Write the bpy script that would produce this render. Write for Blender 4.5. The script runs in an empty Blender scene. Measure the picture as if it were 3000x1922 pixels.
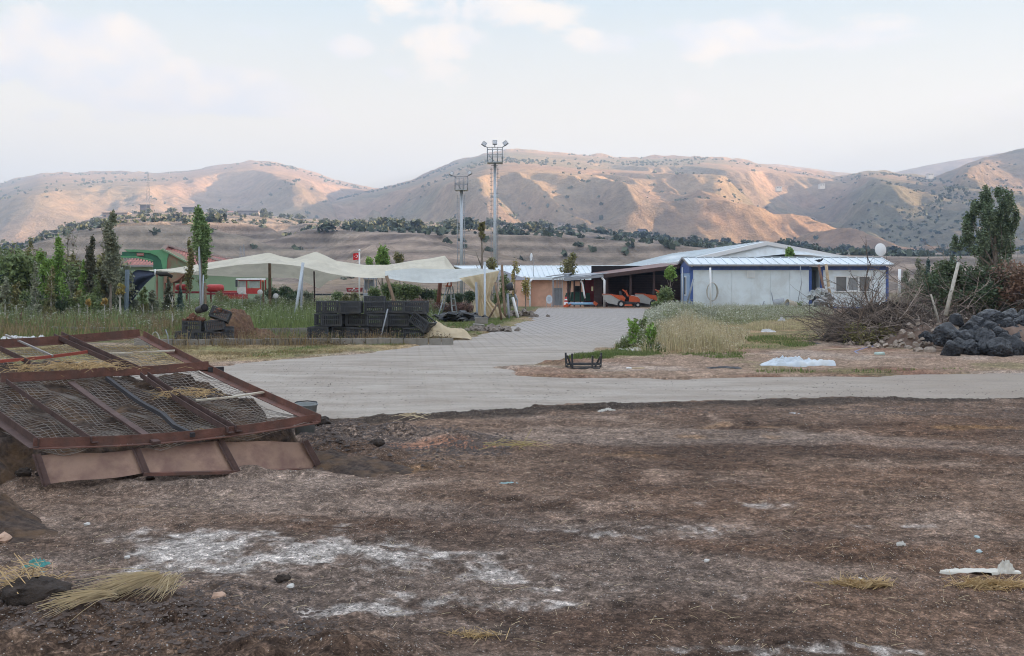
import bpy, math, random
import numpy as np
from mathutils import Vector, Matrix
R = math.radians
# ------------------------------------------------------------------ camera, sky, sun, exposure
S = bpy.context.scene
COL = S.collection
F, HOR, EYE = 2916.67, 820.0, 1.65      # focal length and horizon in photo pixels, eye height in metres
cam_d = bpy.data.cameras.new("camera"); cam = bpy.data.objects.new("camera", cam_d); COL.objects.link(cam)
cam.location = (0, 0, EYE); cam.rotation_euler = (R(90), 0, 0)
cam_d.sensor_width = 36; cam_d.lens = 35.0; cam_d.shift_y = (HOR-961)/3000.0
cam_d.clip_start = 0.1; cam_d.clip_end = 20000
S.camera = cam
S.view_settings.view_transform = 'Standard'; S.view_settings.look = 'None'
S.view_settings.exposure = 2.6; S.view_settings.gamma = 1.0
S.render.resolution_x = 1024; S.render.resolution_y = 656
try:
    S.cycles.use_denoising = True
    S.cycles.volume_bounces = 0; S.cycles.max_bounces = 5; S.cycles.diffuse_bounces = 3
    S.cycles.transparent_max_bounces = 6
    S.cycles.sample_clamp_indirect = 6; S.cycles.denoising_prefilter = 'ACCURATE'; S.cycles.pixel_filter_type = 'BLACKMAN_HARRIS'; S.cycles.filter_width = 1.05
except Exception: pass

SUN_AZ, SUN_EL = R(96), R(13)
sdir = Vector((math.sin(SUN_AZ)*math.cos(SUN_EL), math.cos(SUN_AZ)*math.cos(SUN_EL), math.sin(SUN_EL)))
sd = bpy.data.lights.new("sun", 'SUN'); sun = bpy.data.objects.new("sun", sd); COL.objects.link(sun)
sd.energy = 5.0; sd.angle = R(0.5); sd.color = (1.0, 0.70, 0.44)
sun.rotation_euler = sdir.to_track_quat('Z', 'Y').to_euler()

W = bpy.data.worlds.new("World"); S.world = W; W.use_nodes = True
nt = W.node_tree; nt.nodes.clear()
def N(t, typ, **kw):
    n = t.nodes.new(typ)
    for k, v in kw.items(): setattr(n, k, v)
    return n
def L(t, a, b): t.links.new(a, b)
def mathn(t, op, a, b=None, c=None):
    n = N(t, 'ShaderNodeMath', operation=op)
    for i, v in enumerate((a, b, c)):
        if v is None: continue
        if isinstance(v, (int, float)): n.inputs[i].default_value = v
        else: L(t, v, n.inputs[i])
    return n.outputs[0]
def mixc(t, f, a, b, mode='MIX'):
    n = N(t, 'ShaderNodeMix', data_type='RGBA', blend_type=mode)
    for i, v in ((0, f), (6, a), (7, b)):
        if isinstance(v, (int, float)): n.inputs[i].default_value = v
        elif isinstance(v, (tuple, list)): n.inputs[i].default_value = (*v[:3], 1)
        else: L(t, v, n.inputs[i])
    return n.outputs[2]
def ramp(t, fac, stops):
    n = N(t, 'ShaderNodeValToRGB')
    el = n.color_ramp.elements
    while len(el) > 1: el.remove(el[-1])
    el[0].position = stops[0][0]; el[0].color = (*stops[0][1], 1) if isinstance(stops[0][1], (tuple, list)) else (stops[0][1],)*3+(1,)
    for p, c in stops[1:]:
        e = el.new(p); e.color = (*c, 1) if isinstance(c, (tuple, list)) else (c, c, c, 1)
    L(t, fac, n.inputs[0]); return n.outputs[0]
def noise(t, vec, scale, detail=4, rough=0.55, dist=0.0):
    n = N(t, 'ShaderNodeTexNoise'); n.inputs['Scale'].default_value = scale
    n.inputs['Detail'].default_value = detail; n.inputs['Roughness'].default_value = rough
    n.inputs['Distortion'].default_value = dist
    if vec is not None: L(t, vec, n.inputs['Vector'])
    return n.outputs[0]
def mapping(t, vec, scale=(1, 1, 1), loc=(0, 0, 0), rot=(0, 0, 0)):
    n = N(t, 'ShaderNodeMapping'); L(t, vec, n.inputs[0])
    n.inputs['Scale'].default_value = scale; n.inputs['Location'].default_value = loc; n.inputs['Rotation'].default_value = rot
    return n.outputs[0]

SKY_K = 0.10; SKY_G = 0.195   # sky radiance is set for exposure +2.6
sky = N(nt, 'ShaderNodeTexSky', sky_type='NISHITA', sun_disc=False)
sky.sun_elevation = SUN_EL; sky.sun_rotation = SUN_AZ; sky.altitude = 1000; sky.dust_density = 2.5; sky.air_density = 1.0
tc = N(nt, 'ShaderNodeTexCoord'); gen = tc.outputs['Generated']
sx = N(nt, 'ShaderNodeSeparateXYZ'); L(nt, gen, sx.inputs[0])
el = sx.outputs[2]
# thin bright evening veil over the whole dome, blue showing through higher up
veil = ramp(nt, el, [(0.0, (1.24, 0.88, 0.41)), (0.10, (1.13, 0.80, 0.395)), (0.15, (0.96, 0.71, 0.38)), (0.20, (0.72, 0.61, 0.42)), (0.27, (0.44, 0.495, 0.47)), (0.36, (0.60, 0.68, 0.70)), (0.55, (1.02, 1.12, 1.26)), (1.0, (1.04, 1.16, 1.34))])
veil = mixc(nt, 1.0, veil, (1.30*SKY_G/SKY_K,)*3, 'MULTIPLY')
base = mixc(nt, 0.90, sky.outputs[0], veil)
# clouds: direction projected on a flat layer
zz = mathn(nt, 'ADD', mathn(nt, 'MAXIMUM', el, 0.0), 0.12)
cmb = N(nt, 'ShaderNodeCombineXYZ')
L(nt, mathn(nt, 'DIVIDE', sx.outputs[0], zz), cmb.inputs[0]); L(nt, mathn(nt, 'DIVIDE', sx.outputs[1], zz), cmb.inputs[1])
n1 = noise(nt, mapping(nt, gen, (1, 1, 2.6), (0.55, 0.0, 0.13)), 4.2, 8, 0.55, 0.25)
n2 = noise(nt, mapping(nt, gen, (1, 1, 2.0), (0.2, 0.7, 0.4)), 1.9, 3, 0.5)
den = mathn(nt, 'ADD', mathn(nt, 'MULTIPLY', n1, 0.62), mathn(nt, 'MULTIPLY', n2, 0.38))
# heaped cloud banks: soft blobs at fixed bearings
def blob(az, elev, ra, re):
    d = Vector((math.sin(R(az))*math.cos(R(elev)), math.cos(R(az))*math.cos(R(elev)), math.sin(R(elev))))
    vx = mathn(nt, 'DIVIDE', mathn(nt, 'SUBTRACT', sx.outputs[0], d.x), ra)
    vz = mathn(nt, 'DIVIDE', mathn(nt, 'SUBTRACT', el, d.z), re)
    r2 = mathn(nt, 'ADD', mathn(nt, 'MULTIPLY', vx, vx), mathn(nt, 'MULTIPLY', vz, vz))
    return mathn(nt, 'MAXIMUM', mathn(nt, 'SUBTRACT', 1.0, r2), 0.0)
bl = None
for az, e_, ra, re, k in [(-23.5, 12.4, .085, .036, 1.15), (-20, 10.4, .15, .032, 1.0), (-27, 11.2, .10, .035, 1.0), (-16, 9.4, .07, .014, .7), (-9.3, 13.0, .03, .014, .9), (-14.5, 13.6, .035, .012, .75), (-3.6, 13.6, .05, .02, .6), (-2.2, 15.2, .09, .02, .5),
                        (9.5, 13.4, .13, .022, .85), (14.0, 13.6, .05, .026, .9), (19, 13.0, .10, .02, .6), (-6.9, 11.6, .02, .010, .6), (-24, 8.6, .1, .01, .4)]:
    b = mathn(nt, 'MULTIPLY', blob(az, e_, ra, re), k)
    bl = b if bl is None else mathn(nt, 'MAXIMUM', bl, b)
nf = noise(nt, mapping(nt, gen, (1, 1, 1.5)), 11, 9, 0.58, 0.35)
cov = mathn(nt, 'ADD', mathn(nt, 'ADD', mathn(nt, 'MULTIPLY', bl, 0.62), mathn(nt, 'MULTIPLY', mathn(nt, 'SUBTRACT', nf, 0.5), 1.9)), mathn(nt, 'MULTIPLY', mathn(nt, 'SUBTRACT', den, 0.5), 0.5))
cov1 = ramp(nt, cov, [(0.16, 0.0), (0.32, 0.8), (0.55, 1.0)])
hi = mathn(nt, 'SMOOTHSTEP', el, 0.05, 0.2) if False else ramp(nt, el, [(0.08, 0.0), (0.16, 1.0)])
fac = mathn(nt, 'MULTIPLY', mathn(nt, 'MULTIPLY', cov1, hi), 0.9)
ccol = mixc(nt, ramp(nt, nf, [(0.38, 0.0), (0.62, 1.0)]), tuple(1.0*SKY_G/SKY_K*v for v in (0.80, 0.79, 0.82)), tuple(1.22*SKY_G/SKY_K*v for v in (1.0, 0.80, 0.60)))
colr = mixc(nt, fac, base, ccol)
bg = N(nt, 'ShaderNodeBackground'); bg.inputs[1].default_value = SKY_K; L(nt, colr, bg.inputs[0])
wo = N(nt, 'ShaderNodeOutputWorld'); L(nt, bg.outputs[0], wo.inputs[0])

# ------------------------------------------------------------------ helpers
random.seed(7)
def P(px, py, Y): return Vector(((px-1500)/F*Y, Y, EYE-(py-HOR)/F*Y))
def GY(py): return EYE*F/(py-HOR)
def G(px, py): return P(px, py, GY(py))

def tag(o, label=None, cat=None, group=None, kind=None):
    if label: o['label'] = label
    if cat: o['category'] = cat
    if group: o['group'] = group
    if kind: o['kind'] = kind
    return o
def empty(name, loc=(0, 0, 0), rz=0.0, label=None, cat=None, group=None):
    o = bpy.data.objects.new(name, None); COL.objects.link(o)
    o.location = loc; o.rotation_euler = (0, 0, rz); o.empty_display_size = 0.3
    return tag(o, label, cat, group)
def kids(o): return [c for c in bpy.data.objects if c.parent == o]
KID = {}
def link(name, me, parent=None, loc=None):
    o = bpy.data.objects.new(name, me); COL.objects.link(o)
    if loc is not None: o.location = loc
    if parent is not None:
        o.parent = parent; KID.setdefault(parent.name, []).append(o)
    return o
def copy_tree(o, loc=None, rot=None, scale=None, parent=None, **kw):
    c = o.copy(); COL.objects.link(c)
    if parent is not None:
        c.parent = parent; KID.setdefault(parent.name, []).append(c)
    if loc is not None: c.location = loc
    if rot is not None: c.rotation_euler = rot
    if scale is not None: c.scale = scale if isinstance(scale, (tuple, Vector)) else (scale,)*3
    for ch in list(KID.get(o.name, [])): copy_tree(ch, parent=c)
    tag(c, **kw); return c

def fast_mesh(name, V, Fq, mats, smooth=False, midx=None, col=None):
    """numpy verts (n,3) and faces (m,3|4)"""
    me = bpy.data.meshes.new(name)
    V = np.asarray(V, np.float32); Fq = np.asarray(Fq, np.int32); k = Fq.shape[1]; m = len(Fq)
    me.vertices.add(len(V)); me.vertices.foreach_set('co', V.ravel())
    me.loops.add(m*k); me.loops.foreach_set('vertex_index', Fq.ravel())
    me.polygons.add(m); me.polygons.foreach_set('loop_start', np.arange(0, m*k, k, dtype=np.int32))
    try: me.polygons.foreach_set('loop_total', np.full(m, k, np.int32))
    except Exception: pass
    if midx is not None: me.polygons.foreach_set('material_index', np.asarray(midx, np.int32))
    me.polygons.foreach_set('use_smooth', np.full(m, smooth, bool))
    for mt in (mats if isinstance(mats, (list, tuple)) else [mats]): me.materials.append(mt)
    if col is not None:
        a = me.color_attributes.new('albedo', 'FLOAT_COLOR', 'POINT')
        c4 = np.ones((len(V), 4), np.float32); c4[:, :3] = col; a.data.foreach_set('color', c4.ravel())
    me.update(calc_edges=True); me.validate(); return me

class MB:
    def __init__(s): s.v = []; s.f = []; s.m = []; s.mats = []; s.sm = []
    def mi(s, m):
        if m not in s.mats: s.mats.append(m)
        return s.mats.index(m)
    def add(s, vs, fs, m, smooth=False):
        b = len(s.v); s.v += [tuple(v) for v in vs]; i = s.mi(m)
        for f in fs: s.f.append(tuple(b+j for j in f)); s.m.append(i); s.sm.append(smooth)
    def box(s, c, d, m, rot=None, top=None):
        """centre, size; rot Euler tuple or Matrix; top = (sx, sy) scale of the upper face"""
        hx, hy, hz = d[0]/2, d[1]/2, d[2]/2; tx, ty = top or (1, 1)
        vs = [(-hx, -hy, -hz), (hx, -hy, -hz), (hx, hy, -hz), (-hx, hy, -hz), (-hx*tx, -hy*ty, hz), (hx*tx, -hy*ty, hz), (hx*tx, hy*ty, hz), (-hx*tx, hy*ty, hz)]
        M = Matrix.Identity(3) if rot is None else (rot if isinstance(rot, Matrix) else __import__('mathutils').Euler(rot).to_matrix())
        c = Vector(c); s.add([M @ Vector(v) + c for v in vs], [(0, 3, 2, 1), (4, 5, 6, 7), (0, 1, 5, 4), (1, 2, 6, 5), (2, 3, 7, 6), (3, 0, 4, 7)], m)
        return s
    def beam(s, a, b, w, h, m, up=(0, 0, 1)):
        a, b = Vector(a), Vector(b); d = b-a; l = d.length
        if l < 1e-6: return s
        z = d/l; x = z.cross(Vector(up))
        if x.length < 1e-3: x = z.cross(Vector((0, 1, 0)))
        x.normalize(); y = x.cross(z)
        M = Matrix((x, z, y)).transposed(); s.box((a+b)/2, (w, l, h), m, M); return s
    def tube(s, pts, r, m, n=8, cap=True, smooth=True):
        pts = [Vector(p) for p in pts]; rs = r if isinstance(r, (list, tuple)) else [r]*len(pts)
        vs = []; ref = None
        for i, p in enumerate(pts):
            d = (pts[min(i+1, len(pts)-1)]-pts[max(i-1, 0)]).normalized()
            if ref is None or abs(ref.dot(d)) > 0.95: ref = Vector((0, 0, 1)) if abs(d.z) < 0.9 else Vector((1, 0, 0))
            x = d.cross(ref).normalized(); y = d.cross(x).normalized(); ref = -y if False else ref
            for k in range(n):
                a = 2*math.pi*k/n; vs.append(p + (x*math.cos(a)+y*math.sin(a))*rs[i])
        fs = []
        for i in range(len(pts)-1):
            for k in range(n):
                k2 = (k+1) % n; fs.append((i*n+k, i*n+k2, (i+1)*n+k2, (i+1)*n+k))
        if cap: fs.append(tuple(range(n))[::-1]); fs.append(tuple((len(pts)-1)*n+k for k in range(n)))
        s.add(vs, fs, m, smooth); return s
    def lathe(s, prof, m, n=20, c=(0, 0, 0), M=None, smooth=True):
        c = Vector(c); vs = []
        for r, z in prof:
            for k in range(n):
                a = 2*math.pi*k/n; v = Vector((r*math.cos(a), r*math.sin(a), z)); vs.append((M @ v if M else v)+c)
        fs = []
        for i in range(len(prof)-1):
            for k in range(n):
                k2 = (k+1) % n; fs.append((i*n+k, i*n+k2, (i+1)*n+k2, (i+1)*n+k))
        s.add(vs, fs, m, smooth); return s
    def prism(s, poly, off, m, smooth=False):
        """poly: list of 3D points; extruded by vector off"""
        off = Vector(off); n = len(poly); vs = [Vector(p) for p in poly]; vs += [v+off for v in vs]
        fs = [tuple(range(n))[::-1], tuple(range(n, 2*n))] + [(i, (i+1) % n, (i+1) % n+n, i+n) for i in range(n)]
        s.add(vs, fs, m, smooth); return s
    def grid(s, rows, m, smooth=True, thick=None):
        nr, nc = len(rows), len(rows[0]); vs = [Vector(p) for r in rows for p in r]
        fs = [(i*nc+j, i*nc+j+1, (i+1)*nc+j+1, (i+1)*nc+j) for i in range(nr-1) for j in range(nc-1)]
        s.add(vs, fs, m, smooth)
        if thick:
            t = Vector(thick); s.add([v+t for v in vs], [f[::-1] for f in fs], m, smooth)
        return s
    def build(s, name, parent=None, loc=None, origin=None):
        me = bpy.data.meshes.new(name)
        vs = s.v if origin is None else [tuple(Vector(v)-Vector(origin)) for v in s.v]
        me.from_pydata(vs, [], s.f)
        for m in s.mats: me.materials.append(m)
        me.polygons.foreach_set('material_index', s.m); me.polygons.foreach_set('use_smooth', s.sm)
        me.update(); return link(name, me, parent, origin if (parent is None and loc is None and origin is not None) else loc)

# ---- numpy value noise
def vnoise(x, y, seed=0):
    xi = np.floor(x).astype(np.int64); yi = np.floor(y).astype(np.int64); fx = x-xi; fy = y-yi
    fx = fx*fx*fx*(fx*(fx*6-15)+10); fy = fy*fy*fy*(fy*(fy*6-15)+10)
    def h(a, b):
        n = (a*374761393 + b*668265263 + seed*1442695041) & 0xffffffff
        n = ((n ^ (n >> 13))*1274126177) & 0xffffffff
        n = n ^ (n >> 16); return (n & 0xffff)/65535.0
    return (h(xi, yi)*(1-fx)+h(xi+1, yi)*fx)*(1-fy)+(h(xi, yi+1)*(1-fx)+h(xi+1, yi+1)*fx)*fy
def fbm(x, y, lam, octv=4, seed=0, gain=0.5):
    x = np.asarray(x, float)/lam; y = np.asarray(y, float)/lam; s = 0; a = 1; t = 0
    for o in range(octv):
        s = s+a*(vnoise(x, y, seed+o)*2-1); t += a; a *= gain; x = x*2.03+17.1; y = y*2.03+5.7
    return s/t
def ridged(x, y, lam, octv=4, seed=0):
    x = np.asarray(x, float)/lam; y = np.asarray(y, float)/lam; s = 0; a = 1; t = 0
    for o in range(octv):
        s = s+a*(1-np.abs(vnoise(x, y, seed+o)*2-1)*2); t += a; a *= 0.5; x = x*2.03+17.1; y = y*2.03+5.7
    return s/t
def sstep(a, b, x):
    t = np.clip((x-a)/(b-a), 0, 1); return t*t*(3-2*t)

# ------------------------------------------------------------------ materials
MATS = {}
def mat(name, col, rough=0.8, metal=0.0, var=0.12, scale=6.0, bump=0.0, bscale=40.0, spec=0.3, dirt=None, dscale=2.0, dirt_amt=0.5, coord='Object', transm=0.0, stripe=None):
    if name in MATS: return MATS[name]
    m = bpy.data.materials.new(name); m.use_nodes = True; t = m.node_tree
    b = t.nodes['Principled BSDF']; b.inputs['Roughness'].default_value = rough; b.inputs['Metallic'].default_value = metal
    b.inputs['Specular IOR Level'].default_value = spec
    c = N(t, 'ShaderNodeTexCoord').outputs[coord]
    n = noise(t, c, scale, 5, 0.6)
    f = ramp(t, n, [(0.3, 1-var), (0.7, 1+var)])
    k = mixc(t, 1.0, col, f, 'MULTIPLY')
    if dirt:
        dn = noise(t, c, dscale, 6, 0.65, 0.3)
        k = mixc(t, mathn(t, 'MULTIPLY', ramp(t, dn, [(0.45, 0.0), (0.62, 1.0)]), dirt_amt), k, dirt)
    L(t, k, b.inputs['Base Color'])
    if bump and True:
        bn = N(t, 'ShaderNodeBump'); bn.inputs['Strength'].default_value = bump; bn.inputs['Distance'].default_value = 0.02
        L(t, noise(t, c, bscale, 4, 0.6), bn.inputs['Height']); L(t, bn.outputs[0], b.inputs['Normal'])
    MATS[name] = m; return m
def leafmat(name, c1, c2, trans=0.25, rough=0.6):
    if name in MATS: return MATS[name]
    m = bpy.data.materials.new(name); m.use_nodes = True; t = m.node_tree
    b = t.nodes['Principled BSDF']; b.inputs['Roughness'].default_value = rough; b.inputs['Specular IOR Level'].default_value = 0.25
    g = N(t, 'ShaderNodeNewGeometry'); rnd = g.outputs['Random Per Island']
    c = N(t, 'ShaderNodeTexCoord').outputs['Object']
    k = mixc(t, ramp(t, noise(t, c, 1.6, 3), [(0.35, 0.0), (0.65, 1.0)]), c1, c2)
    k = mixc(t, 1.0, k, ramp(t, rnd, [(0.0, 0.65), (1.0, 1.35)]), 'MULTIPLY')
    L(t, k, b.inputs['Base Color'])
    tr = N(t, 'ShaderNodeBsdfTranslucent'); L(t, k, tr.inputs[0])
    mx = N(t, 'ShaderNodeMixShader'); mx.inputs[0].default_value = trans
    L(t, b.outputs[0], mx.inputs[1]); L(t, tr.outputs[0], mx.inputs[2])
    L(t, mx.outputs[0], t.nodes['Material Output'].inputs[0])
    MATS[name] = m; return m

# ------------------------------------------------------------------ hills
def hill_mat(name, dry, soil, scrub, s=1.0, scrub_amt=0.5, terr=0.0, cliff=0.0):
    m = bpy.data.materials.new(name); m.use_nodes = True; t = m.node_tree
    b = t.nodes['Principled BSDF']; b.inputs['Roughness'].default_value = 0.95; b.inputs['Specular IOR Level'].default_value = 0.05
    c = N(t, 'ShaderNodeNewGeometry').outputs['Position']
    k = mixc(t, ramp(t, noise(t, c, 0.006*s, 6, 0.6, 0.4), [(0.4, 0.0), (0.6, 1.0)]), dry, soil)
    # scattered bushes as dark dots, denser in patches
    v = N(t, 'ShaderNodeTexVoronoi'); L(t, mapping(t, c, (1, 1, 2.0)), v.inputs['Vector']); v.inputs['Scale'].default_value = 0.055*s
    v2 = N(t, 'ShaderNodeTexVoronoi'); L(t, mapping(t, c, (1, 1, 2.0), (31, 7, 3)), v2.inputs['Vector']); v2.inputs['Scale'].default_value = 0.11*s
    patch = ramp(t, noise(t, c, 0.0035*s, 5, 0.6, 0.5), [(0.42, 0.0), (0.62, 1.0)])
    thr = mathn(t, 'ADD', 0.12, mathn(t, 'MULTIPLY', patch, 0.33))
    d1 = mathn(t, 'LESS_THAN', v.outputs['Distance'], thr); d2 = mathn(t, 'LESS_THAN', v2.outputs['Distance'], mathn(t, 'MULTIPLY', thr, 0.9))
    dots = mathn(t, 'MULTIPLY', mathn(t, 'MAXIMUM', d1, d2), scrub_amt)
    # contour terraces: bands that follow the height
    if terr:
        w = N(t, 'ShaderNodeTexWave', wave_type='BANDS', bands_direction='Z'); w.inputs['Scale'].default_value = 0.07; w.inputs['Distortion'].default_value = 14.0
        w.inputs['Detail'].default_value = 4; w.inputs['Detail Scale'].default_value = 0.25
        L(t, mapping(t, c, (0.12, 0.12, 1.0)), w.inputs['Vector'])
        k = mixc(t, mathn(t, 'MULTIPLY', ramp(t, w.outputs[1], [(0.55, 0.0), (0.8, 1.0)]), terr), k, tuple(x*1.45 for x in dry))
        k = mixc(t, mathn(t, 'MULTIPLY', ramp(t, w.outputs[1], [(0.12, 1.0), (0.3, 0.0)]), terr*0.8), k, tuple(x*0.5 for x in soil))
    k = mixc(t, mathn(t, 'MULTIPLY', patch, scrub_amt*0.7), k, tuple(x*1.7 for x in scrub))
    fine = noise(t, c, 0.08*s, 5, 0.7)
    k = mixc(t, 1.0, k, ramp(t, fine, [(0.3, 0.66), (0.7, 1.32)]), 'MULTIPLY')
    L(t, k, b.inputs['Base Color'])
    bn = N(t, 'ShaderNodeBump'); bn.inputs['Strength'].default_value = 1.0; bn.inputs['Distance'].default_value = 10.0/s
    L(t, noise(t, c, 0.02*s, 8, 0.7), bn.inputs['Height']); L(t, bn.outputs[0], b.inputs['Normal'])
    return m

class Hill:
    def __init__(s, pts, D, foot, seed, amp, lam, spurs=(), power=1.0, zfoot=-2.0, aniso=2.2, backlen=0.45, fine=1.0):
        s.__dict__.update(locals())
        s.px = np.array([p[0] for p in pts], float); s.pz = np.array([(HOR-p[1])/F*D+EYE for p in pts])
        s.x = (s.px-1500)/F*D
    def ridge(s, x):
        z = np.interp(x, s.x, s.pz)
        w = 0.02*s.D
        return (z+np.interp(x-w, s.x, s.pz)+np.interp(x+w, s.x, s.pz))/3
    def z(s, x, y):
        x = np.asarray(x, float); y = np.asarray(y, float)
        zr = s.ridge(x); t = (y-s.foot)/(s.D-s.foot)
        tf = np.clip(t, 0, 1)
        Sf = np.where(t <= 1, tf**s.power, 1-np.clip((t-1)/s.backlen, 0, 1)**1.5*0.9)
        env = np.where(t <= 1, (np.clip(4*tf*(1-tf), 0, 1))**0.6*(0.35+0.65*(1-tf)), 0)
        n = ridged(x+0.35*y, y/s.aniso, s.lam, 5, s.seed)
        add = env*s.amp*(n-0.25)
        for (xt, yt_, xb, wd, am) in s.spurs:
            # spur crest runs from px xt at the ridge to px xb at the foot
            cx = ((xb+(xt-xb)*tf)-1500)/F*(s.foot+(s.D-s.foot)*tf)
            d = np.abs(x-cx)/(wd/F*s.D)
            add = add+am*np.exp(-d**1.5)*np.clip(tf*3, 0, 1)*np.clip((1-tf)*5, 0, 1)
        z = s.zfoot+(zr-s.zfoot)*Sf+add*np.clip((zr-s.zfoot)/60, 0, 1)+fbm(x, y, s.lam*0.12, 4, s.seed+9)*s.amp*0.05*s.fine*np.clip(tf*4, 0, 1)
        # spurs stay below the skyline of their own hill
        cap = (s.ridge(x*s.D/np.maximum(y, 1))-EYE)/s.D*y*(0.985-0.25*(1-tf)**1.5)+EYE
        z = np.where(t < 1, np.where(z > cap, cap+(z-cap)*0.04, z), z)
        return z
    def mesh(s, name, m, nx=420, ny=200, label=None):
        x = np.linspace(s.x[0], s.x[-1], nx); t = np.concatenate([np.linspace(0, 1, int(ny*0.8)), np.linspace(1, 1+s.backlen, int(ny*0.2)+1)[1:]])
        y = s.foot+(s.D-s.foot)*t; X, Y = np.meshgrid(x, y); Z = s.z(X, Y)
        V = np.stack([X.ravel(), Y.ravel(), Z.ravel()], 1); ny_ = len(y)
        i = np.arange(ny_-1)[:, None]*nx+np.arange(nx-1)[None, :]
        Q = np.stack([i, i+1, i+nx+1, i+nx], -1).reshape(-1, 4)
        o = link(name, fast_mesh(name, V, Q, m, True)); o['kind'] = 'structure'
        if label: o['label'] = label
        return o
DRY, SOIL, SCRUB = (0.39, 0.25, 0.15), (0.28, 0.185, 0.125), (0.055, 0.085, 0.05)
m_far = hill_mat('far_hill_dry', DRY, SOIL, SCRUB, 0.6, 0.45)
m_main = hill_mat('main_hill_scrub', (0.38, 0.245, 0.15), SOIL, SCRUB, 0.8, 0.7)
m_near = hill_mat('near_hill_terraces', (0.32, 0.245, 0.19), (0.20, 0.155, 0.13), (0.075, 0.09, 0.065), 2.6, 0.35, terr=0.4)
k = 1.2479
L1 = Hill([(-500, 560), (-200, 560), (0, 541), (60, 515), (112, 504), (200, 503), (275, 506), (330, 503), (374, 500), (450, 510), (560, 496), (610, 494), (674, 477), (749, 467), (799, 469), (874, 489), (973, 524), (1036, 543), (1110, 550), (1300, 600), (1500, 680), (1700, 760)],
          2600, 1250, 11, 115, 430, spurs=[(770, 0, 900, 130, 120), (540, 0, 330, 120, 65), (300, 0, 60, 100, 75)], power=0.9)
L1.mesh('far_hills', m_far, 520, 240)
L2 = Hill([(640, 700), (760, 655), (874, 607), (950, 590), (1036, 568), (1110, 548), (1154, 544), (1198, 527), (1273, 502), (1348, 464), (1410, 447), (1485, 434), (1547, 437), (1660, 447), (1747, 453), (1872, 462), (1947, 457), (2047, 454), (2122, 459), (2221, 480), (2309, 492), (2396, 500), (2500, 520), (2700, 560), (2900, 600)],
          2150, 900, 23, 125, 320, spurs=[(1490, 0, 1395, 110, 100), (1960, 0, 1830, 120, 65), (1720, 0, 1600, 70, 42), (2150, 0, 2080, 90, 50)], power=0.95)
L2.mesh('scrub_hills', m_main, 640, 300)
L3 = Hill([(1900, 740), (2050, 706), (2120, 680), (2190, 645), (2250, 607), (2310, 568), (2373, 540), (2473, 508), (2520, 497), (2590, 498), (2640, 506), (2700, 515), (2850, 520), (3000, 530), (3300, 560)],
          1850, 780, 37, 92, 250, spurs=[(2640, 0, 2500, 80, 45)], power=0.95)
L3.mesh('scrub_hills', m_main, 420, 240)
L4 = Hill([(2500, 690), (2580, 640), (2640, 585), (2700, 545), (2770, 508), (2825, 475), (2860, 468), (2920, 455), (3000, 432), (3150, 395), (3400, 350), (3700, 340)],
          1650, 800, 41, 80, 200, spurs=[(2850, 0, 2780, 70, 60)], power=1.0)
L4.mesh('scrub_hills', m_main, 360, 200)
L5 = Hill([(2000, 560), (2150, 490), (2221, 478), (2300, 480), (2400, 497), (2470, 508), (2560, 514), (2625, 506), (2720, 482), (2830, 462), (2920, 452), (3000, 440), (3300, 430)],
          2900, 2200, 53, 60, 500, power=1.0)
L5.mesh('far_hills', m_far, 260, 60)
LN = Hill([(-700, 800), (-200, 775), (0, 762), (44, 722), (76, 699), (123, 682), (175, 663), (234, 656), (298, 635), (339, 627), (409, 620), (500, 618), (600, 621), (700, 624), (800, 632), (900, 641), (1000, 647), (1130, 652), (1300, 655), (1440, 655), (1550, 658), (1675, 664), (1780, 674), (1874, 684), (1960, 694), (2062, 704), (2186, 714), (2374, 727), (2560, 733), (2748, 736), (3000, 728), (3500, 700)],
          860, 230, 61, 34, 120, power=0.85, aniso=0.8, zfoot=-1.5, spurs=[(480, 0, 300, 120, 10), (1300, 0, 1350, 150, 14), (900, 0, 800, 100, -8)])
LN.mesh('near_hill', m_near, 620, 260)
LH = Hill([(900, 835), (1000, 815), (1060, 790), (1150, 755), (1250, 718), (1320, 699), (1385, 696), (1450, 713), (1530, 745), (1600, 775), (1700, 808), (1800, 835)],
          400, 190, 67, 3, 60, power=0.9, zfoot=-1.0)
LH.mesh('near_hill', hill_mat('smooth_hill', (0.28, 0.21, 0.15), (0.22, 0.165, 0.125), (0.09, 0.10, 0.07), 3.5, 0.25), 200, 100)
# unseen hill added out of view on the right to keep the sun off the valley
def sun_block_hill():
    y = np.linspace(-1500, 1250, 120); x = np.linspace(430, 1500, 60); X, Y = np.meshgrid(x, y)
    cx = 800+60*np.sin(Y/300); w = 300
    e = sstep(-1500, -900, Y)*(1-sstep(700, 1250, Y))
    Z = -3+250*np.clip(1-np.abs(X-cx)/w, 0, 1)**1.1*e*(1+0.25*fbm(X, Y, 220, 4, 5))
    i = np.arange(119)[:, None]*60+np.arange(59)[None, :]
    Q = np.stack([i, i+1, i+61, i+60], -1).reshape(-1, 4)
    o = link('sun_block_hill', fast_mesh('sun_block_hill', np.stack([X.ravel(), Y.ravel(), Z.ravel()], 1), Q, m_near, True)); o['kind'] = 'structure'
sun_block_hill()
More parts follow.
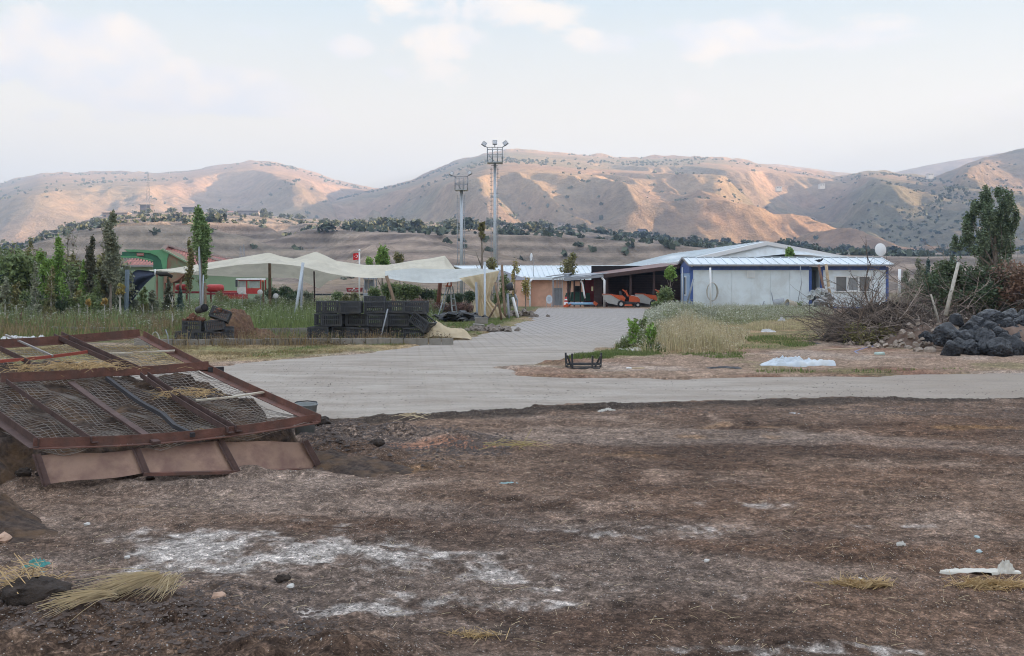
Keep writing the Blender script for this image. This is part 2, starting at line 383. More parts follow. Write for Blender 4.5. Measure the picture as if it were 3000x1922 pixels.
# ------------------------------------------------------------------ ground
def world_poly(pxs): return [(G(a, b).x, G(a, b).y) for a, b in pxs]
def inside(poly, x, y):
    r = np.zeros(x.shape, bool); n = len(poly)
    for i in range(n):
        x1, y1 = poly[i]; x2, y2 = poly[(i+1) % n]
        c = ((y1 > y) != (y2 > y)) & (x < (x2-x1)*(y-y1)/((y2-y1) if y2 != y1 else 1e-9)+x1); r ^= c
    return r
def sdist(poly, x, y):
    """signed distance: negative inside"""
    d = np.full(x.shape, 1e9); n = len(poly)
    for i in range(n):
        x1, y1 = poly[i]; x2, y2 = poly[(i+1) % n]; dx, dy = x2-x1, y2-y1; l2 = dx*dx+dy*dy+1e-12
        t = np.clip(((x-x1)*dx+(y-y1)*dy)/l2, 0, 1); d = np.minimum(d, np.hypot(x-x1-t*dx, y-y1-t*dy))
    return np.where(inside(poly, x, y), -d, d)
ROAD = world_poly([(-700, 1100), (200, 1090), (640, 1070), (1000, 1042), (1200, 1022), (1400, 988), (1510, 962), (1555, 935), (1585, 904), (1890, 904), (1930, 930), (1880, 958), (1800, 1000), (1740, 1026), (1640, 1048), (1540, 1066), (1440, 1078),
                   (1520, 1100), (1760, 1108), (2000, 1112), (2404, 1106), (3000, 1096), (3900, 1085), (3900, 1150), (3000, 1158), (2500, 1168), (2100, 1182), (1600, 1196), (1200, 1218), (900, 1240), (500, 1248), (-700, 1240)])
GRASS_L = world_poly([(560, 1068), (1000, 1040), (1200, 1020), (1400, 985), (1510, 960), (1555, 935), (1560, 915), (1500, 925), (1450, 965), (1380, 985), (1250, 1005), (900, 1015), (480, 1012), (-600, 1012), (-600, 1085), (200, 1085)])
GARDEN = world_poly([(-1500, 1000), (480, 1008), (900, 1008), (1300, 1000), (1450, 960), (1560, 912), (1590, 900), (1500, 870), (-1500, 870)])
WEEDS_R = world_poly([(1890, 904), (1930, 930), (1880, 958), (1800, 1000), (1740, 1026), (1640, 1050), (1760, 1052), (2150, 1035), (2400, 1012), (2440, 960), (2440, 900)])
DIRT_R = world_poly([(1440, 1078), (1540, 1066), (1640, 1048), (1900, 1050), (2150, 1030), (2450, 1010), (3900, 1000), (3900, 1088), (3000, 1098), (2404, 1106), (2000, 1112), (1760, 1108), (1520, 1100)])
def ell(x, y, cpx, cpy, rx, ry):
    """soft ellipse given by a photo centre and half axes in metres"""
    c = G(cpx, cpy); return np.clip(1-np.hypot((x-c.x)/rx, (y-c.y)/ry), 0, 1)
def ground_fields(X, Y):
    sd = sdist(ROAD, X, Y); edge = fbm(X, Y, 0.9, 4, 3)*0.5+fbm(X, Y, 5, 3, 8)*0.4
    s2 = sd+edge
    # heights
    near = 1-sstep(18, 40, Y)
    lot = (Y < 16)
    h = 0.018+fbm(X, Y, 2.4, 4, 21)*0.035*near+fbm(X, Y, 0.35, 4, 22)*0.016*near+np.maximum(fbm(X, Y, 0.12, 3, 23), 0)*0.022*near
    h = h+np.clip(ridged(X+0.3*Y, Y*2.2, 1.6, 3, 24)-0.55, 0, 1)*0.06*near
    h = np.where(s2 < 0, -0.05-np.clip(-s2, 0, 1)*0.05, h*sstep(0, 0.25, s2)+np.where(s2 < 0.25, -0.05*(1-s2/0.25), 0)+0.004)
    # spoil ridge along the lower kerb of the road
    bandc = sdist(ROAD, X, Y); lowside = (Y < 16.5)
    band = np.exp(-((bandc-0.35-fbm(X, Y, 3, 3, 31)*0.25)/0.28)**2)*lowside*sstep(-0.4, 0.3, fbm(X, Y, 1.6, 3, 32)+0.45)
    h = h+band*(0.018+0.03*np.maximum(fbm(X, Y, 0.25, 3, 33), 0))
    # low mound in the left foreground
    m1 = sstep(5.5, 4.8, Y+fbm(X, Y, 0.5, 3, 41)*0.25+np.clip(X+1.5, 0, 9)*0.75)
    h = h+m1*(0.085+0.09*fbm(X, Y, 0.35, 4, 42)+0.03*fbm(X, Y, 0.07, 3, 43))
    # spoil heaps beside the panel
    b1 = 0
    for (cx, cy, rx, ry, a) in [(1010, 1275, .6, .5, .09), (1180, 1280, .8, .5, .09), (1330, 1295, .7, .35, .08), (1450, 1305, .7, .25, .05), (985, 1330, .8, .45, .10), (1120, 1350, .6, .3, .07), (1260, 1370, .6, .2, .05),
                                (0, 1440, 1.0, .6, .14), (-250, 1380, 2.2, 1.2, .25), (940, 1300, .4, .5, .12), (800, 1400, .8, .2, .05), (500, 1440, 1.2, .25, .05)]:
        b1 = np.maximum(b1, a*sstep(0, 1, ell(X, Y, cx, cy, rx, ry)))
    h = h+b1*(1+0.9*fbm(X, Y, 0.28, 4, 44))*1.15
    # albedo patches
    n1 = fbm(X, Y, 1.3, 5, 51); n2 = fbm(X, Y, 0.3, 4, 52); n3 = fbm(X, Y*1.8, 3.5, 4, 53); n4 = fbm(X, Y, 0.06, 3, 54)
    def C(c): return np.array(c)[None, None, :]*np.ones(X.shape+(1,))
    def mix(a, b, f): f = np.clip(f, 0, 1)[..., None]; return a*(1-f)+b*f
    col = mix(C((0.150, 0.110, 0.088)), C((0.072, 0.050, 0.040)), sstep(-0.40, 0.30, n3+0.6*n1))
    col = mix(col, C((0.225, 0.18, 0.155)), sstep(0.12, 0.6, n1*0.7+n2*0.45-0.25*n3)*0.75)
    col = mix(col, C((0.13, 0.082, 0.058)), sstep(0.1, 0.5, fbm(X, Y, 2.0, 3, 55))*0.5)
    # broad pale dusty drifts (wheel-swept)
    dr = sstep(0.05, 0.5, fbm(X*0.45+Y*0.5, Y*1.6, 1.5, 4, 56))
    col = mix(col, C((0.23, 0.20, 0.185)), dr*0.45)
    # lime / mineral powder
    lime = 0
    for (cx, cy, rx, ry, a) in [(760, 1630, 1.25, .50, 1.35), (560, 1680, .8, .3, 1.2), (640, 1590, .9, .4, .9), (1120, 1655, 1.0, .36, 1.0), (1350, 1690, .8, .3, .75), (1380, 1770, .7, .16, 1.0), (1050, 1800, .5, .14, 1.1), (1200, 1740, .9, .2, .6), (950, 1560, .8, .3, .55),
                                (1700, 1735, .6, .15, .45), (2180, 1755, .16, .06, 1.0), (2400, 1915, 1.0, .10, .8), (2150, 1480, .7, .2, .4), (1900, 1560, 1.2, .3, .35), (2500, 1540, .9, .2, .35)]:
        lime = np.maximum(lime, a*sstep(0, 0.75, ell(X, Y, cx, cy, rx, ry)))
    n5 = fbm(X, Y, 0.14, 4, 58); lf = sstep(0.22, 1.05, lime*0.62+0.75*n2+0.65*n5+0.45*n4+0.25*n1+0.02)*sstep(0.02, .35, lime)*(1-m1)
    col = mix(col, C((0.36, 0.36, 0.365)), lf*0.8)
    h = h-lf*0.004
    # straw coloured litter
    st = 0
    for (cx, cy, rx, ry, a) in [(1150, 1380, .9, .35, .9), (1300, 1360, .8, .3, .8), (1960, 1340, 1.2, .5, .5), (2100, 1290, 1.6, .5, .4), (430, 1490, .4, .15, .5), (2850, 1260, 1.0, .3, .7), (2200, 1260, 1.4, .35, .5), (1960, 1440, .7, .2, .4)]:
        st = np.maximum(st, a*sstep(0, 1, ell(X, Y, cx, cy, rx, ry)))
    col = mix(col, C((0.20, 0.125, 0.065)), sstep(0.3, 0.8, st+0.5*n2)*0.6)
    rb = sstep(0, 1, ell(X, Y, 1330, 1310, 1.2, .35))
    col = mix(col, C((0.24, 0.125, 0.085)), sstep(0.2, 0.7, rb+0.4*n2)*0.7)
    col = mix(col, C((0.075, 0.055, 0.045))*1.0, sstep(0.1, 0.5, b1*6*(0.6+0.6*n2))*0.55)
    col = mix(col, C((0.085, 0.062, 0.05)), m1*0.7*(0.8+0.5*n2))
    col = mix(col, C((0.22, 0.16, 0.12)), m1*sstep(0.25, 0.6, n4+n2*0.5)*0.35)
    # dark damp band under the road
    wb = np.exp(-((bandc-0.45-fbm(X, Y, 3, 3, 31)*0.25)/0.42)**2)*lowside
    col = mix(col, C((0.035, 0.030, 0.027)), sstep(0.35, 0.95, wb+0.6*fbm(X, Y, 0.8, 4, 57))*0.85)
    # verge right of the road: trodden earth
    dR = sstep(0.5, -0.5, sdist(DIRT_R, X, Y)+n1*0.4)
    cR = mix(C((0.24, 0.185, 0.15)), C((0.17, 0.105, 0.08)), sstep(-0.1, 0.45, fbm(X, Y, 2.2, 4, 61)))
    cR = mix(cR, C((0.15, 0.15, 0.08)), sstep(0.15, 0.5, fbm(X, Y, 1.6, 4, 62))*0.6)
    cR = mix(cR, C((0.33, 0.30, 0.28)), sstep(0.1, 0.5, fbm(X*.5, Y, 1.1, 4, 63))*0.55)
    far = sstep(15.5, 17.0, Y)
    col = mix(col, cR, far)
    gL = sstep(0.4, -0.4, sdist(GRASS_L, X, Y)+n1*0.3)
    cG = mix(C((0.235, 0.19, 0.115)), C((0.15, 0.155, 0.075)), sstep(-0.3, 0.4, fbm(X, Y, 2.5, 4, 64)))
    cG = mix(cG, C((0.30, 0.24, 0.19)), sstep(0.2, 0.6, fbm(X, Y, 1.0, 4, 65))*0.5)
    col = mix(col, cG, gL)
    gD = sstep(0.5, -0.5, sdist(GARDEN, X, Y))
    col = mix(col, mix(C((0.09, 0.10, 0.045)), C((0.14, 0.11, 0.07)), sstep(0, 0.5, n1)), gD)
    wR = sstep(0.5, -0.5, sdist(WEEDS_R, X, Y)+n1*0.5)
    col = mix(col, mix(C((0.16, 0.15, 0.08)), C((0.25, 0.19, 0.12)), sstep(-0.2, 0.4, n1)), wR)
    col = mix(col, C((0.16, 0.14, 0.09)), sstep(60, 90, Y))
    # fine value grain
    st_ = fbm(X*.35, Y, .10, 4, 66); col = col*(1+0.40*n4*near+0.22*n2+0.35*st_*near+.30*fbm(X, Y, .035, 2, 67)*(Y < 14))[..., None]
    h = h*(1-sstep(60, 100, Y))-sstep(61, 73, Y)*1.3
    return h, np.clip(col*(1-.03*(Y < 17))[..., None]*np.array([1.18, 1.07, .96]), 0.01, 0.9)
def ground_h(x, y):
    h, _ = ground_fields(np.array([[float(x)]]), np.array([[float(y)]])); return float(h[0, 0])

def ground_mat():
    m = bpy.data.materials.new('ground_soil'); m.use_nodes = True; t = m.node_tree
    b = t.nodes['Principled BSDF']; b.inputs['Roughness'].default_value = 0.95; b.inputs['Specular IOR Level'].default_value = 0.1
    a = N(t, 'ShaderNodeAttribute'); a.attribute_name = 'albedo'
    c = N(t, 'ShaderNodeNewGeometry').outputs['Position']
    k = mixc(t, 1.0, a.outputs[0], ramp(t, noise(t, c, 14, 7, 0.8), [(0.3, 0.5), (0.7, 1.5)]), 'MULTIPLY')
    k = mixc(t, 1.0, k, ramp(t, noise(t, c, 75, 4, 0.8), [(0.32, 0.55), (0.5, 0.95), (0.68, 1.6)]), 'MULTIPLY')
    # crumbly grains: every cell of two cell patterns takes its own shade
    for sc, lo, hi in ((38, .74, 1.36), (85, .72, 1.40), (16, .88, 1.14)):
        v = N(t, 'ShaderNodeTexVoronoi'); v.inputs['Scale'].default_value = sc; L(t, mapping(t, c, (1, 1, .25), (sc, 0, 0)), v.inputs['Vector'])
        sp = N(t, 'ShaderNodeSeparateColor'); L(t, v.outputs['Color'], sp.inputs[0])
        k = mixc(t, 1.0, k, ramp(t, sp.outputs[1], [(0.0, lo), (0.6, .95), (1.0, hi)]), 'MULTIPLY')
    # pale grit: perlite and straw chips lying in the soil
    for sc, thr, cc, off in ((58, 0.20, (0.42, 0.39, 0.36), 0), (34, 0.15, (0.50, 0.48, 0.46), 9), (80, 0.22, (0.30, 0.20, 0.12), 4)):
        v = N(t, 'ShaderNodeTexVoronoi'); v.inputs['Scale'].default_value = sc; L(t, mapping(t, c, (1, 1, 0.3), (off, off, 0)), v.inputs['Vector'])
        sp = N(t, 'ShaderNodeSeparateColor'); L(t, v.outputs['Color'], sp.inputs[0])
        on = mathn(t, 'MULTIPLY', mathn(t, 'LESS_THAN', v.outputs['Distance'], thr), mathn(t, 'GREATER_THAN', mathn(t, 'ADD', sp.outputs[0], mathn(t, 'MULTIPLY', noise(t, c, 1.3, 3), 0.5)), 1.0))
        k = mixc(t, mathn(t, 'MULTIPLY', on, 0.6), k, cc)
    L(t, k, b.inputs['Base Color'])
    bn = N(t, 'ShaderNodeBump'); bn.inputs['Strength'].default_value = 0.9; bn.inputs['Distance'].default_value = 0.02
    L(t, noise(t, c, 28, 6, 0.7), bn.inputs['Height']); L(t, bn.outputs[0], b.inputs['Normal'])
    return m
m_ground = ground_mat()
def ground():
    inv = np.linspace(1/3.2, 1/60.0, 620); y = np.concatenate([1/inv, np.geomspace(61, 1600, 60)]); nx = 1100
    u = np.linspace(-0.72, 0.72, nx)
    U, Y = np.meshgrid(u, y); X = U*(Y+1.9)
    h, col = ground_fields(X, Y)
    V = np.stack([X.ravel(), Y.ravel(), h.ravel()], 1); i = np.arange(len(y)-1)[:, None]*nx+np.arange(nx-1)[None, :]
    Q = np.stack([i, i+1, i+nx+1, i+nx], -1).reshape(-1, 4)
    o = link('ground', fast_mesh('ground', V, Q, m_ground, True, col=col.reshape(-1, 3))); o['kind'] = 'structure'
ground()
mb = MB(); mb.add([(-3100, -1600, -4.0), (3100, -1600, -4.0), (3100, 4700, -4.0), (-3100, 4700, -4.0)], [(0, 1, 2, 3)], mat('plain_earth', (0.18, 0.15, 0.10), 0.95, scale=0.05, coord='Object'))
mb.build('plain')['kind'] = 'structure'

def road_mat():
    m = bpy.data.materials.new('dusty_pavers'); m.use_nodes = True; t = m.node_tree
    b = t.nodes['Principled BSDF']; b.inputs['Roughness'].default_value = 0.9; b.inputs['Specular IOR Level'].default_value = 0.15
    c = N(t, 'ShaderNodeNewGeometry').outputs['Position']
    br = N(t, 'ShaderNodeTexBrick'); L(t, mapping(t, c, (1, 1, 1), (0, 0, 0), (0, 0, R(84))), br.inputs['Vector'])
    br.inputs['Scale'].default_value = 1.0; br.inputs['Brick Width'].default_value = 0.34; br.inputs['Row Height'].default_value = 0.27; br.inputs['Mortar Size'].default_value = 0.026
    br.inputs['Color1'].default_value = (0.36, 0.335, 0.32, 1); br.inputs['Color2'].default_value = (0.30, 0.28, 0.27, 1); br.inputs['Mortar'].default_value = (0.17, 0.155, 0.14, 1); br.inputs['Mortar Smooth'].default_value = 0.4
    sx = N(t, 'ShaderNodeSeparateXYZ'); L(t, c, sx.inputs[0])
    far = ramp(t, mathn(t, 'DIVIDE', mathn(t, 'ADD', sx.outputs[1], mathn(t, 'MULTIPLY', noise(t, c, 0.3, 3), 10)), 60), [(0.46, 0.04), (0.70, 0.85)])
    dust = mixc(t, ramp(t, noise(t, mapping(t, c, (0.5, 1.6, 1)), 1.1, 7, 0.65, 0.3), [(0.32, 0.0), (0.68, 1.0)]), (0.25, 0.21, 0.175), (0.385, 0.345, 0.30))
    k = mixc(t, far, dust, br.outputs[0])
    right = ramp(t, mathn(t, 'ADD', mathn(t, 'DIVIDE', sx.outputs[0], 12), mathn(t, 'MULTIPLY', noise(t, c, .5, 5), .5)), [(0.45, 0.0), (0.85, 0.75)])
    k = mixc(t, mathn(t, 'MULTIPLY', right, mathn(t, 'SUBTRACT', 1.0, far)), k, (0.27, 0.225, 0.185))
    k = mixc(t, mathn(t, 'MULTIPLY', ramp(t, noise(t, mapping(t, c, (.6, 1.5, 1)), 2.2, 8, 0.75), [(0.48, 0.0), (0.70, 1.0)]), 0.6), k, (0.21, 0.18, 0.155))
    v = N(t, 'ShaderNodeTexVoronoi'); v.inputs['Scale'].default_value = 9; L(t, c, v.inputs['Vector'])
    k = mixc(t, mathn(t, 'MULTIPLY', mathn(t, 'LESS_THAN', v.outputs['Distance'], 0.10), 0.7), k, (0.11, 0.09, 0.075))
    k = mixc(t, 1.0, k, ramp(t, noise(t, c, 30, 5, 0.7), [(0.3, 0.85), (0.7, 1.13)]), 'MULTIPLY')
    L(t, k, b.inputs['Base Color'])
    bn = N(t, 'ShaderNodeBump'); bn.inputs['Strength'].default_value = 0.6; bn.inputs['Distance'].default_value = 0.015
    L(t, mathn(t, 'ADD', noise(t, c, 12, 5, 0.7), mathn(t, 'MULTIPLY', br.outputs['Fac'], -0.35)), bn.inputs['Height']); L(t, bn.outputs[0], b.inputs['Normal'])
    return m
def road():
    # sheet a little larger than the outline; the rougher ground rises through its edge
    c = np.array(ROAD); x0, x1 = -24, 33; ys = np.concatenate([np.linspace(10.5, 60, 240)]); xs = np.linspace(x0, x1, 260)
    X, Y = np.meshgrid(xs, ys); sd = sdist(ROAD, X, Y)
    Z = 0.0+fbm(X, Y, 4, 3, 71)*0.012-sstep(0.2, 0.9, sd)*0.25
    nx = len(xs); i = np.arange(len(ys)-1)[:, None]*nx+np.arange(nx-1)[None, :]
    Q = np.stack([i, i+1, i+nx+1, i+nx], -1).reshape(-1, 4)
    keep = (sd.ravel()[Q].min(1) < 0.9); 
    V = np.stack([X.ravel(), Y.ravel(), Z.ravel()], 1)
    o = link('road', fast_mesh('road', V, Q[keep], road_mat(), True)); o['kind'] = 'structure'
road()
# ------------------------------------------------------------------ buildings and tall structures
GL = -1.3     # the yard behind the sheds lies lower than the lot
m_panel = mat('white_sandwich_panel', (0.70, 0.77, 0.82), 0.5, var=0.04, scale=0.8, dirt=(0.42, 0.42, 0.40), dscale=0.9, dirt_amt=0.35)
m_blue = mat('blue_painted_steel', (0.055, 0.11, 0.33), 0.45, var=0.12, scale=3, dirt=(0.12, 0.16, 0.28), dscale=3)
m_bluelt = mat('pale_blue_panel', (0.30, 0.42, 0.60), 0.5, var=0.05)
m_roofp = mat('pale_sheet_roof', (0.58, 0.64, 0.68), 0.4, var=0.05, scale=1.5, dirt=(0.45, 0.46, 0.46), dscale=0.7, dirt_amt=0.4)
m_trim = mat('weathered_trim', (0.28, 0.27, 0.27), 0.6)
m_dark = mat('interior_shade_black', (0.022, 0.020, 0.022), 0.9)  # near-black stands in for the shade inside the sheds and the pipe end
m_brown = mat('dark_brown_steel', (0.06, 0.035, 0.032), 0.6, var=0.2)
m_gray = mat('grey_steel', (0.26, 0.28, 0.31), 0.5, var=0.12, scale=4)
m_white = mat('white_pvc', (0.72, 0.73, 0.74), 0.35, var=0.03)
m_glass = mat('dusty_window_glass', (0.13, 0.14, 0.15), 0.12, var=0.25, scale=1.5, spec=0.6)
m_curt = mat('grey_curtain', (0.25, 0.26, 0.27), 0.9, var=0.15, scale=9)
m_peach = mat('peach_render', (0.66, 0.40, 0.29), 0.9, var=0.08, scale=2, dirt=(0.45, 0.27, 0.20), dscale=0.8)
m_galv = mat('galvanised_steel', (0.42, 0.46, 0.50), 0.35, metal=0.35, var=0.1, scale=6)
m_wood = mat('weathered_wood', (0.21, 0.145, 0.10), 0.85, var=0.3, scale=8)
m_woodl = mat('pale_bare_wood', (0.45, 0.35, 0.24), 0.85, var=0.2, scale=8)
m_black = mat('black_plastic', (0.040, 0.043, 0.050), 0.55, var=0.3, scale=6, dirt=(0.07, 0.066, 0.06), dscale=3, dirt_amt=0.6)
m_red = mat('red_paint', (0.42, 0.045, 0.04), 0.45, var=0.15, dirt=(0.25, 0.06, 0.05))
m_dred = mat('dark_red_paint', (0.20, 0.022, 0.03), 0.5, var=0.15)
m_orange = mat('orange_paint', (0.44, 0.085, 0.03), 0.4, var=0.08)
m_lgrey = mat('light_grey_plastic', (0.45, 0.45, 0.45), 0.5, var=0.1)
m_rub = mat('tyre_rubber', (0.02, 0.02, 0.022), 0.8)
def z57(py): return EYE-(py-HOR)/51.17
def x57(px): return (px-1500)/51.17

def site_cabin():
    r = empty('site_cabin', (x57(2023), 57, 0), label='long white site cabin with blue trim and ribbed roof', cat='cabin')
    o = r.location
    def part(nm, mb, par=r): return mb.build(nm, par, origin=o if par is r else None)
    x0, xa, xb, x1 = x57(2023), x57(2378), x57(2404), x57(2603); Y, D = 57.0, 3.3; zt = 2.43
    for a, b in ((x0, xa), (xb, x1)):
        mb = MB(); n = max(2, round((b-a-0.3)/1.15)); w = (b-a-0.3)/n
        for i in range(n): mb.box((a+0.15+w*(i+0.5), Y+0.05, 1.16), (w-0.012, 0.06, 2.2), m_panel)
        mb.box(((a+b)/2, Y+D/2, 1.2), (b-a-0.04, D-0.1, 2.34), m_panel)
        part('wall', mb)
        for x in (a+0.07, b-0.07):
            for yy in (Y+0.06, Y+D-0.06): f = MB(); f.box((x, yy, 1.2), (0.14, 0.14, 2.4), m_blue); part('corner_post', f)
        f = MB(); f.box(((a+b)/2, Y+0.05, 2.335), (b-a-0.28, 0.13, 0.24), m_blue); part('top_rail', f); f = MB(); f.box(((a+b)/2, Y+0.05, 0.045), (b-a-0.28, 0.13, 0.09), m_blue); part('base_rail', f)
    g = MB(); g.box((x0-0.012, Y+D/2, 1.05), (0.05, D-0.4, 1.95), m_bluelt); g.prism([(x0-0.05, Y+0.05, 2.05), (x0-0.05, Y+D-0.05, 2.05), (x0-0.05, Y+D-0.05, 2.42), (x0-0.05, Y+D/2, 2.85), (x0-0.05, Y+0.05, 2.42)], (0.08, 0, 0), m_blue)
    part('gable_end', g)
    # narrow window in the end
    w = MB(); w.box((x0-0.05, Y+1.35, 1.3), (0.06, 0.5, 1.16), m_white); wo_ = part('window', w)
    pn = MB(); pn.box((x0-0.09, Y+1.35, 1.3), (0.02, 0.34, 1.0), m_glass); pn.build('pane', wo_, origin=o)
    b = MB(); b.box((x57(2391), Y+0.9, 1.1), (0.48, 0.05, 2.2), mat('gap_shade_grey', (0.10, 0.12, 0.13), 0.7)); part('gap_shade_sheet', b)  # dark sheet set back between the cabins, its colour stands for the gap's shade
    # roof
    rf = MB(); ya, yb = Y-0.28, Y+D+0.28; ym = Y+D/2; ze, zr = 2.50, 2.93; xs, xe = x0-0.16, x57(2612)+0.05
    for (p, q) in (((ya, ze), (ym, zr)), ((yb, ze), (ym, zr))):
        rf.prism([(xs, p[0], p[1]), (xe, p[0], p[1]), (xe, q[0], q[1]), (xs, q[0], q[1])], (0, 0, 0.045), m_roofp)
        x = xs+0.25
        while x < xe:
            rf.beam((x, p[0], p[1]+0.062), (x, q[0], q[1]+0.062), 0.06, 0.045, m_roofp); x += 0.495
    rf.beam((xs, ym, zr+0.07), (xe, ym, zr+0.07), 0.22, 0.03, m_roofp)
    rfo = part('roof', rf)
    gt = MB(); gt.beam((xs, ya-0.02, ze-0.03), (xe, ya-0.02, ze-0.03), 0.05, 0.09, m_trim); gt.beam((xs-0.03, ya, ze+.02), (xs-0.03, ym, zr+.02), 0.04, 0.12, m_trim); gt.beam((xs-0.03, yb, ze+.02), (xs-0.03, ym, zr+.02), 0.04, 0.12, m_trim)
    gt.build('gutter', rfo, origin=o)
    # window of three lights
    xa_, xb_ = x57(2448), x57(2550); za, zb = z57(853), z57(811); W_ = MB()
    fr = 0.055
    W_.box(((xa_+xb_)/2, Y-0.0, zb+fr/2), (xb_-xa_+2*fr, 0.09, fr), m_white); W_.box(((xa_+xb_)/2, Y-0.01, za-fr/2), (xb_-xa_+2*fr+.1, 0.13, fr), m_white)
    for xx in (xa_-fr/2, xa_+0.345*(xb_-xa_), xa_+0.655*(xb_-xa_), xb_+fr/2): W_.box((xx, Y, (za+zb)/2), (fr*1.4, 0.088, zb-za), m_white)
    W_.box((xa_+.5*(xb_-xa_), Y-0.004, zb-.03), (.25*(xb_-xa_), .07, .05), m_white); W_.box((xa_+.5*(xb_-xa_), Y-0.004, za+.03), (.25*(xb_-xa_), .07, .05), m_white)
    wn = part('window', W_)
    for i, c in enumerate((0.165, 0.5, 0.835)):
        q = MB(); q.box((xa_+c*(xb_-xa_), Y+0.006, (za+zb)/2), (0.28*(xb_-xa_), 0.012, zb-za-0.01), m_glass if i != 1 else m_curt); q.build('pane', wn, origin=o)
    v = MB(); vx, vz = x57(2200), z57(804); v.box((vx, Y, vz), (0.42, 0.05, 0.38), m_white)
    for i in range(5): v.box((vx, Y-0.03, vz-0.13+i*0.065), (0.34, 0.02, 0.03), m_panel)
    part('vent_panel', v)
    dp = MB(); dp.tube([(x0-0.10, Y+D-1.2, 0.0), (x0-0.10, Y+D-1.2, 2.4)], 0.045, m_white, 8); part('downpipe', dp)
site_cabin()

def big_shed():
    r = empty('white_shed', P(2248, 905, 68), label='big shed with a low white gable behind the site cabin', cat='shed'); o = Vector(r.location)
    A, B, C, Dp, E = P(2248, 712, 68), P(1964, 748, 103), P(1765, 796, 106), P(1983, 771, 66), P(2575, 774, 70.5)
    Fp = B+(E-A)
    rf = MB(); up = Vector((0, 0, 0.12))
    rf.prism([Dp, A, B, C], up, m_roofp); rf.prism([A, E, Fp, B], up, m_roofp)
    for i in range(1, 24):
        t = i/24; a = A.lerp(B, t); b = Dp.lerp(C, t); rf.beam(a+up*1.3, b+up*1.3, 0.07, 0.05, m_roofp)
        a2 = A.lerp(B, t); b2 = E.lerp(Fp, t); rf.beam(a2+up*1.3, b2+up*1.3, 0.07, 0.05, m_roofp)
    rf.build('roof', r, origin=o)
    fa = MB(); fa.beam(A+Vector((0, -.1, -.02)), Dp+Vector((0, -.1, -.02)), 0.06, 0.26, m_white); fa.beam(A+Vector((0, -.1, -.02)), E+Vector((0, -.1, -.02)), 0.06, 0.26, m_white); fa.beam(Dp+Vector((-.05, 0, -.06)), C+Vector((-.05, 0, -.06)), 0.06, 0.24, m_white)
    fa.build('fascia', r, origin=o)
    g = MB(); g.prism([A+Vector((0, .1, -.1)), Dp+Vector((0.2, .1, -.1)), P(2100, 760, 67), P(2190, 755, 67.4), P(2295, 745, 68.1), P(2370, 747, 68.5), P(2460, 757, 69.2), E+Vector((-.3, .1, -.1))], (0, 0.1, 0), m_panel)
    g.build('gable_wall', r, origin=o)
    b = MB(); b.box((P(2250, 800, 72).x, 84, 1.0), (11, 22, 3.2), m_dark); b.build('bay_shade_box', r, origin=o)  # near-black block fills the open bay in place of its shade
big_shed()

def open_shed():
    # brown lean-to against the white shed, its roof falling to the left
    r = empty('machine_shed', P(1880, 905, 61), label='dark open machine shed with sloping brown roof edge', cat='shed'); o = Vector(r.location)
    a, b = P(1766, 806, 60.2), P(2002, 776, 60.2)
    m_rr = mat('brown_red_sheet', (0.13, 0.06, 0.055), 0.5, var=0.15)
    rf = MB(); rf.prism([a, b, b+Vector((0, 9, 0.2)), a+Vector((0, 9, 0.2))], (0, 0, .05), m_rr); rf.build('roof', r, origin=o)
    f = MB(); f.beam(a+Vector((0, -.06, -.07)), b+Vector((0, -.06, -.07)), .06, .22, m_brown); f.build('fascia', r, origin=o)
    w = MB(); x0, x1 = a.x-.1, b.x+1.2
    for i in range(17): w.box(((x0+x1)/2, 66.6+(i % 2)*.02, 0.1+i*.115), (x1-x0, .03, .1), m_brown)
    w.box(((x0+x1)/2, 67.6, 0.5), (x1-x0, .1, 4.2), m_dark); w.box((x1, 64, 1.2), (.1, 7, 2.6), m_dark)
    for i in range(10): w.box((x1-.1, 60.6+i*.3, 1.1), (.06, .2, 2.2), m_brown)
    w.build('slatted_wall', r, origin=o)
    fl = MB(); fl.box(((x0+x1)/2+.3, 64.2, -.06), (x1-x0+1, 8, .14), mat('dusty_concrete', (0.12, 0.11, 0.10), .9, dirt=(.06, .055, .05))); fl.build('floor_slab', r, origin=o)
    for px in (1774, 1843, 1912):
        p = P(px, 905, 60.4); zt = a.z+(p.x-a.x)/(b.x-a.x)*(b.z-a.z)-.1
        q = MB(); q.box((p.x+.1, 60.5, zt/2), (.12, .12, zt), m_brown); q.build('post', r, origin=o)
    d = MB(); p = P(1771, 905, 59.9); d.tube([(p.x-.12, 60.1, 1.85), (p.x-.12, 60.1, 1.75), (p.x, 60.0, 1.62), (p.x, 60.0, .02)], .075, m_white, 8); d.build('downpipe', r, origin=o)
    # board leaf standing between the two bays
    d = MB(); p = P(1752, 905, 60.6)
    for i in range(9): d.box((p.x, 60.7, .14+i*.2), (.46, .05, .17), m_brown)
    d.box((p.x-.22, 60.66, .95), (.05, .06, 1.85), m_brown); d.box((p.x+.22, 60.66, .95), (.05, .06, 1.85), m_brown)
    d.build('slatted_leaf', r, origin=o)
    n = MB(); p = P(1736, 846, 60.3); n.box((p.x, 60.55, p.z), (.11, .02, .26), mat('yellow_notice', (.55, .47, .28), .8)); n.build('notice', r, origin=o)
open_shed()

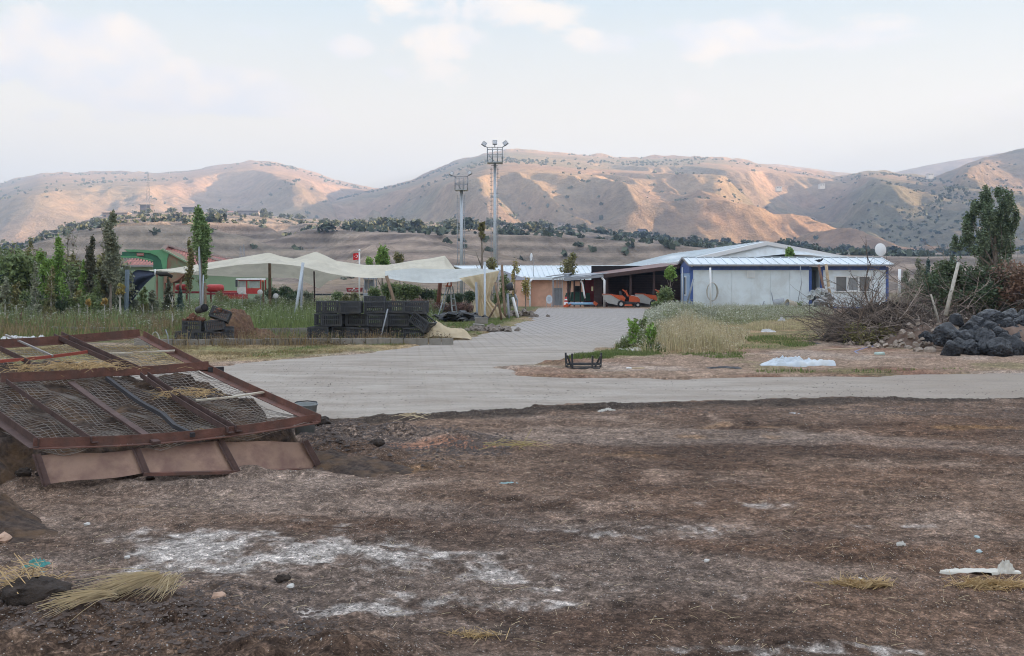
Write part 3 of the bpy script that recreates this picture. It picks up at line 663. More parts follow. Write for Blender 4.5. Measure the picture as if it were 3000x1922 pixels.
def grey_shelter():
    r = empty('grey_shelter', P(1680, 905, 60), label='low grey steel shelter with thin posts over garden machinery', cat='shelter'); o = Vector(r.location)
    rf = MB(); rf.prism([P(1652, 816, 60), P(1768, 803, 60), P(1800, 797, 66), P(1672, 806, 68)], (0, 0, .05), m_gray)
    rf.prism([P(1600, 812, 62), P(1668, 804, 60.5), P(1676, 800, 66), P(1620, 808, 68)], (0, 0, .05), m_gray); rf.build('roof', r, origin=o)
    f = MB(); f.beam(P(1652, 820, 59.95), P(1768, 808, 59.95), .05, .16, m_gray); f.beam(P(1622, 815, 60.4), P(1668, 807, 60.4), .05, .1, m_gray); f.build('fascia', r, origin=o)
    for px, w, m in ((1622, .09, m_gray), (1633, .05, m_gray), (1641, .05, m_gray), (1649, .06, m_galv), (1665, .11, m_brown), (1684, .10, m_brown), (1702, .08, m_brown), (1714, .07, m_brown)):
        p = P(px, 905, 60.6); h = EYE-(815-HOR)/F*60.6; q = MB(); q.box((p.x, 60.8+(px % 3)*.3, h/2), (w, w, h), m); q.build('post', r, origin=o)
    b = MB(); p = P(1724, 860, 62); b.box((p.x+.05, 62, .85), (.75, .05, 1.6), m_dred); b.build('side_panel', r, origin=o); b = MB()
    p = P(1636, 870, 62); b.box((p.x, 62.4, .6), (.5, .04, 1.1), m_gray); b.build('side_panel', r, origin=o)
    d = MB(); d.tube([P(1701, 822, 60.2), P(1707, 833, 60.2), P(1711, 860, 60.1), P(1714, 874, 60.1)], .055, m_white, 8); d.build('downpipe', r, origin=o)
grey_shelter()

def peach_building():
    r = empty('peach_building', (P(1680, 820, 76).x, 76, GL), label='low peach walled building with pale ribbed roof', cat='building'); o = Vector(r.location)
    Y = 76; x0, x1 = P(1556, 0, Y).x, P(1830, 0, Y).x; ze = EYE-(817-HOR)/F*Y
    w = MB()
    n = 5; dx = (x1-x0)/n
    for i in range(n): w.box((x0+dx*(i+.5), Y+.1, (ze+GL)/2), (dx-.01, .2, ze-GL), m_peach)
    w.box(((x0+x1)/2, Y+3, (ze+GL)/2), (x1-x0, 5.5, ze-GL-.02), m_peach)
    # wing to the left, coming a little forward
    xl, xr = P(1505, 0, 75).x, P(1554, 0, 75).x
    w.box(((xl+xr)/2, 75.6, (ze+GL)/2-.05), (xr-xl, 1.0, ze-GL-.1), m_peach); w.build('wall', r, origin=o)
    g = MB(); g.prism([(xl-1.2, 75.05, ze-.1), (xr, 75.05, ze-.1), (xl-1.2, 75.05, ze+.75)], (0, .1, 0), mat('lavender_board', (.42, .43, .52), .8)); g.build('gable_board', r, origin=o)
    rf = MB(); zr = EYE+39/F*80
    L0 = P(1330, 783, 80).x; R1 = P(1835, 0, 80).x
    rf.prism([(x0-.1, Y-.35, ze+.05), (x1, Y-.35, ze+.05), (R1, 80, zr), (L0, 80, zr), (P(1400, 0, 77).x, 77, ze+.3)], (0, 0, .07), m_roofp)
    x = x0-4.2
    while x < x1:
        ya = Y-.35 if x > x0 else Y-.35+(x0-x)*.25
        rf.beam((x, ya, ze+.14+(ya-Y+.35)/4.35*(zr-ze)), (x-.25, 80, zr+.09), .07, .06, m_roofp); x += .40*1.02
    rf.prism([(L0, 80, zr), (R1, 80, zr), (R1, 84, ze), (L0, 84, ze)], (0, 0, .07), m_roofp)
    rf.beam((L0, 80, zr+.1), (R1, 80, zr+.1), .2, .05, m_white); rfo = rf.build('roof', r, origin=o)
    gt = MB(); gt.beam((x0-.1, Y-.42, ze), (x1, Y-.42, ze), .14, .17, m_panel); gt.build('gutter', rfo, origin=o)
    d = MB(); a = P(1560, 818, 75.3); d.tube([a, P(1553, 824, 75.1), P(1551, 832, 75), P(1553, 905, 74.6)], .08, m_white, 8); d.build('downpipe', r, origin=o)
    n_ = MB(); p = P(1539, 847, 74.9); n_.box(p, (.5, .03, .33), m_white); n_.build('notice', r, origin=o)
peach_building()

def dish(name, c, rad, az, tilt, pole_pts, label, m=m_white):
    r = empty(name, pole_pts[0], label=label, cat='satellite dish'); o = Vector(r.location)
    M = Matrix.Rotation(az, 3, 'Z') @ Matrix.Rotation(tilt, 3, 'X')
    b = MB(); prof = [(0.001, 0)]+[(rad*i/8, 0.22*rad*(i/8)**2) for i in range(1, 9)]
    b.lathe(prof, m, 24, c, M); b.lathe([(q[0], q[1]-.02) for q in prof[::-1]], m, 24, c, M); b.build('reflector', r, origin=o)
    a = MB(); tip = Vector(c)+M @ Vector((0, 0, rad*.75)); a.tube([Vector(c)+M @ Vector((0, -rad*.9, rad*.2)), tip], rad*.03, m_gray, 6); a.box(tip, (rad*.16,)*3, m_gray); a.build('feed_arm', r, origin=o)
    p = MB(); p.tube(pole_pts, rad*.055, m_gray, 7); p.build('pole', r, origin=o)
c = P(2582, 731, 58.4); dish('satellite_dish', c, .38, R(195), R(95), [P(2590, 757, 58.5), P(2590, 745, 58.5), c], 'large white satellite dish on the right end of the cabin roof')
c = P(1558, 753, 76); dish('satellite_dish', c, .30, R(250), R(85), [P(1563, 812, 76), P(1562, 756, 76), c], 'small satellite dish on a thin pole above the peach building')

def mast(px, Y, ptop, pbase_z, plat_py, arms, label):
    p = P(px, HOR, Y); zt = P(px, plat_py, Y).z
    r = empty('floodlight_mast', (p.x, Y, pbase_z), label=label, cat='floodlight mast'); o = Vector(r.location)
    s = Y/F
    a = MB(); a.tube([(p.x, Y, pbase_z), (p.x, Y, (pbase_z+zt)/2), (p.x, Y, zt)], [5.6*s, 5.0*s, 4.2*s], m_galv, 14); a.build('pole', r, origin=o)
    lad = MB()
    for dx in (-11*s, 8.5*s):
        lad.tube([(p.x+dx, Y-.2, pbase_z), (p.x+dx, Y-.2, zt-14*s)], .035, m_gray, 5)
        z = pbase_z+.3; i = 0
        while z < zt-14*s:
            lad.tube([(p.x+dx-.12, Y-.2, z), (p.x+dx+.16, Y-.2, z)], .02, m_gray, 4); z += .42; i += 1
            if i % 7 == 0: lad.tube([(p.x+dx, Y-.2, z), (p.x, Y, z)], .025, m_gray, 4)
    lad.build('ladder', r, origin=o)
    hw = arms['w']*s; ht = arms['h']*s; dpt = .9
    b = MB(); b.box((p.x, Y, zt+.04), (2*hw, 2*dpt, .12), m_galv)
    for sx_ in (-1, -.33, .33, 1):
        for sy in (-1, 1): b.tube([(p.x+hw*sx_, Y+dpt*sy, zt), (p.x+hw*sx_, Y+dpt*sy, zt+ht)], .035, m_gray, 5)
    for zz_ in (.5, 1.0):
        for sy in (-1, 1): b.tube([(p.x-hw, Y+dpt*sy, zt+ht*zz_), (p.x+hw, Y+dpt*sy, zt+ht*zz_)], .035, m_gray, 5)
        for sx_ in (-1, 1): b.tube([(p.x+hw*sx_, Y-dpt, zt+ht*zz_), (p.x+hw*sx_, Y+dpt, zt+ht*zz_)], .035, m_gray, 5)
    b.tube([(p.x-hw*.9, Y, zt+.6*ht), (p.x, Y, zt+.1)], .04, m_gray, 5)
    b.build('platform_cage', r, origin=o)
    for (lx, lz, tilt, yaw, w) in arms['l']:
        q = MB(); c = Vector((p.x+lx*s, Y-dpt, zt+ht+lz*s)); ar = 0
        q.tube([(p.x+max(-hw, min(hw, lx*s)), Y-dpt, zt+ht), (c.x, Y-dpt, c.z-6*s)], .05, m_gray, 6)
        e = (R(tilt), R(yaw), 0)
        q.box(c, (w*s, .22, 12*s), m_gray, (R(-25), R(yaw), 0)); q.box(c+Vector((0, -.12, 0)), (w*s*.85, .05, 10*s), mat('floodlight_glass', (.45, .46, .48), .2, spec=.6), (R(-25), R(yaw), 0))
        q.build('floodlight', r, origin=o)
mast(1450, 105, 0, GL, 478, dict(w=22, h=43, l=[(-31, 10, 0, 35, 12), (0, 14, 0, 0, 13), (31, 12, 0, -38, 13)]), 'tallest floodlight mast with three lamps and a cage platform')
mast(1352, 112, 0, GL, 558, dict(w=18, h=39, l=[(-27, 8, 0, 30, 10), (25, 10, 0, -28, 11)]), 'shorter floodlight mast with two lamps left of the tallest one')

# ---- tiled house
def tile_mat():
    m = bpy.data.materials.new('red_roof_tiles'); m.use_nodes = True; t = m.node_tree; b = t.nodes['Principled BSDF']; b.inputs['Roughness'].default_value = .8
    c = N(t, 'ShaderNodeNewGeometry').outputs['Position']
    br = N(t, 'ShaderNodeTexBrick'); cb = N(t, 'ShaderNodeCombineXYZ'); s_ = N(t, 'ShaderNodeSeparateXYZ'); L(t, c, s_.inputs[0]); L(t, s_.outputs[0], cb.inputs[0]); L(t, mathn(t, 'MULTIPLY', s_.outputs[2], 2.2), cb.inputs[1]); L(t, cb.outputs[0], br.inputs['Vector'])
    br.inputs['Brick Width'].default_value = .28; br.inputs['Row Height'].default_value = .32; br.inputs['Mortar Size'].default_value = .035; br.inputs['Scale'].default_value = 1
    br.inputs['Color1'].default_value = (.33, .11, .08, 1); br.inputs['Color2'].default_value = (.42, .17, .13, 1); br.inputs['Mortar'].default_value = (.15, .06, .055, 1)
    L(t, br.outputs[0], b.inputs['Base Color']); return m
m_tile = tile_mat(); m_sage = mat('sage_green_render', (.24, .33, .22), .9, var=.06, scale=1.0)
def house():
    r = empty('tiled_house', P(560, 905, 84), label='sage green house with a red tiled hip roof behind the canopy', cat='house'); o = Vector(r.location); o.z = GL; r.location.z = GL
    Y = 84; A = P(488, 722, 90); FL, FR = P(425, 779, Y), P(705, 800, Y); FR.z = FL.z = P(0, 782, Y).z; BR = FR+Vector((0, 13, 0)); BL = FL+Vector((0, 13, 0)); A2 = P(508, 727, 91)
    w = MB(); w.box(((FL.x+FR.x)/2-.1, Y+6.6, (FL.z+GL)/2), (FR.x-FL.x-.6, 12.2, FL.z-GL), m_sage); w.build('wall', r, origin=o)
    rf = MB(); th = Vector((0, 0, .12)); rf.add([FL, FR, BR, BL, A, A2], [(0, 1, 5, 4), (1, 2, 5), (2, 3, 4, 5), (3, 0, 4)], m_tile); rf.add([FL-th, FR-th, BR-th, BL-th, FL, FR, BR, BL], [(0, 1, 5, 4), (1, 2, 6, 5), (2, 3, 7, 6), (3, 0, 4, 7), (3, 2, 1, 0)], m_trim)
    for a, b in ((A, A2), (A2, FR), (A, FL), (A2, BR)):
        for i in range(30): q = a.lerp(b, (i+.5)/30); rf.box(q+Vector((0, 0, .08)), (.3, .3, .14), mat('ridge_tiles', (.40, .33, .30), .8))
    rf.build('roof', r, origin=o)
    # low wing on the left
    Y2 = 82; a, b = P(348, 777, Y2), P(452, 777, Y2); c, d = P(452, 757, 85), P(383, 757, 85)
    w = MB(); w.box(((a.x+b.x)/2+.15, Y2+3, (a.z+GL)/2), (b.x-a.x-.5, 5.4, a.z-GL), m_sage); w.build('wall', r, origin=o)
    rf = MB(); e = Vector((0, 6, 0)); rf.add([a, b, c, d, a+e, b+e], [(0, 1, 2, 3), (0, 3, 4), (4, 3, 2, 5)], m_tile); rf.beam(a+Vector((0, -.05, -.06)), b+Vector((0, -.05, -.06)), .06, .14, m_trim); rf.build('roof', r, origin=o)
    q = MB(); p = P(357, 800, 81.6); q.tube([(p.x, 81.6, a.z), (p.x, 81.6, GL)], .2, m_white, 8); q.build('porch_post', r, origin=o)
house()

def green_machine():
    Y = 66; r = empty('forage_machine', P(480, 905, Y), label='old green and rusty farm machine with a long curved chute', cat='farm machine'); o = Vector(r.location)
    mg = mat('faded_green_paint', (.10, .30, .15), .5, var=.2, scale=1.2, dirt=(.16, .28, .17), dscale=1); mgd = mat('dark_green_paint', (.035, .13, .08), .5, var=.2, scale=2)
    mr = mat('rusty_green_sheet', (.27, .13, .09), .8, var=.25, scale=1.5, dirt=(.14, .24, .15), dscale=.9, dirt_amt=.7)
    def poly(pts, y0, th, m, nm, b=None):
        q = MB(); q.prism([P(a, c, Y)+Vector((0, y0, 0)) for a, c in pts], (0, th, 0), m); return q.build(nm, r, origin=o)
    ch = poly([(357, 738), (370, 737), (443, 741), (462, 750), (472, 762), (480, 795), (449, 795), (449, 768), (430, 762), (400, 756), (353, 754), (351, 748), (358, 746)], 0, 1.2, mgd, 'chute')
    poly([(364, 731), (400, 731), (443, 734), (445, 742), (400, 738), (376, 738)], -.05, 1.3, mg, 'chute_cover')
    poly([(443, 734), (477, 731), (497, 742), (492, 757), (488, 800), (480, 795), (473, 762), (462, 750), (443, 742)], -.12, 1.9, mg, 'housing')
    poly([(477, 731), (510, 745), (549, 770), (553, 790), (540, 806), (520, 822), (500, 830), (480, 828), (484, 800), (492, 757), (497, 743)], -.08, 1.8, mr, 'hopper')
    poly([(352, 750), (400, 750), (449, 762), (449, 766), (400, 755), (352, 755)], -.08, .1, mg, 'side_rail')
    q = MB(); q.beam(P(477, 731, Y)+Vector((0, -.15, .03)), P(551, 770, Y)+Vector((0, -.15, .03)), .14, .1, m_sage); q.build('edge_rail', r, origin=o)
    q = MB()
    for i in range(11): p = P(358+i*8.6, 754+i*i*.11, Y-.05); q.box(p+Vector((0, 0, -.06)), (.04, .04, .12), mgd)
    q.build('teeth', r, origin=o)
    q = MB(); p = P(411, 745.5, Y-.12); q.box(p, (.46, .03, .18), mat('faded_red_plate', (.30, .12, .11), .6))
    for i in range(6): q.box(p+Vector((-.15+i*.06, -.02, 0)), (.022, .01, .07), mat('pale_letter', (.5, .42, .38), .6))
    q.build('name_plate', r, origin=o)
    q = MB()
    for px, py in ((455, 795), (478, 800), (525, 815), (505, 825)): p = P(px, py, Y); q.beam(p+Vector((0, .3, 0)), (p.x, Y+.3, 0), .12, .12, mr)
    q.build('leg_frame', r, origin=o)
green_machine()

def tank(px0, px1, py0, py1, Y, m, label, nm='tanker'):
    a, b = P(px0, (py0+py1)/2, Y), P(px1, (py0+py1)/2, Y); rad = (py1-py0)/2/F*Y
    r = empty(nm, (a.x, Y, GL if Y > 66 else 0), label=label, cat='tank trailer'); o = Vector(r.location)
    M = Matrix.Rotation(R(90), 3, 'Y'); Lg = b.x-a.x
    q = MB(); q.lathe([(0.001, 0), (rad*.8, .05), (rad, .2), (rad, Lg-.2), (rad*.8, Lg-.05), (.001, Lg)], m, 20, a, M); q.build('barrel', r, origin=o)
    f = MB(); f.box((a.x+Lg/2+.3, Y, a.z-rad-.1), (Lg+1.2, .8, .14), m_dred)
    for dx in (.25, .75):
        f.beam((a.x+Lg*dx, Y, a.z-rad), (a.x+Lg*dx, Y, o.z+.4), .1, .1, m_dred)
    f.build('chassis', r, origin=o)
    for sy in (-.5, .5):
        w = MB(); w.lathe([(.1, -.1), (.42, -.12), (.45, -.08), (.45, .08), (.42, .12), (.1, .1)], m_rub, 18, (a.x+Lg*.5, Y+sy, o.z+.45), Matrix.Rotation(R(90), 3, 'X')); w.build('wheel', r, origin=o)
tank(605, 656, 833, 856, 70, m_red, 'red cylindrical tank trailer left of the red tractor')
tank(514, 558, 832, 852, 68, m_red, 'red tank half hidden by shrubs under the rusty machine')

def tractor():
    Y = 71; r = empty('red_tractor', P(730, 905, Y), label='red and white tractor cab showing under the left sail of the canopy', cat='tractor'); o = Vector(r.location); o.z = GL; r.location.z = GL
    def p(a, b, y=Y): return P(a, b, y)
    mw = mat('off_white_paint', (.60, .60, .58), .5)
    roof = MB(); roof.box((p(729, 0).x, Y+.6, p(0, 817.5).z), (1.75, 1.7, .13), mw, top=(.94, .94)); roof.build('cab_roof', r, origin=o)
    c = MB(); x0, xm, x1 = p(698, 0).x, p(724, 0).x, p(765, 0).x; zt, zb = p(0, 819).z, p(0, 860).z
    for x, m in ((x0, mw), (xm, m_red), (x1, m_red)):
        for yy in (Y-.1, Y+1.3): q_ = MB(); q_.box((x, yy, (zt+zb)/2), (.08, .08, zt-zb), m); q_.build('cab_pillar', r, origin=o)
    c.box(((x0+xm)/2, Y-.1, zb+.2), (xm-x0, .06, .5), mw); c.box(((xm+x1)/2, Y-.1, zb+.18), (x1-xm, .06, .4), m_red); c.box(((xm+x1)/2, Y-.1, zt-.05), (x1-xm, .07, .12), m_red); c.box(((x0+xm)/2, Y-.1, zt-.05), (xm-x0, .06, .1), m_red)
    c.build('cab_frame', r, origin=o)
    for a, b, py0, py1 in ((702, 722, 823, 845), (731, 761, 823, 843)):
        g = MB(); pa, pb = p(a, py1), p(b, py0); g.box(((pa.x+pb.x)/2, Y-.06, (pa.z+pb.z)/2), (pb.x-pa.x, .03, pb.z-pa.z), mat('pale_cab_glass', (.30, .36, .36), .15, spec=.6)); g.build('window', r, origin=o)
    h = MB(); h.box((p(680, 0).x, Y+.3, zb-.1), (1.9, .9, .6), m_red, top=(.95, .9)); h.build('bonnet', r, origin=o)
    for x, rr in ((p(665, 0).x, .45), (p(745, 0).x, .75)):
        for sy in (-.3, 1.3): w = MB(); w.lathe([(.15, -.15), (rr*.9, -.17), (rr, -.12), (rr, .12), (rr*.9, .17), (.15, .15)], m_rub, 20, (x, Y+sy, GL+rr), Matrix.Rotation(R(90), 3, 'X')); w.build('wheel', r, origin=o)
    b = MB(); b.lathe([(.001, 0), (.07, .0), (.07, .16), (.001, .18)], m_orange, 10, (p(770, 0).x, Y, p(0, 828).z)); b.build('beacon', r, origin=o)
    m = MB(); m.box((p(699, 0).x-.08, Y-.25, p(0, 830).z), (.14, .05, .5), m_black); m.build('mirror', r, origin=o)
tractor()
def tractor2():
    Y = 74; r = empty('grey_tractor', P(1070, 905, Y), label='grey tractor with a dark red front box behind the sagging canopy', cat='tractor'); o = Vector(r.location); o.z = GL; r.location.z = GL
    b = MB(); p = P(1039, 849, Y); b.box(p, (1.05, .6, .30), m_dred, top=(1.1, 1))
    b.box(p+Vector((0, -.31, .12)), (1.1, .02, .05), m_red); b.build('front_box', r, origin=o)
    l = MB(); mw = mat('white_letter_paint', (.7, .7, .7), .5)
    for i in range(9): l.box(p+Vector((-.36+i*.085, -.33, -.01+.012*math.sin(i*1.9))), (.05, .01, .05 if i % 3 else .08), mw)
    l.box(p+Vector((.0, -.33, .10)), (.14, .01, .06), mw); l.build('lettering', r, origin=o)
    c = MB(); x0, x1 = P(1064, 0, Y).x, P(1096, 0, Y).x
    for x in (x0, x1):
        for yy in (Y+.2, Y+1.5): c = MB(); c.beam((x, yy, P(0, 858, Y).z), (x+(.1 if x == x0 else -.05), yy, P(0, 817, Y).z), .07, .07, m_gray); c.build('cab_pillar', r, origin=o)
    c = MB(); c.box(((x0+x1)/2, Y+.8, P(0, 816, Y).z), (x1-x0, 1.5, .12), m_gray); c.build('cab_roof', r, origin=o)
    g = MB(); g.box(((x0+x1)/2, Y+.24, P(0, 834, Y).z), (x1-x0-.15, .03, .75), m_glass); g.build('window', r, origin=o)
    h = MB(); h.box(((x0+x1)/2, Y+.4, .3), (.7, 1.6, .7), m_gray); h.build('bonnet', r, origin=o)
    for sx_ in (-.6, .6): w = MB(); w.lathe([(.15, -.15), (.6, -.17), (.66, 0), (.6, .17), (.15, .15)], m_rub, 18, ((x0+x1)/2+sx_, Y+.9, GL+.66), Matrix.Rotation(R(90), 3, 'Y')); w.build('wheel', r, origin=o)
tractor2()

# ---- flag
def flag():
    Y = 60; r = empty('flag_pole', P(1053, 905, Y), label='white flag pole flying a small red flag with white crescent and star', cat='flag pole'); o = Vector(r.location)
    a = MB(); p = P(1053, 735, Y); a.tube([(p.x, Y, 0), (p.x, Y, p.z)], [.055, .045], m_white, 10); a.lathe([(.001, .1), (.09, .05), (.09, 0), (.05, -.02)], m_white, 10, (p.x, Y, p.z)); a.build('pole', r, origin=o)
    mf = mat('flag_red', (.62, .02, .03), .7, var=.05); mw = mat('flag_white', (.8, .8, .8), .7, var=.02)
    x1, zt = p.x-.05, P(0, 741, Y).z; w, h = .33, .40
    def S_(u, v): return Vector((x1-u*w, Y-.03+.04*math.sin(u*7+v*2), zt-v*h-.04*u*(1)+.0))
    f = MB(); f.grid([[S_(i/14, j/10) for i in range(15)] for j in range(11)], mf, thick=(0, .008, 0)); fo = f.build('flag', r, origin=o)
    e = MB(); n = 22; outer, inner = [], []
    # crescent as the area between two circles, opening away from the pole's side of the cloth
    cx, cy, R1, cx2, R2 = .42, .48, .23, .475, .185
    pts = []
    for i in range(n+1):
        th = R(42)+(R(360-84))*i/n; pts.append((cx+R1*math.cos(th)*h/w*1.0, cy+R1*math.sin(th)))
    pts2 = []
    for i in range(n+1):
        th = R(52)+(R(360-104))*i/n; pts2.append((cx2+R2*math.cos(th)*h/w, cy+R2*math.sin(th)))
    vs = []; fs = []
    for sgn in (-.012,):
        for (a1, b1), (a2, b2) in zip(pts, pts2): vs += [S_(a1, b1)+Vector((0, sgn, 0)), S_(a2, b2)+Vector((0, sgn, 0))]
    for i in range(n): fs.append((2*i, 2*i+1, 2*i+3, 2*i+2))
    e.add(vs, fs, mw)
    st = []; cxs, cys = .78, .48
    for i in range(10):
        rr = .085 if i % 2 == 0 else .036; th = math.pi+i*math.pi/5; st.append(S_(cxs+rr*math.cos(th)*h/w, cys+rr*math.sin(th))+Vector((0, -.012, 0)))
    c = S_(cxs, cys)+Vector((0, -.012, 0)); e.add([c]+st, [(0, i+1, (i+1) % 10+1) for i in range(10)], mw)
    e.build('emblem', fo, origin=o)
flag()

# ---- ride-on mowers
def mower():
    r = empty('ride_on_mower', (0, 0, 0)); mg = mat('mower_grey', (.33, .33, .32), .5, var=.08)
    # length along +x (front at +x), origin at rear wheel ground line
    b = MB(); sec = [(-1.15, .86, .52, .34), (-1.0, .42, .45, .0), (-.4, .14, .45, 0), (-.05, .16, .45, 0)]
    pts = [(-1.18, .88), (-.98, .45), (-.80, .30), (-.02, .14), (.05, .52), (-.55, .84), (-.62, .86)]
    b.prism([(x, -.48, z) for x, z in pts], (0, .96, 0), mg); b.build('grass_bag', r)
    b = MB(); b.prism([(x, -.50, z) for x, z in [(-1.20, .88), (-.62, .875), (-.02, .52), (.06, .56), (-.50, .90), (-1.15, .92)]], (0, 1.0, 0), m_orange); b.build('bag_lid', r)
    b = MB(); b.prism([(x, -.36, z) for x, z in [(-.02, .58), (.10, .40), (.30, .36), (.40, .62), (.22, .80), (-.4, .86), (-.45, .82)]], (0, .72, 0), m_orange); b.build('rear_body', r)
    b = MB(); b.prism([(x, -.22, z) for x, z in [(.05, .62), (.42, .62), (.44, .70), (.16, .74), (.10, 1.08), (-.02, 1.10), (-.04, .75)]], (0, .44, 0), m_black); b.build('seat', r)
    b = MB(); b.prism([(x, -.28, z) for x, z in [(.62, .40), (1.34, .34), (1.36, .56), (1.20, .70), (.95, .78), (.66, .80)]], (0, .56, 0), m_orange)
    b.box((1.02, 0, .77), (.5, .3, .03), m_lgrey, (0, R(10), 0)); b.build('bonnet', r)
    b = MB(); b.tube([(.60, 0, .55), (.54, 0, .9), (.44, 0, 1.02)], .035, m_black, 7)
    n = 14; b.tube([(.40+.05*math.sin(i/n*2*math.pi)*1.2, .17*math.cos(i/n*2*math.pi), 1.05+.11*math.sin(i/n*2*math.pi)) for i in range(n+1)], .02, m_orange, 6, cap=False); b.prism([(x, -.2, z) for x, z in [(.5, .75), (.64, .75), (.52, 1.0), (.44, 1.1), (.2, 1.22), (.16, 1.18), (.36, 1.04)]], (0, .4, 0), m_orange); b.build('steering_column', r)
    b = MB(); b.box((.66, 0, .34), (1.35, .5, .16), m_black); b.box((.55, 0, .16), (.62, 1.0, .10), m_orange, top=(.9, .95)); b.build('mower_deck', r)
    for x, rr, nm in ((.10, .245, 1), (1.22, .19, 0)):
        for sy in (-.42, .42):
            w = MB(); Mx = Matrix.Rotation(R(90), 3, 'X'); w.lathe([(rr*.5, -.10), (rr*.92, -.11), (rr, -.07), (rr, .07), (rr*.92, .11), (rr*.5, .10)], m_rub, 20, (x, sy, rr), Mx); wo2 = w.build('wheel', r)
            h = MB(); h.lathe([(.001, .07), (rr*.25, .08), (rr*.5, .05), (rr*.52, .1), (rr*.52, -.1), (rr*.5, -.05), (rr*.25, -.08), (.001, -.07)], m_lgrey, 14, (x, sy, rr), Mx); h.build('rim', wo2)
    return r
mw1 = mower(); g = P(1802, 903, 58.9); mw1.location = (g.x+.3, 59.2, .015); mw1.rotation_euler = (0, 0, R(-6)); mw1.scale = (.88,)*3
tag(mw1, 'orange ride-on mower with grey grass bag, in full view by the white downpipe', 'ride-on mower', 'ride-on mowers at the machine shed')
mw2 = copy_tree(mw1, loc=(P(1885, 0, 60).x+.62, 60.6, .015), rot=(0, 0, R(-10)), label='orange ride-on mower half hidden behind the shrub and weeds', cat='ride-on mower', group='ride-on mowers at the machine shed')

# ---- things under the shelter
r = empty('traffic_cone', P(1658, 905, 59.6), label='tall red and white traffic cone by the shelter', cat='traffic cone')
b = MB(); b.box((0, 0, .03), (.42, .42, .05), m_red); b.lathe([(.17, .05), (.045, .72), (.001, .74)], m_red, 18); b.build('cone', r)
b = MB(); b.lathe([(.139, .25), (.108, .42)], m_white, 18); b.lathe([(.094, .52), (.076, .6)], m_white, 18); b.build('reflective_bands', r)
r = empty('orange_roller', P(1702, 905, 59.4), label='orange framed implement with a pale blue roller on the floor', cat='roller')
b = MB(); b.tube([(-.75, 0, .30), (.75, 0, .30)], .085, mat('pale_blue_paint', (.20, .35, .50), .5), 12); b.build('roller', r)
b = MB(); b.beam((-.8, 0, .32), (-1.0, 0, .08), .1, .12, m_orange); b.beam((-1.0, 0, .08), (.9, 0, .06), .12, .08, m_orange); b.beam((.75, 0, .40), (.95, 0, .25), .16, .2, m_orange); b.beam((-1.0, -.1, .06), (-.6, -.1, .3), .06, .06, m_orange); b.build('frame', r)
r = empty('green_tractor', P(1693, 905, 62), label='small dark green tractor parked inside the grey shelter', cat='tractor')
mgt = mat('tractor_green', (.03, .10, .07), .5, var=.2)
b = MB(); b.box((0, .4, .75), (.85, 1.6, .6), mgt, top=(.9, .95)); b.build('bonnet', r)
b = MB(); b.box((-.62, .2, .75), (.3, .9, .5), mgt, top=(.7, .7)); b.box((.62, .2, .75), (.3, .9, .5), mgt, top=(.7, .7)); b.build('mudguards', r)
b = MB()
for x in (-.45, .45): b.beam((x, .9, .9), (x*.9, .7, 1.75), .05, .05, m_black)
b.beam((-.42, .7, 1.75), (.42, .7, 1.75), .06, .06, m_black); b.box((.05, .9, 1.15), (.45, .12, .55), m_black); b.build('roll_bar', r)
for x in (-.62, .62): b = MB(); b.lathe([(.12, -.13), (.4, -.15), (.45, 0), (.4, .15), (.12, .13)], m_rub, 18, (x, .5, .45), Matrix.Rotation(R(90), 3, 'Y')); b.build('wheel', r)
r = empty('round_sign', P(1609, 905, 60.2), label='round topped pale notice board on two legs left of the shelter', cat='sign')
b = MB(); n = 22; b.prism([(.19*math.cos(2*math.pi*i/n), 0, .58+.27*math.sin(2*math.pi*i/n)) for i in range(n)], (0, .03, 0), mat('pale_sign_face', (.55, .60, .66), .5)); so = b.build('sign_face', r)
b = MB()
for i in range(5): b.box((0, -.006, .70-i*.055), (.22-.03*abs(i-2), .006, .016), mat('sign_print', (.22, .30, .42), .6))
b.build('print', so)
b = MB(); b.tube([(-.15, .05, 0), (-.15, .05, .6)], .02, m_galv, 6); b.tube([(.15, .05, 0), (.15, .05, .6)], .025, m_galv, 6); b.build('legs', r)
# ------------------------------------------------------------------ rusty mesh panel on the manure heap
m_rust = mat('rusty_angle_iron', (0.145, 0.070, 0.054), 0.8, var=0.3, scale=9, bump=0.4, bscale=60, dirt=(0.10, 0.065, 0.055), dscale=5, dirt_amt=.7)
m_rustd = mat('dark_rusted_steel', (0.085, 0.052, 0.046), 0.8, var=0.3, scale=9, bump=0.3)
m_rustp = mat('rusty_sheet_plate', (0.25, 0.16, 0.118), 0.75, var=0.16, scale=3, bump=0.25, bscale=30, dirt=(0.15, 0.085, 0.07), dscale=4, dirt_amt=.75)
m_slate = mat('blue_grey_bar', (0.04, 0.038, 0.042), 0.8, var=0.2, scale=8)
m_wire = mat('dull_mesh_wire', (0.32, 0.29, 0.265), 0.6, metal=.1, var=0.3, scale=7, dirt=(0.13, .08, .06), dscale=3)
PN0, PN1, PF0, PF1 = Vector((-1.725, 8.80, .385)), Vector((-3.60, 7.50, .38)), Vector((-4.22, 11.3, 1.00)), Vector((-6.09, 10.0, .93))
def sag(u, v):
    return -0.05*math.sin(math.pi*min(max(u, 0), 1))*(1-.5*v)-.05*math.sin(math.pi*v)*(.6+.4*math.sin(5*u))
def pan(u, v, dz=0.0, s=1.0):
    p = PN0.lerp(PN1, u).lerp(PF0.lerp(PF1, u), v); return p+Vector((0, 0, dz+sag(u, v)*s))
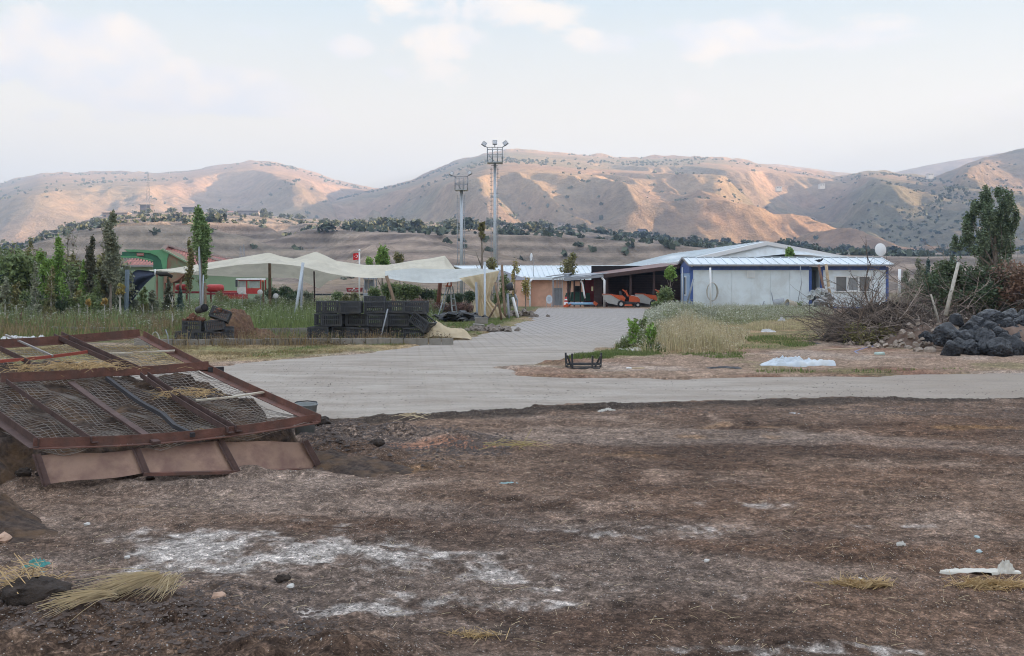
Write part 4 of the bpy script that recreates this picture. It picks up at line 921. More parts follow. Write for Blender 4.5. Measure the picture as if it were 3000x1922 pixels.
def uv_of(px, py):
    u, v = .5, .5
    def pr(u, v):
        p = pan(u, v); return (1500+p.x/p.y*F, HOR+(EYE-p.z)/p.y*F)
    for _ in range(40):
        a = pr(u, v); e = 1e-4; b = pr(u+e, v); c = pr(u, v+e)
        J = [[(b[0]-a[0])/e, (c[0]-a[0])/e], [(b[1]-a[1])/e, (c[1]-a[1])/e]]; d = J[0][0]*J[1][1]-J[0][1]*J[1][0]
        rx, ry = px-a[0], py-a[1]; du = (rx*J[1][1]-ry*J[0][1])/d; dv = (J[0][0]*ry-J[1][0]*rx)/d
        u += max(-.2, min(.2, du)); v += max(-.2, min(.2, dv))
    return u, v
def mesh_panel():
    r = empty('mesh_panel', PN1, label='large rusty steel frame panel with woven wire mesh lying on the manure heap', cat='mesh panel'); o = Vector(r.location)
    def bar(pts, m, nm, w=.055, h=.06, dz=.02, L_=True, n=5):
        q = MB(); uvs = [uv_of(*p) if not isinstance(p[0], float) or p[0] > 3 else p for p in pts]
        P3 = []
        for (a, b) in zip(uvs[:-1], uvs[1:]):
            for i in range(n): t = i/n; P3.append(pan(a[0]+(b[0]-a[0])*t, a[1]+(b[1]-a[1])*t, dz))
        P3.append(pan(*uvs[-1], dz)); zz = lambda i: Vector((0, 0, .004*math.sin(i*2.3)))
        for i in range(len(P3)-1):
            a, b = P3[i], P3[i+1]; d = (b-a).normalized()*.002
            if L_:   # angle section: one flat and one upright leg
                q.beam(a-d, b+d, w, .007, m); sd_ = (b-a).cross(Vector((0, 0, 1))).normalized()*(w/2)
                q.beam(a-d+sd_+Vector((0, 0, h/2)), b+d+sd_+Vector((0, 0, h/2)), .007, h, m)
            else: q.beam(a-d, b+d, w, h, m)
        return q.build(nm, r, origin=o)
    E = [(0.0, 0.0), (0.0, .5), (0.0, 1.0)]
    bar([(0., 0.), (.5, 0.), (1., 0.)], m_rust, 'frame_bar', .06, .075, 0.0, n=8)
    bar([(0., 1.), (.5, 1.), (1., 1.)], m_rust, 'frame_bar', .06, .09, 0.0, n=8)
    bar([(0., 0.), (0., 1.)], m_rust, 'frame_bar', .08, .065, 0.005, n=12)
    bar([(1., 0.), (1., 1.)], m_rustd, 'frame_bar', .07, .065, 0.005, n=12)
    bar([(0, 1125), (300, 1107), (610, 1087)], m_rust, 'cross_bar', .07, .085, .02)
    bar([(610, 1092), (655, 1090)], m_slate, 'pipe_stub', .05, .05, .03, False)
    bar([(166, 998), (383, 1095)], m_rustd, 'long_bar', .06, .05, .03); bar([(187, 992), (412, 1093)], m_rustd, 'long_bar', .06, .05, .03)
    bar([(420, 1114), (678, 1279)], m_rustd, 'long_bar', .055, .05, .03); bar([(441, 1112), (701, 1274)], m_rustd, 'long_bar', .055, .05, .03)
    bar([(27, 1133), (279, 1308)], m_rustd, 'long_bar', .05, .045, .03)
    bar([(208, 1127), (460, 1304)], m_rustd, 'long_bar', .06, .02, .02, False); bar([(0, 1029), (96, 1075)], m_rustd, 'long_bar', .06, .05, .02)
    bar([(314, 1120), (416, 1195), (478, 1229), (512, 1262), (566, 1289)], m_slate, 'bent_bar', .035, .035, .04, False)
    bar([(0, 1073), (258, 1044)], mat('fresh_red_oxide', (.28, .07, .05), .7), 'thin_bar', .03, .03, .05, False)
    bar([(17, 998), (154, 1060)], mat('pale_pipe', (.26, .24, .23), .6, var=.2), 'loose_pipe', .018, .018, .06, False)
    m_slat = mat('peeling_white_slat', (.50, .45, .37), .7, var=.12, scale=5, dirt=(.26, .17, .10), dscale=5, dirt_amt=.9)
    bar([(316, 1048), (420, 1044), (512, 1039)], m_slat, 'wood_slat', .05, .014, .045, False)
    bar([(574, 1187), (680, 1177), (780, 1162)], m_slat, 'wood_slat', .05, .014, .045, False)
    # woven wire: two families of wavy wires, drawn over the whole frame, sagging between bars
    q = MB(); rng = random.Random(3)
    def wz(u, v): return -.02+.035*math.sin(u*19+v*5)*math.sin(v*17+1)-.02*abs(math.sin(v*6))+.012*math.sin(u*40)
    def wire(a, b, n, r_):
        pts = []
        for i in range(n+1):
            t = i/n; u = a[0]+(b[0]-a[0])*t; v = a[1]+(b[1]-a[1])*t; u += .006*math.sin(v*30+a[0]*50); v += .006*math.sin(u*26+a[1]*40)
            pts.append(pan(min(max(u, 0), 1), min(max(v, 0), 1), wz(u, v)))
        q.tube(pts, r_, m_wire, 3, cap=False, smooth=False)
    nu, nv = 44, 58
    for i in range(nu+1): wire((i/nu, 0), (i/nu, 1), 26, .0027)
    for j in range(nv+1): wire((0, j/nv), (1, j/nv), 22, .0027)
    q.build('wire_mesh', r, origin=o)
    # plate apron hanging under the near edge
    A = [P(134, 1420, 7.42), P(425, 1387, 7.85), P(690, 1381, 8.25), P(934, 1373, 8.72)]; B = [P(104, 1337, 7.50), P(395, 1318, 7.95), P(640, 1293, 8.35), P(888, 1295, 8.75)]
    for i in range(3):
        g = MB(); rows = []
        for j in range(7):
            t = j/6; a, b = A[i].lerp(A[i+1], t), B[i].lerp(B[i+1], t); rows.append([a.lerp(b, k_/5)+Vector((0, .02*math.sin(t*5+i)*(k_/5), .008*math.sin(t*7+i*2))) for k_ in range(6)])
        g.grid(rows, m_rustp, thick=(0, .006, 0)); g.build('apron_plate', r, origin=o)
    for i in range(4):
        g = MB(); off = Vector((0, -.012, 0)); g.beam(A[i]+off, B[i]+off+Vector((0, 0, .015)), .012, .055, m_rustd, up=(0, 1, 0)); g.beam(A[i]+off*2+Vector((.025, 0, 0)), B[i]+off*2+Vector((.025, 0, .015)), .05, .008, m_rustd, up=(0, 1, 0)); g.build('apron_rib', r, origin=o)
    g = MB()
    for i in (1, 2): g.beam(A[i]+Vector((0, -.03, 0)), A[i+1]+Vector((0, -.03, 0)), .05, .025, m_rust)
    g.build('apron_lip', r, origin=o)
mesh_panel()

def heap_obj(name, cx, cy, rx, ry, h, m, label, cat, seed, rough=.35, lam=.3, kind=None, n=90, z0=-.03, pw=.8, hfun=None):
    X, Y = np.meshgrid(np.linspace(-rx*1.15, rx*1.15, n), np.linspace(-ry*1.15, ry*1.15, n)); r_ = np.hypot(X/rx, Y/ry)
    b = np.clip(1-(r_+fbm(X+cx, Y+cy, rx*.7, 3, seed)*.3)**2, 0, 1)**pw
    Z = h*b*(1+rough*fbm(X+cx, Y+cy, lam, 5, seed+1))+(z0-.10*(b <= 0)); Z = Z+np.where(b > 0, .05*np.abs(fbm(X, Y, .09, 3, seed+2)), 0)
    if hfun is not None: Z = hfun(X+cx, Y+cy, Z)
    i = np.arange(n-1)[:, None]*n+np.arange(n-1)[None, :]; Q = np.stack([i, i+1, i+n+1, i+n], -1).reshape(-1, 4); keep = (Z.ravel()[Q].max(1) > z0-.06)
    o = link(name, fast_mesh(name, np.stack([X.ravel(), Y.ravel(), Z.ravel()], 1), Q[keep], m, True), loc=(cx, cy, 0)); tag(o, label, cat, kind=kind); return o
m_dung = mat('dark_manure', (0.050, 0.034, 0.026), 0.95, var=0.75, scale=20, bump=1.0, bscale=35, dirt=(0.17, 0.10, 0.05), dscale=4, dirt_amt=.45)
pu = (PN0+PN1)/2; 
def under_panel(X, Y, Z):
    # heap follows the underside of the panel and stops short of its open right side
    d = np.array([PN1.x-PN0.x, PN1.y-PN0.y]); e = np.array([PF0.x-PN0.x, PF0.y-PN0.y]); det = d[0]*e[1]-d[1]*e[0]
    rx, ry = X-PN0.x, Y-PN0.y; u = (rx*e[1]-ry*e[0])/det; v = (d[0]*ry-d[1]*rx)/det
    top = .38+.6*v-.035-.05*np.sin(np.pi*np.clip(u, 0, 1))*(1-.5*v)-.05*np.sin(np.pi*np.clip(v, 0, 1))*(.6+.4*np.sin(5*u))
    lump = fbm(X, Y, .45, 4, 5)*.04+fbm(X, Y, .14, 3, 6)*.045+np.abs(fbm(X, Y, .07, 2, 16))*.03
    edge = sstep(-.14, .0, u+.28*np.abs(v-.25)*0-.10*np.clip(.35-v, 0, 1)+.10*fbm(X, Y, .5, 3, 9)-.22*np.clip(v-.35, 0, .3)) 
    low = sstep(.0, .10, v-.02+.05*fbm(X, Y, .3, 3, 7))
    far = 1-sstep(.64+.20*sstep(.2, .4, u), .90+.12*sstep(.2, .4, u), v+.12*fbm(X, Y, .5, 3, 8))
    z = (top-.005)*edge*low*(.35+.65*far)
    near = sstep(-.5, -.1, v)*(1-sstep(1.35, 1.6, u)); skirt = np.maximum(.10*sstep(-.40, -.12, u)*(1-sstep(-.02, .10, u))*sstep(-.35, -.1, v)*(1-sstep(.25, .5, v)), .22*sstep(1.02, 1.25, u)*sstep(-.5, -.2, v)*(1-sstep(.6, 1, v)))
    return np.maximum(z, skirt)+lump*np.clip(np.maximum(z, skirt)*6, 0, 1)-.04
heap_obj('manure_heap', -4.0, 9.3, 3.3, 2.9, .8, m_dung, 'dark manure heap under the rusty mesh panel', 'manure heap', 5, n=230, hfun=under_panel)

def bucket():
    p = G(893, 1250); r = empty('grey_bucket', (p.x, 11.3, 0), label='grey plastic bucket behind the right corner of the mesh panel', cat='bucket')
    m = mat('grey_bucket_plastic', (.22, .24, .24), .5, var=.1, dirt=(.12, .12, .11)); b = MB(); b.lathe([(.001, .01), (.115, .01), (.155, .34), (.168, .35), (.165, .365), (.148, .355), (.11, .03), (.001, .03)], m, 28); b.build('body', r)
    h = MB(); h.tube([(-.165, 0, .35), (-.13, .11, .37), (0, .165, .375), (.13, .11, .37), (.165, 0, .35)], .006, m_black, 5); h.build('handle', r)
    r.location = (P(893, 0, 10.2).x, 10.2, .02); r.scale = (.8, .8, 1.0)
bucket()

# ------------------------------------------------------------------ kerb wall of concrete blocks
m_conc = mat('grey_concrete_block', (.24, .225, .20), .9, var=.15, scale=5, bump=.4, bscale=40, dirt=(.15, .13, .10), dscale=2.5)
def block_row(name, a, b, n, h, w, label, gap=.02, seed=1, z0=0):
    rng = random.Random(seed); a = Vector(a); b = Vector(b); d = (b-a); l = d.length/n; r = MB(); ang = math.atan2(d.y, d.x)
    for i in range(n):
        c = a+d*((i+.5)/n); r.box((c.x+rng.uniform(-.01, .01), c.y+rng.uniform(-.03, .03), z0+h/2+rng.uniform(-.015, .01)), (l-gap, w, h), m_conc, (rng.uniform(-.03, .03), rng.uniform(-.03, .03), ang+rng.uniform(-.03, .03)))
    return tag(r.build(name, origin=a), label, 'low wall')
y = GY(1014); block_row('kerb_wall', (P(390, 0, y).x, y+.1, 0), (P(1330, 0, y+.5).x, y+.5, 0), 25, .17, .14, 'low kerb wall of pale concrete blocks along the dry grass strip')
y = 28.9; block_row('block_wall', (P(700, 0, y).x, y, 0), (P(950, 0, y).x, y, 0), 6, .25, .2, 'short wall of bigger concrete blocks left of the long crate stack', seed=3)
y = 31; block_row('block_row', (P(-30, 0, y).x, y, 0), (P(430, 0, y).x, y-1, 0), 16, .22, .2, 'weed grown row of grey blocks in front of the sapling bed', seed=4)

# ------------------------------------------------------------------ crates
m_rim = mat('dusty_black_rim', (0.055, 0.058, 0.064), .6, var=.3, scale=9)
def crate(w=.58, h=.335, d=.42, name='plastic_crate'):
    r = empty(name, (0, 0, 0)); t = .012
    b = MB(); b.box((0, 0, .012), (w, d, .016), m_black)
    for i in range(5): b.box((-w/2+w*(i+.5)/5, 0, .024), (.02, d-.03, .01), m_black)
    b.build('base', r)
    for ax in ('front', 'back', 'left', 'right'):
        s = MB(); L_ = w if ax in ('front', 'back') else d
        def bx(u, z, du, dz, th=t, m_=None):
            off = (d/2-t/2) if ax in ('front', 'back') else (w/2-t/2)
            sg = -1 if ax in ('front', 'left') else 1
            c = (u, sg*off, z) if ax in ('front', 'back') else (sg*off, u, z); dd = (du, th, dz) if ax in ('front', 'back') else (th, du, dz); s.box(c, dd, m_ or m_black)
        e = .035; W2 = L_-2*(t+.001) if ax in ('left', 'right') else L_
        bx(0, h-e/2, W2, e, t*1.8, m_rim); bx(0, .02+e/2, W2, e, t*1.5)
        for u in (-W2/2+.02, W2/2-.02): bx(u, h/2, .04, h-2*e-.02, t*1.6, m_rim)
        bx(0, h*.58, W2-.08, .022, t, m_rim)
        n = int(W2/.06)
        for i in range(n): bx(-W2/2+.04+(W2-.08)*(i+.5)/n, (h)/2+.01, .026, h-2*e-.02, t*.6)
        s.build('side_panel', r)
    return r
C0 = crate(); tag(C0, 'x', 'crate', 'black crates in the long stack')
first = [True]
def put_crate(loc, rot, label, group, sc=1):
    if first[0]:
        first[0] = False; C0.location = loc; C0.rotation_euler = rot; C0.scale = (sc,)*3; tag(C0, label, 'crate', group); return C0
    return copy_tree(C0, loc=loc, rot=rot, scale=sc, label=label, cat='crate', group=group)
GR = 'black crates in the long stack'
SC = 1.0; YB = 27.6
def cx_(zx): return ((900+zx/3.85)-1500)/F*YB
def cz_(zy): return EYE-((650+zy/3.85)-HOR)/F*YB
rows = [('bottom row', .0, [(135, 0, 'leftmost'), (395, 0, 'second from the left'), (580, .1, 'third from the left'), (810, 0, 'fourth from the left'), (1030, .05, 'fifth from the left'), (1215, 0, 'rightmost')]),
        ('middle row', .355, [(285, 0, 'leftmost'), (565, .04, 'second from the left'), (790, -.04, 'third from the left'), (1045, .03, 'fourth from the left')]),
        ('upper row', .71, [(288, .03, 'leftmost'), (522, -.03, 'second from the left'), (748, .05, 'third from the left'), (985, 0, 'fourth from the left'), (1210, .06, 'rightmost')])]
k2 = 0
for nm, z, items in rows:
    for zx, rz, which in items:
        put_crate((cx_(zx)+.03*math.sin(k2*3.3), YB+(.13*math.sin(k2*2.1)), z+.012), (R(-84) if (nm != 'bottom row' and k2 % 2 == 0) and False else 0, .03*math.sin(k2), rz+.10*math.sin(k2*1.7)), f'black crate in the front {nm} of the long stack, {which}', GR); k2 += 1
for i, zx in enumerate((150, 420, 700, 960, 1190)):
    for j in range(3): put_crate((cx_(zx+20*j), YB+.52+.02*i, .355*j+.012), (0, 0, .04*math.sin(i*3+j)), f'back row crate of long stack, {["bottom","middle","top"][j]} layer, {["first","second","third","fourth","fifth"][i]} from left', GR)
put_crate((cx_(740), YB+.45, .86), (0, 0, .05), 'single black crate standing highest on the long stack', GR)
put_crate((cx_(1275), YB-.15, .36), (R(0), R(34), R(-25)), 'tilted black crate slumping off the right end of the long stack', GR)
put_crate((cx_(1365), YB+.7, .02), (R(10), R(18), R(40)), 'black crate leaning on the ground behind the right end of the stack', GR)
# smaller tumbled heap of crates, left
GR2 = 'dirty crates with rubble in the left heap'; yb = 26.2
def lx(zx): return ((500+zx/3.08)-1500)/F*yb
def lz(zy): return EYE-((550+zy/3.08)-HOR)/F*yb
for zx, z, rot, lab in [(140, .01, (0, 0, .05), 'dirty black crate at the bottom left of the small crate heap'), (265, .01, (0, 0, -.05), 'dirty black crate at the bottom centre of the small crate heap'), (410, .01, (0, .1, .1), 'dirty black crate at the bottom right of the small crate heap'),
                        (205, .295, (0, 0, .02), 'crate filled with brown pots on the left of the small heap'), (410, .30, (R(-8), R(-8), .2), 'crate tipped forward on the right of the small heap'), (430, .60, (R(-14), R(20), .1), 'topmost tilted crate of the small heap showing brown rubble')]:
    put_crate((lx(zx), yb, z), rot, lab, GR2, .86)
m_clay = mat('broken_brown_pots', (.16, .075, .05), .9, var=.4, scale=12, bump=.5)
def rubble_mesh(name, n, ext, size, m, seed, label, cat, loc, flat=.6, kind=None):
    rng = random.Random(seed); b = MB()
    for i in range(n):
        x, y, z = rng.gauss(0, ext[0]*.45), rng.gauss(0, ext[1]*.45), 0; z = abs(rng.gauss(0, ext[2]*.5))*max(0, 1-(x/ext[0])**2); s = size*rng.uniform(.5, 1.3)
        b.box((x, y, z+s*.2), (s*rng.uniform(.7, 1.3), s*rng.uniform(.7, 1.2), s*flat), m, (rng.uniform(-.6, .6), rng.uniform(-.6, .6), rng.uniform(0, 3)), top=(rng.uniform(.4, .9), rng.uniform(.4, .9)))
    o = b.build(name, loc=loc); return tag(o, label, cat, kind=kind)
rubble_mesh('broken_pots', 40, (.22, .16, .12), .10, m_clay, 5, 'brown broken pots filling the left crate of the small heap', 'pots', (lx(205), yb, .58), kind='stuff')
rubble_mesh('broken_pots', 30, (.2, .14, .10), .09, m_clay, 6, 'brown broken pots spilling from the topmost crate of the small heap', 'pots', (lx(440), yb-.02, .78), kind='stuff')
p = MB(); a = Vector((lx(255), yb-.1, lz(1105))); bq = Vector((lx(345), yb-.35, lz(1080))); p.tube([a, a.lerp(bq, .5), bq], [.085, .10, .105], m_black, 16, cap=False); p.tube([a, a.lerp(bq, .99)], .088, m_dark, 12); tag(p.build('black_pipe', origin=a), 'black pipe end pointing up out of the small crate heap', 'pipe')
p = MB(); prof = [(.001, .0)]
for i in range(13): prof += [(.125, i*.033), (.14, i*.033+.012), (.14, i*.033+.022), (.125, i*.033+.031)]
p.lathe(prof, m_black, 20); tag(p.build('ribbed_pipe', loc=(lx(535), yb-.1, 0)), 'upright ribbed black drain pipe at the right of the small crate heap', 'pipe')
m_peat = mat('brown_peat', (.13, .075, .05), .95, var=.45, scale=16, bump=1, bscale=30, dirt=(.20, .13, .07), dscale=5)
heap_obj('peat_heap', P(672, 0, 27.6).x, 27.6, .62, .7, .80, m_peat, 'rounded brown peat heap behind the small crate heap', 'peat heap', 71, rough=.25, lam=.25, pw=.5)
heap_obj('peat_heap', P(745, 0, 28).x, 28, .8, .5, .28, m_peat, 'low spread of brown soil right of the peat heap', 'soil heap', 75, rough=.6, pw=.7)
p = MB(); p.box((lx(375), yb-.3, .06), (.3, .12, .05), m_conc, (0, .2, .2)); tag(p.build('stone_slab', origin=(lx(375), yb-.3, 0)), 'flat pale slab in front of the small crate heap', 'slab')

# ------------------------------------------------------------------ canopy of cream cloth
def cloth_mat(name, col, trans):
    m = bpy.data.materials.new(name); m.use_nodes = True; t = m.node_tree; b = t.nodes['Principled BSDF']; b.inputs['Roughness'].default_value = .85; b.inputs['Specular IOR Level'].default_value = .15
    c = N(t, 'ShaderNodeTexCoord').outputs['Object']; k = mixc(t, 1.0, col, ramp(t, noise(t, c, .9, 7, .65, .6), [(.3, .80), (.7, 1.06)]), 'MULTIPLY'); L(t, k, b.inputs['Base Color'])
    bn = N(t, 'ShaderNodeBump'); bn.inputs['Strength'].default_value = .7; bn.inputs['Distance'].default_value = .12; L(t, noise(t, mapping(t, c, (1, 1, 2.5)), 1.1, 4, .5, 1.0), bn.inputs['Height']); L(t, bn.outputs[0], b.inputs['Normal'])
    tr = N(t, 'ShaderNodeBsdfTranslucent'); L(t, k, tr.inputs[0]); mx = N(t, 'ShaderNodeMixShader'); mx.inputs[0].default_value = trans; L(t, b.outputs[0], mx.inputs[1]); L(t, tr.outputs[0], mx.inputs[2]); L(t, mx.outputs[0], t.nodes['Material Output'].inputs[0]); return m
m_cream = cloth_mat('cream_shade_cloth', (.70, .65, .54), .3); m_beige = cloth_mat('beige_shade_cloth', (.74, .62, .44), .4); m_pale = cloth_mat('grey_white_cloth', (.60, .62, .60), .3)
def sail(name, rows_px, Ys, m, sub=6, ncol=70, folds=0.0, parent=None):
    """rows_px: list of polylines [(px,py)...] in the photo at depths Ys; the sheet is lofted through them"""
    R_ = []
    for pl, Y in zip(rows_px, Ys):
        xs = [q[0] for q in pl]; L0 = []
        # parameter along the row
        acc = [0]
        for i in range(1, len(pl)): acc.append(acc[-1]+math.hypot(pl[i][0]-pl[i-1][0], pl[i][1]-pl[i-1][1]))
        tt = np.linspace(0, acc[-1], ncol); X = np.interp(tt, acc, xs); Yp = np.interp(tt, acc, [q[1] for q in pl]); YY = np.interp(tt, acc, [q[2] if len(q) > 2 else 0 for q in pl])
        R_.append([P(a, b, Y+c) for a, b, c in zip(X, Yp, YY)])
    rows = []
    for a, b in zip(R_[:-1], R_[1:]):
        for s_ in range(sub):
            t = s_/sub; rows.append([p.lerp(q, t)+Vector((0, 0, -folds*math.sin(math.pi*t)+.035*math.sin(math.pi*t)*math.sin(i_*.55+3*t)+.02*math.sin(i_*1.7+t*5)*math.sin(math.pi*t))) for i_, (p, q) in enumerate(zip(a, b))])
    rows.append(R_[-1]); g = MB(); g.grid(rows, m, True); return g.build(name, parent)
# left and middle sails: near hem, ridge, far hem
near = [(470, 792), (545, 800), (640, 784), (700, 776), (740, 773), (788, 771), (850, 776), (890, 782), (960, 800), (1010, 809), (1070, 814), (1130, 815)]
ridge = [(435, 791), (500, 787), (600, 771), (700, 755), (788, 740), (820, 750), (862, 758), (925, 737), (952, 748), (985, 764), (1030, 771), (1068, 776), (1130, 777)]
cn = sail('shade_canopy', [near, ridge], [43, 46], m_cream, folds=.06, ncol=90)
tag(cn, 'big cream cloth canopy with two sagging peaks on poles', 'canopy')
far1 = [(545, 800), (590, 806), (700, 812), (820, 814), (866, 815), (900, 829), (935, 846), (960, 825), (1000, 812), (1040, 809)]
rid1 = [(480, 790), (560, 782), (650, 770), (770, 752), (830, 756), (880, 762), (930, 752), (960, 770), (1000, 778), (1040, 792)]
b_ = sail('under_sail', [rid1, far1], [46.4, 49.5], m_cream, folds=.08, ncol=70, parent=cn)
# right part climbing to a third peak
sB = sail('peak_sail', [[(1060, 800), (1130, 800), (1190, 790), (1250, 788), (1300, 790), (1345, 790)], [(1066, 776), (1134, 776), (1160, 772), (1212, 763), (1262, 757), (1303, 749), (1334, 789)]], [45.5, 48.5], m_cream, folds=.05, parent=cn)
top = [(1128, 794), (1210, 786), (1300, 789), (1400, 786), (1463, 792)]; bot = [(1130, 814), (1170, 822), (1240, 829), (1300, 829), (1345, 824), (1380, 812), (1462, 794)]
sC = sail('grey_white_sail', [bot, top], [42, 43.6], m_pale, folds=.10); tag(sC, 'grey white cloth sail in front, stretched to the right corner pole', 'shade sail')
# curtain gathered down from the right corner
cl = [(1345, 815), (1372, 836), (1396, 860), (1394, 885), (1386, 908), (1392, 936)]; cr = [(1463, 793), (1452, 826), (1440, 850), (1434, 878), (1462, 903), (1482, 932)]
rows_ = []
for t in np.linspace(0, 1, 22):
    a = np.array([np.interp(t*5, range(6), [q[0] for q in cl]), np.interp(t*5, range(6), [q[1] for q in cl])]); b = np.array([np.interp(t*5, range(6), [q[0] for q in cr]), np.interp(t*5, range(6), [q[1] for q in cr])])
    rows_.append([P(*(a*(1-s)+b*s), 41.9+.12*math.sin(s*21+t*3)*(.5+t)) for s in np.linspace(0, 1, 30)])
g = MB(); g.grid(rows_, m_beige, True); tag(g.build('cloth_curtain'), 'beige cloth hanging gathered from the right corner of the canopy to the grass', 'curtain')
# beige sheet crumpled beside the crates
X, Y = np.meshgrid(np.linspace(-.62, .62, 46), np.linspace(-.35, .35, 26)); Z = (.42*np.exp(-((X+.42)/.28)**2)+.2*np.exp(-((X-.05)/.35)**2)+.16*np.exp(-((X-.4)/.2)**2))*(1-(Y/.4)**2)*(1+.5*ridged(X, Y, .35, 3, 5))
i = np.arange(25)[:, None]*46+np.arange(45)[None, :]; o = link('crumpled_sheet', fast_mesh('crumpled_sheet', np.stack([X.ravel(), Y.ravel(), Z.ravel()], 1), np.stack([i, i+1, i+47, i+46], -1).reshape(-1, 4), m_beige, True), loc=(P(1318, 0, 27.8).x, 27.6, .0)); tag(o, 'crumpled beige cloth sheet on the ground right of the long crate stack', 'cloth sheet')

# poles
def pole(pts, r_, m, label, name='pole', cat='pole', Y=46):
    b = MB(); P3 = [P(a, c, Y if len(q) < 3 else q[2]) if False else P(q[0], q[1], Y) for q in pts for a, c in [q[:2]]]
    e = P3[-1]; d = (P3[-1]-P3[-2]).normalized()
    if e.z > 0.02: P3.append(e+d*(e.z/max(.2, -d.z)))
    b.tube(P3, r_, m, 8); return tag(b.build(name, origin=P3[-1]), label, cat)
pole([(790, 768), (791, 894)], .07, m_wood, 'brown timber pole holding up the left canopy peak', 'timber_pole')
pole([(888, 769), (868, 904)], .065, m_galv, 'bright leaning metal tube in front of the canopy', 'metal_tube', Y=42)
pole([(886, 790), (882, 905)], .05, m_gray, 'dull grey upright tube behind the bright leaning tube', 'metal_tube', Y=42.4)
pole([(920, 795), (922, 894)], .035, m_brown, 'thin dark pole under the middle canopy peak', 'thin_pole')
pole([(583, 722), (589, 904)], .04, m_gray, 'tall thin stake beside the bright green poplar', 'tree_stake', 'stake', Y=40)
pole([(596, 805), (594, 900)], .03, m_galv, 'short pale tube right of the poplar stake', 'metal_tube', Y=41)
pole([(601, 829), (602, 897)], .05, m_wood, 'short brown post right of the poplar', 'timber_post', 'post', Y=41)
pole([(771, 826), (772, 894)], .05, m_wood, 'weathered post left of the timber canopy pole', 'timber_post', 'post', Y=47)
pole([(1132, 808), (1156, 886)], .07, m_wood, 'leaning wooden prop under the grey white sail', 'wooden_prop', 'prop', Y=42)
pole([(1290, 826), (1283, 896)], .09, mat('rust_brown_post', (.15, .06, .035), .8), 'thick rust brown post left of the stepladder', 'timber_post', 'post', Y=44)
pole([(1395, 827), (1398, 930)], .05, m_gray, 'grey post in front of the hanging beige cloth', 'grey_post', 'post', Y=41)
pole([(1420, 767), (1421, 928)], .045, m_galv, 'tall pale grey pole right of the hanging beige cloth', 'grey_pole', Y=40.5)
pole([(1470, 775), (1479, 915)], .055, m_wood, 'tall dark stick at the right end of the nursery', 'stick', Y=42)
pole([(1451, 827), (1470, 940)], .05, m_wood, 'crooked stick leaning right of the tall grey pole', 'stick', Y=40)
pole([(1487, 860), (1490, 915)], .05, m_gray, 'short grey post below the black pot', 'grey_post', 'post', Y=42)
pole([(1462, 880), (1448, 905)], .04, m_wood, 'short slanted stick near the beige cloth', 'stick', Y=41.5)
pole([(1502, 871), (1513, 914)], .06, m_white, 'white slanted tube leaning beside the rubble', 'white_tube', 'tube', Y=43)
pole([(1509, 862), (1516, 880), (1515, 905)], .035, m_gray, 'thin grey bent pipe right of the black pot', 'bent_pipe', 'pipe', Y=43.5)
pole([(373, 790), (370, 905)], .09, mat('blue_grey_post', (.12, .16, .19), .6), 'blue grey post in front of the dark hanging net', 'grey_post', 'post', Y=39)
pole([(1136, 905), (1123, 960), (1115, 988)], .02, m_gray, 'curved grey pipe leaning on the front of the crate stack', 'bent_pipe', 'pipe', Y=27.0)
b = MB(); M = Matrix.Rotation(R(78), 3, 'Y'); b.lathe([(.001, 0), (.10, .01), (.17, .15), (.18, .30), (.165, .30), (.15, .15), (.09, .03)], m_black, 18, P(1484, 846, 42)+Vector((-.02, 0, .05)), M); tag(b.build('black_pot'), 'black plant pot stuck sideways on the sticks at the nursery end', 'pot')
# dark shade net swept down on the left
rows_ = []
tp = [(455, 797), (430, 793), (400, 790), (372, 812), (352, 840), (348, 880)]; bt = [(455, 806), (430, 828), (414, 846), (395, 872), (378, 892), (352, 905)]
for t in np.linspace(0, 1, 20):
    a = [np.interp(t*5, range(6), [q[k] for q in tp]) for k in (0, 1)]; b2 = [np.interp(t*5, range(6), [q[k] for q in bt]) for k in (0, 1)]
    rows_.append([P(a[0]*(1-s)+b2[0]*s, a[1]*(1-s)+b2[1]*s, 41.5+.25*math.sin(s*9+t*2)*t) for s in np.linspace(0, 1, 24)])
g = MB(); g.grid(rows_, mat('dark_blue_net', (.045, .055, .085), .8, var=.25, scale=2), True); tag(g.build('dark_shade_net'), 'dark blue shade net sweeping down from the left tip of the canopy', 'shade net')
b = MB(); b.tube([P(454, 799, 41.4), P(470, 803, 41.3), P(488, 803, 41.3), P(505, 811, 41.4)], [.04, .10, .09, .06], mat('dark_knotted_rope', (.045, .04, .035), .9, bump=.6), 8); b.tube([P(455, 789, 41.4), P(454, 805, 41.3)], .03, m_white, 6); tag(b.build('knotted_ropes'), 'dark knotted bundle tying the net to the left canopy tip', 'rope')
# stepladder with orange top
r = empty('stepladder', P(1312, 907, 43), label='aluminium stepladder with orange top under the sail', cat='stepladder'); r.location.z = 0; o = Vector(r.location)
b = MB(); a1, a2 = P(1310, 838, 43), P(1319, 838, 43); e1, e2 = P(1280, 912, 42.6), P(1293, 912, 43.6); 
for s_, e_ in ((a1, P(1282, 908, 42.6)), (a1+Vector((.1, 0, 0)), P(1291, 904, 43.6))): b.beam(s_, (e_.x, e_.y, 0), .05, .03, m_galv)
b.build('rear_leg', r, origin=o)
b = MB(); 
A1, A2, E1, E2 = a2, a2+Vector((.10, 0, 0)), Vector((P(1327, 0, 43).x, 42.8, 0)), Vector((P(1340, 0, 43).x, 43.3, 0)); b.beam(A1, E1, .05, .03, m_galv); b.beam(A2, E2, .05, .03, m_galv)
for i in range(1, 5): b.beam(A1.lerp(E1, i/5), A2.lerp(E2, i/5), .06, .03, m_galv)
b.build('step_frame', r, origin=o)
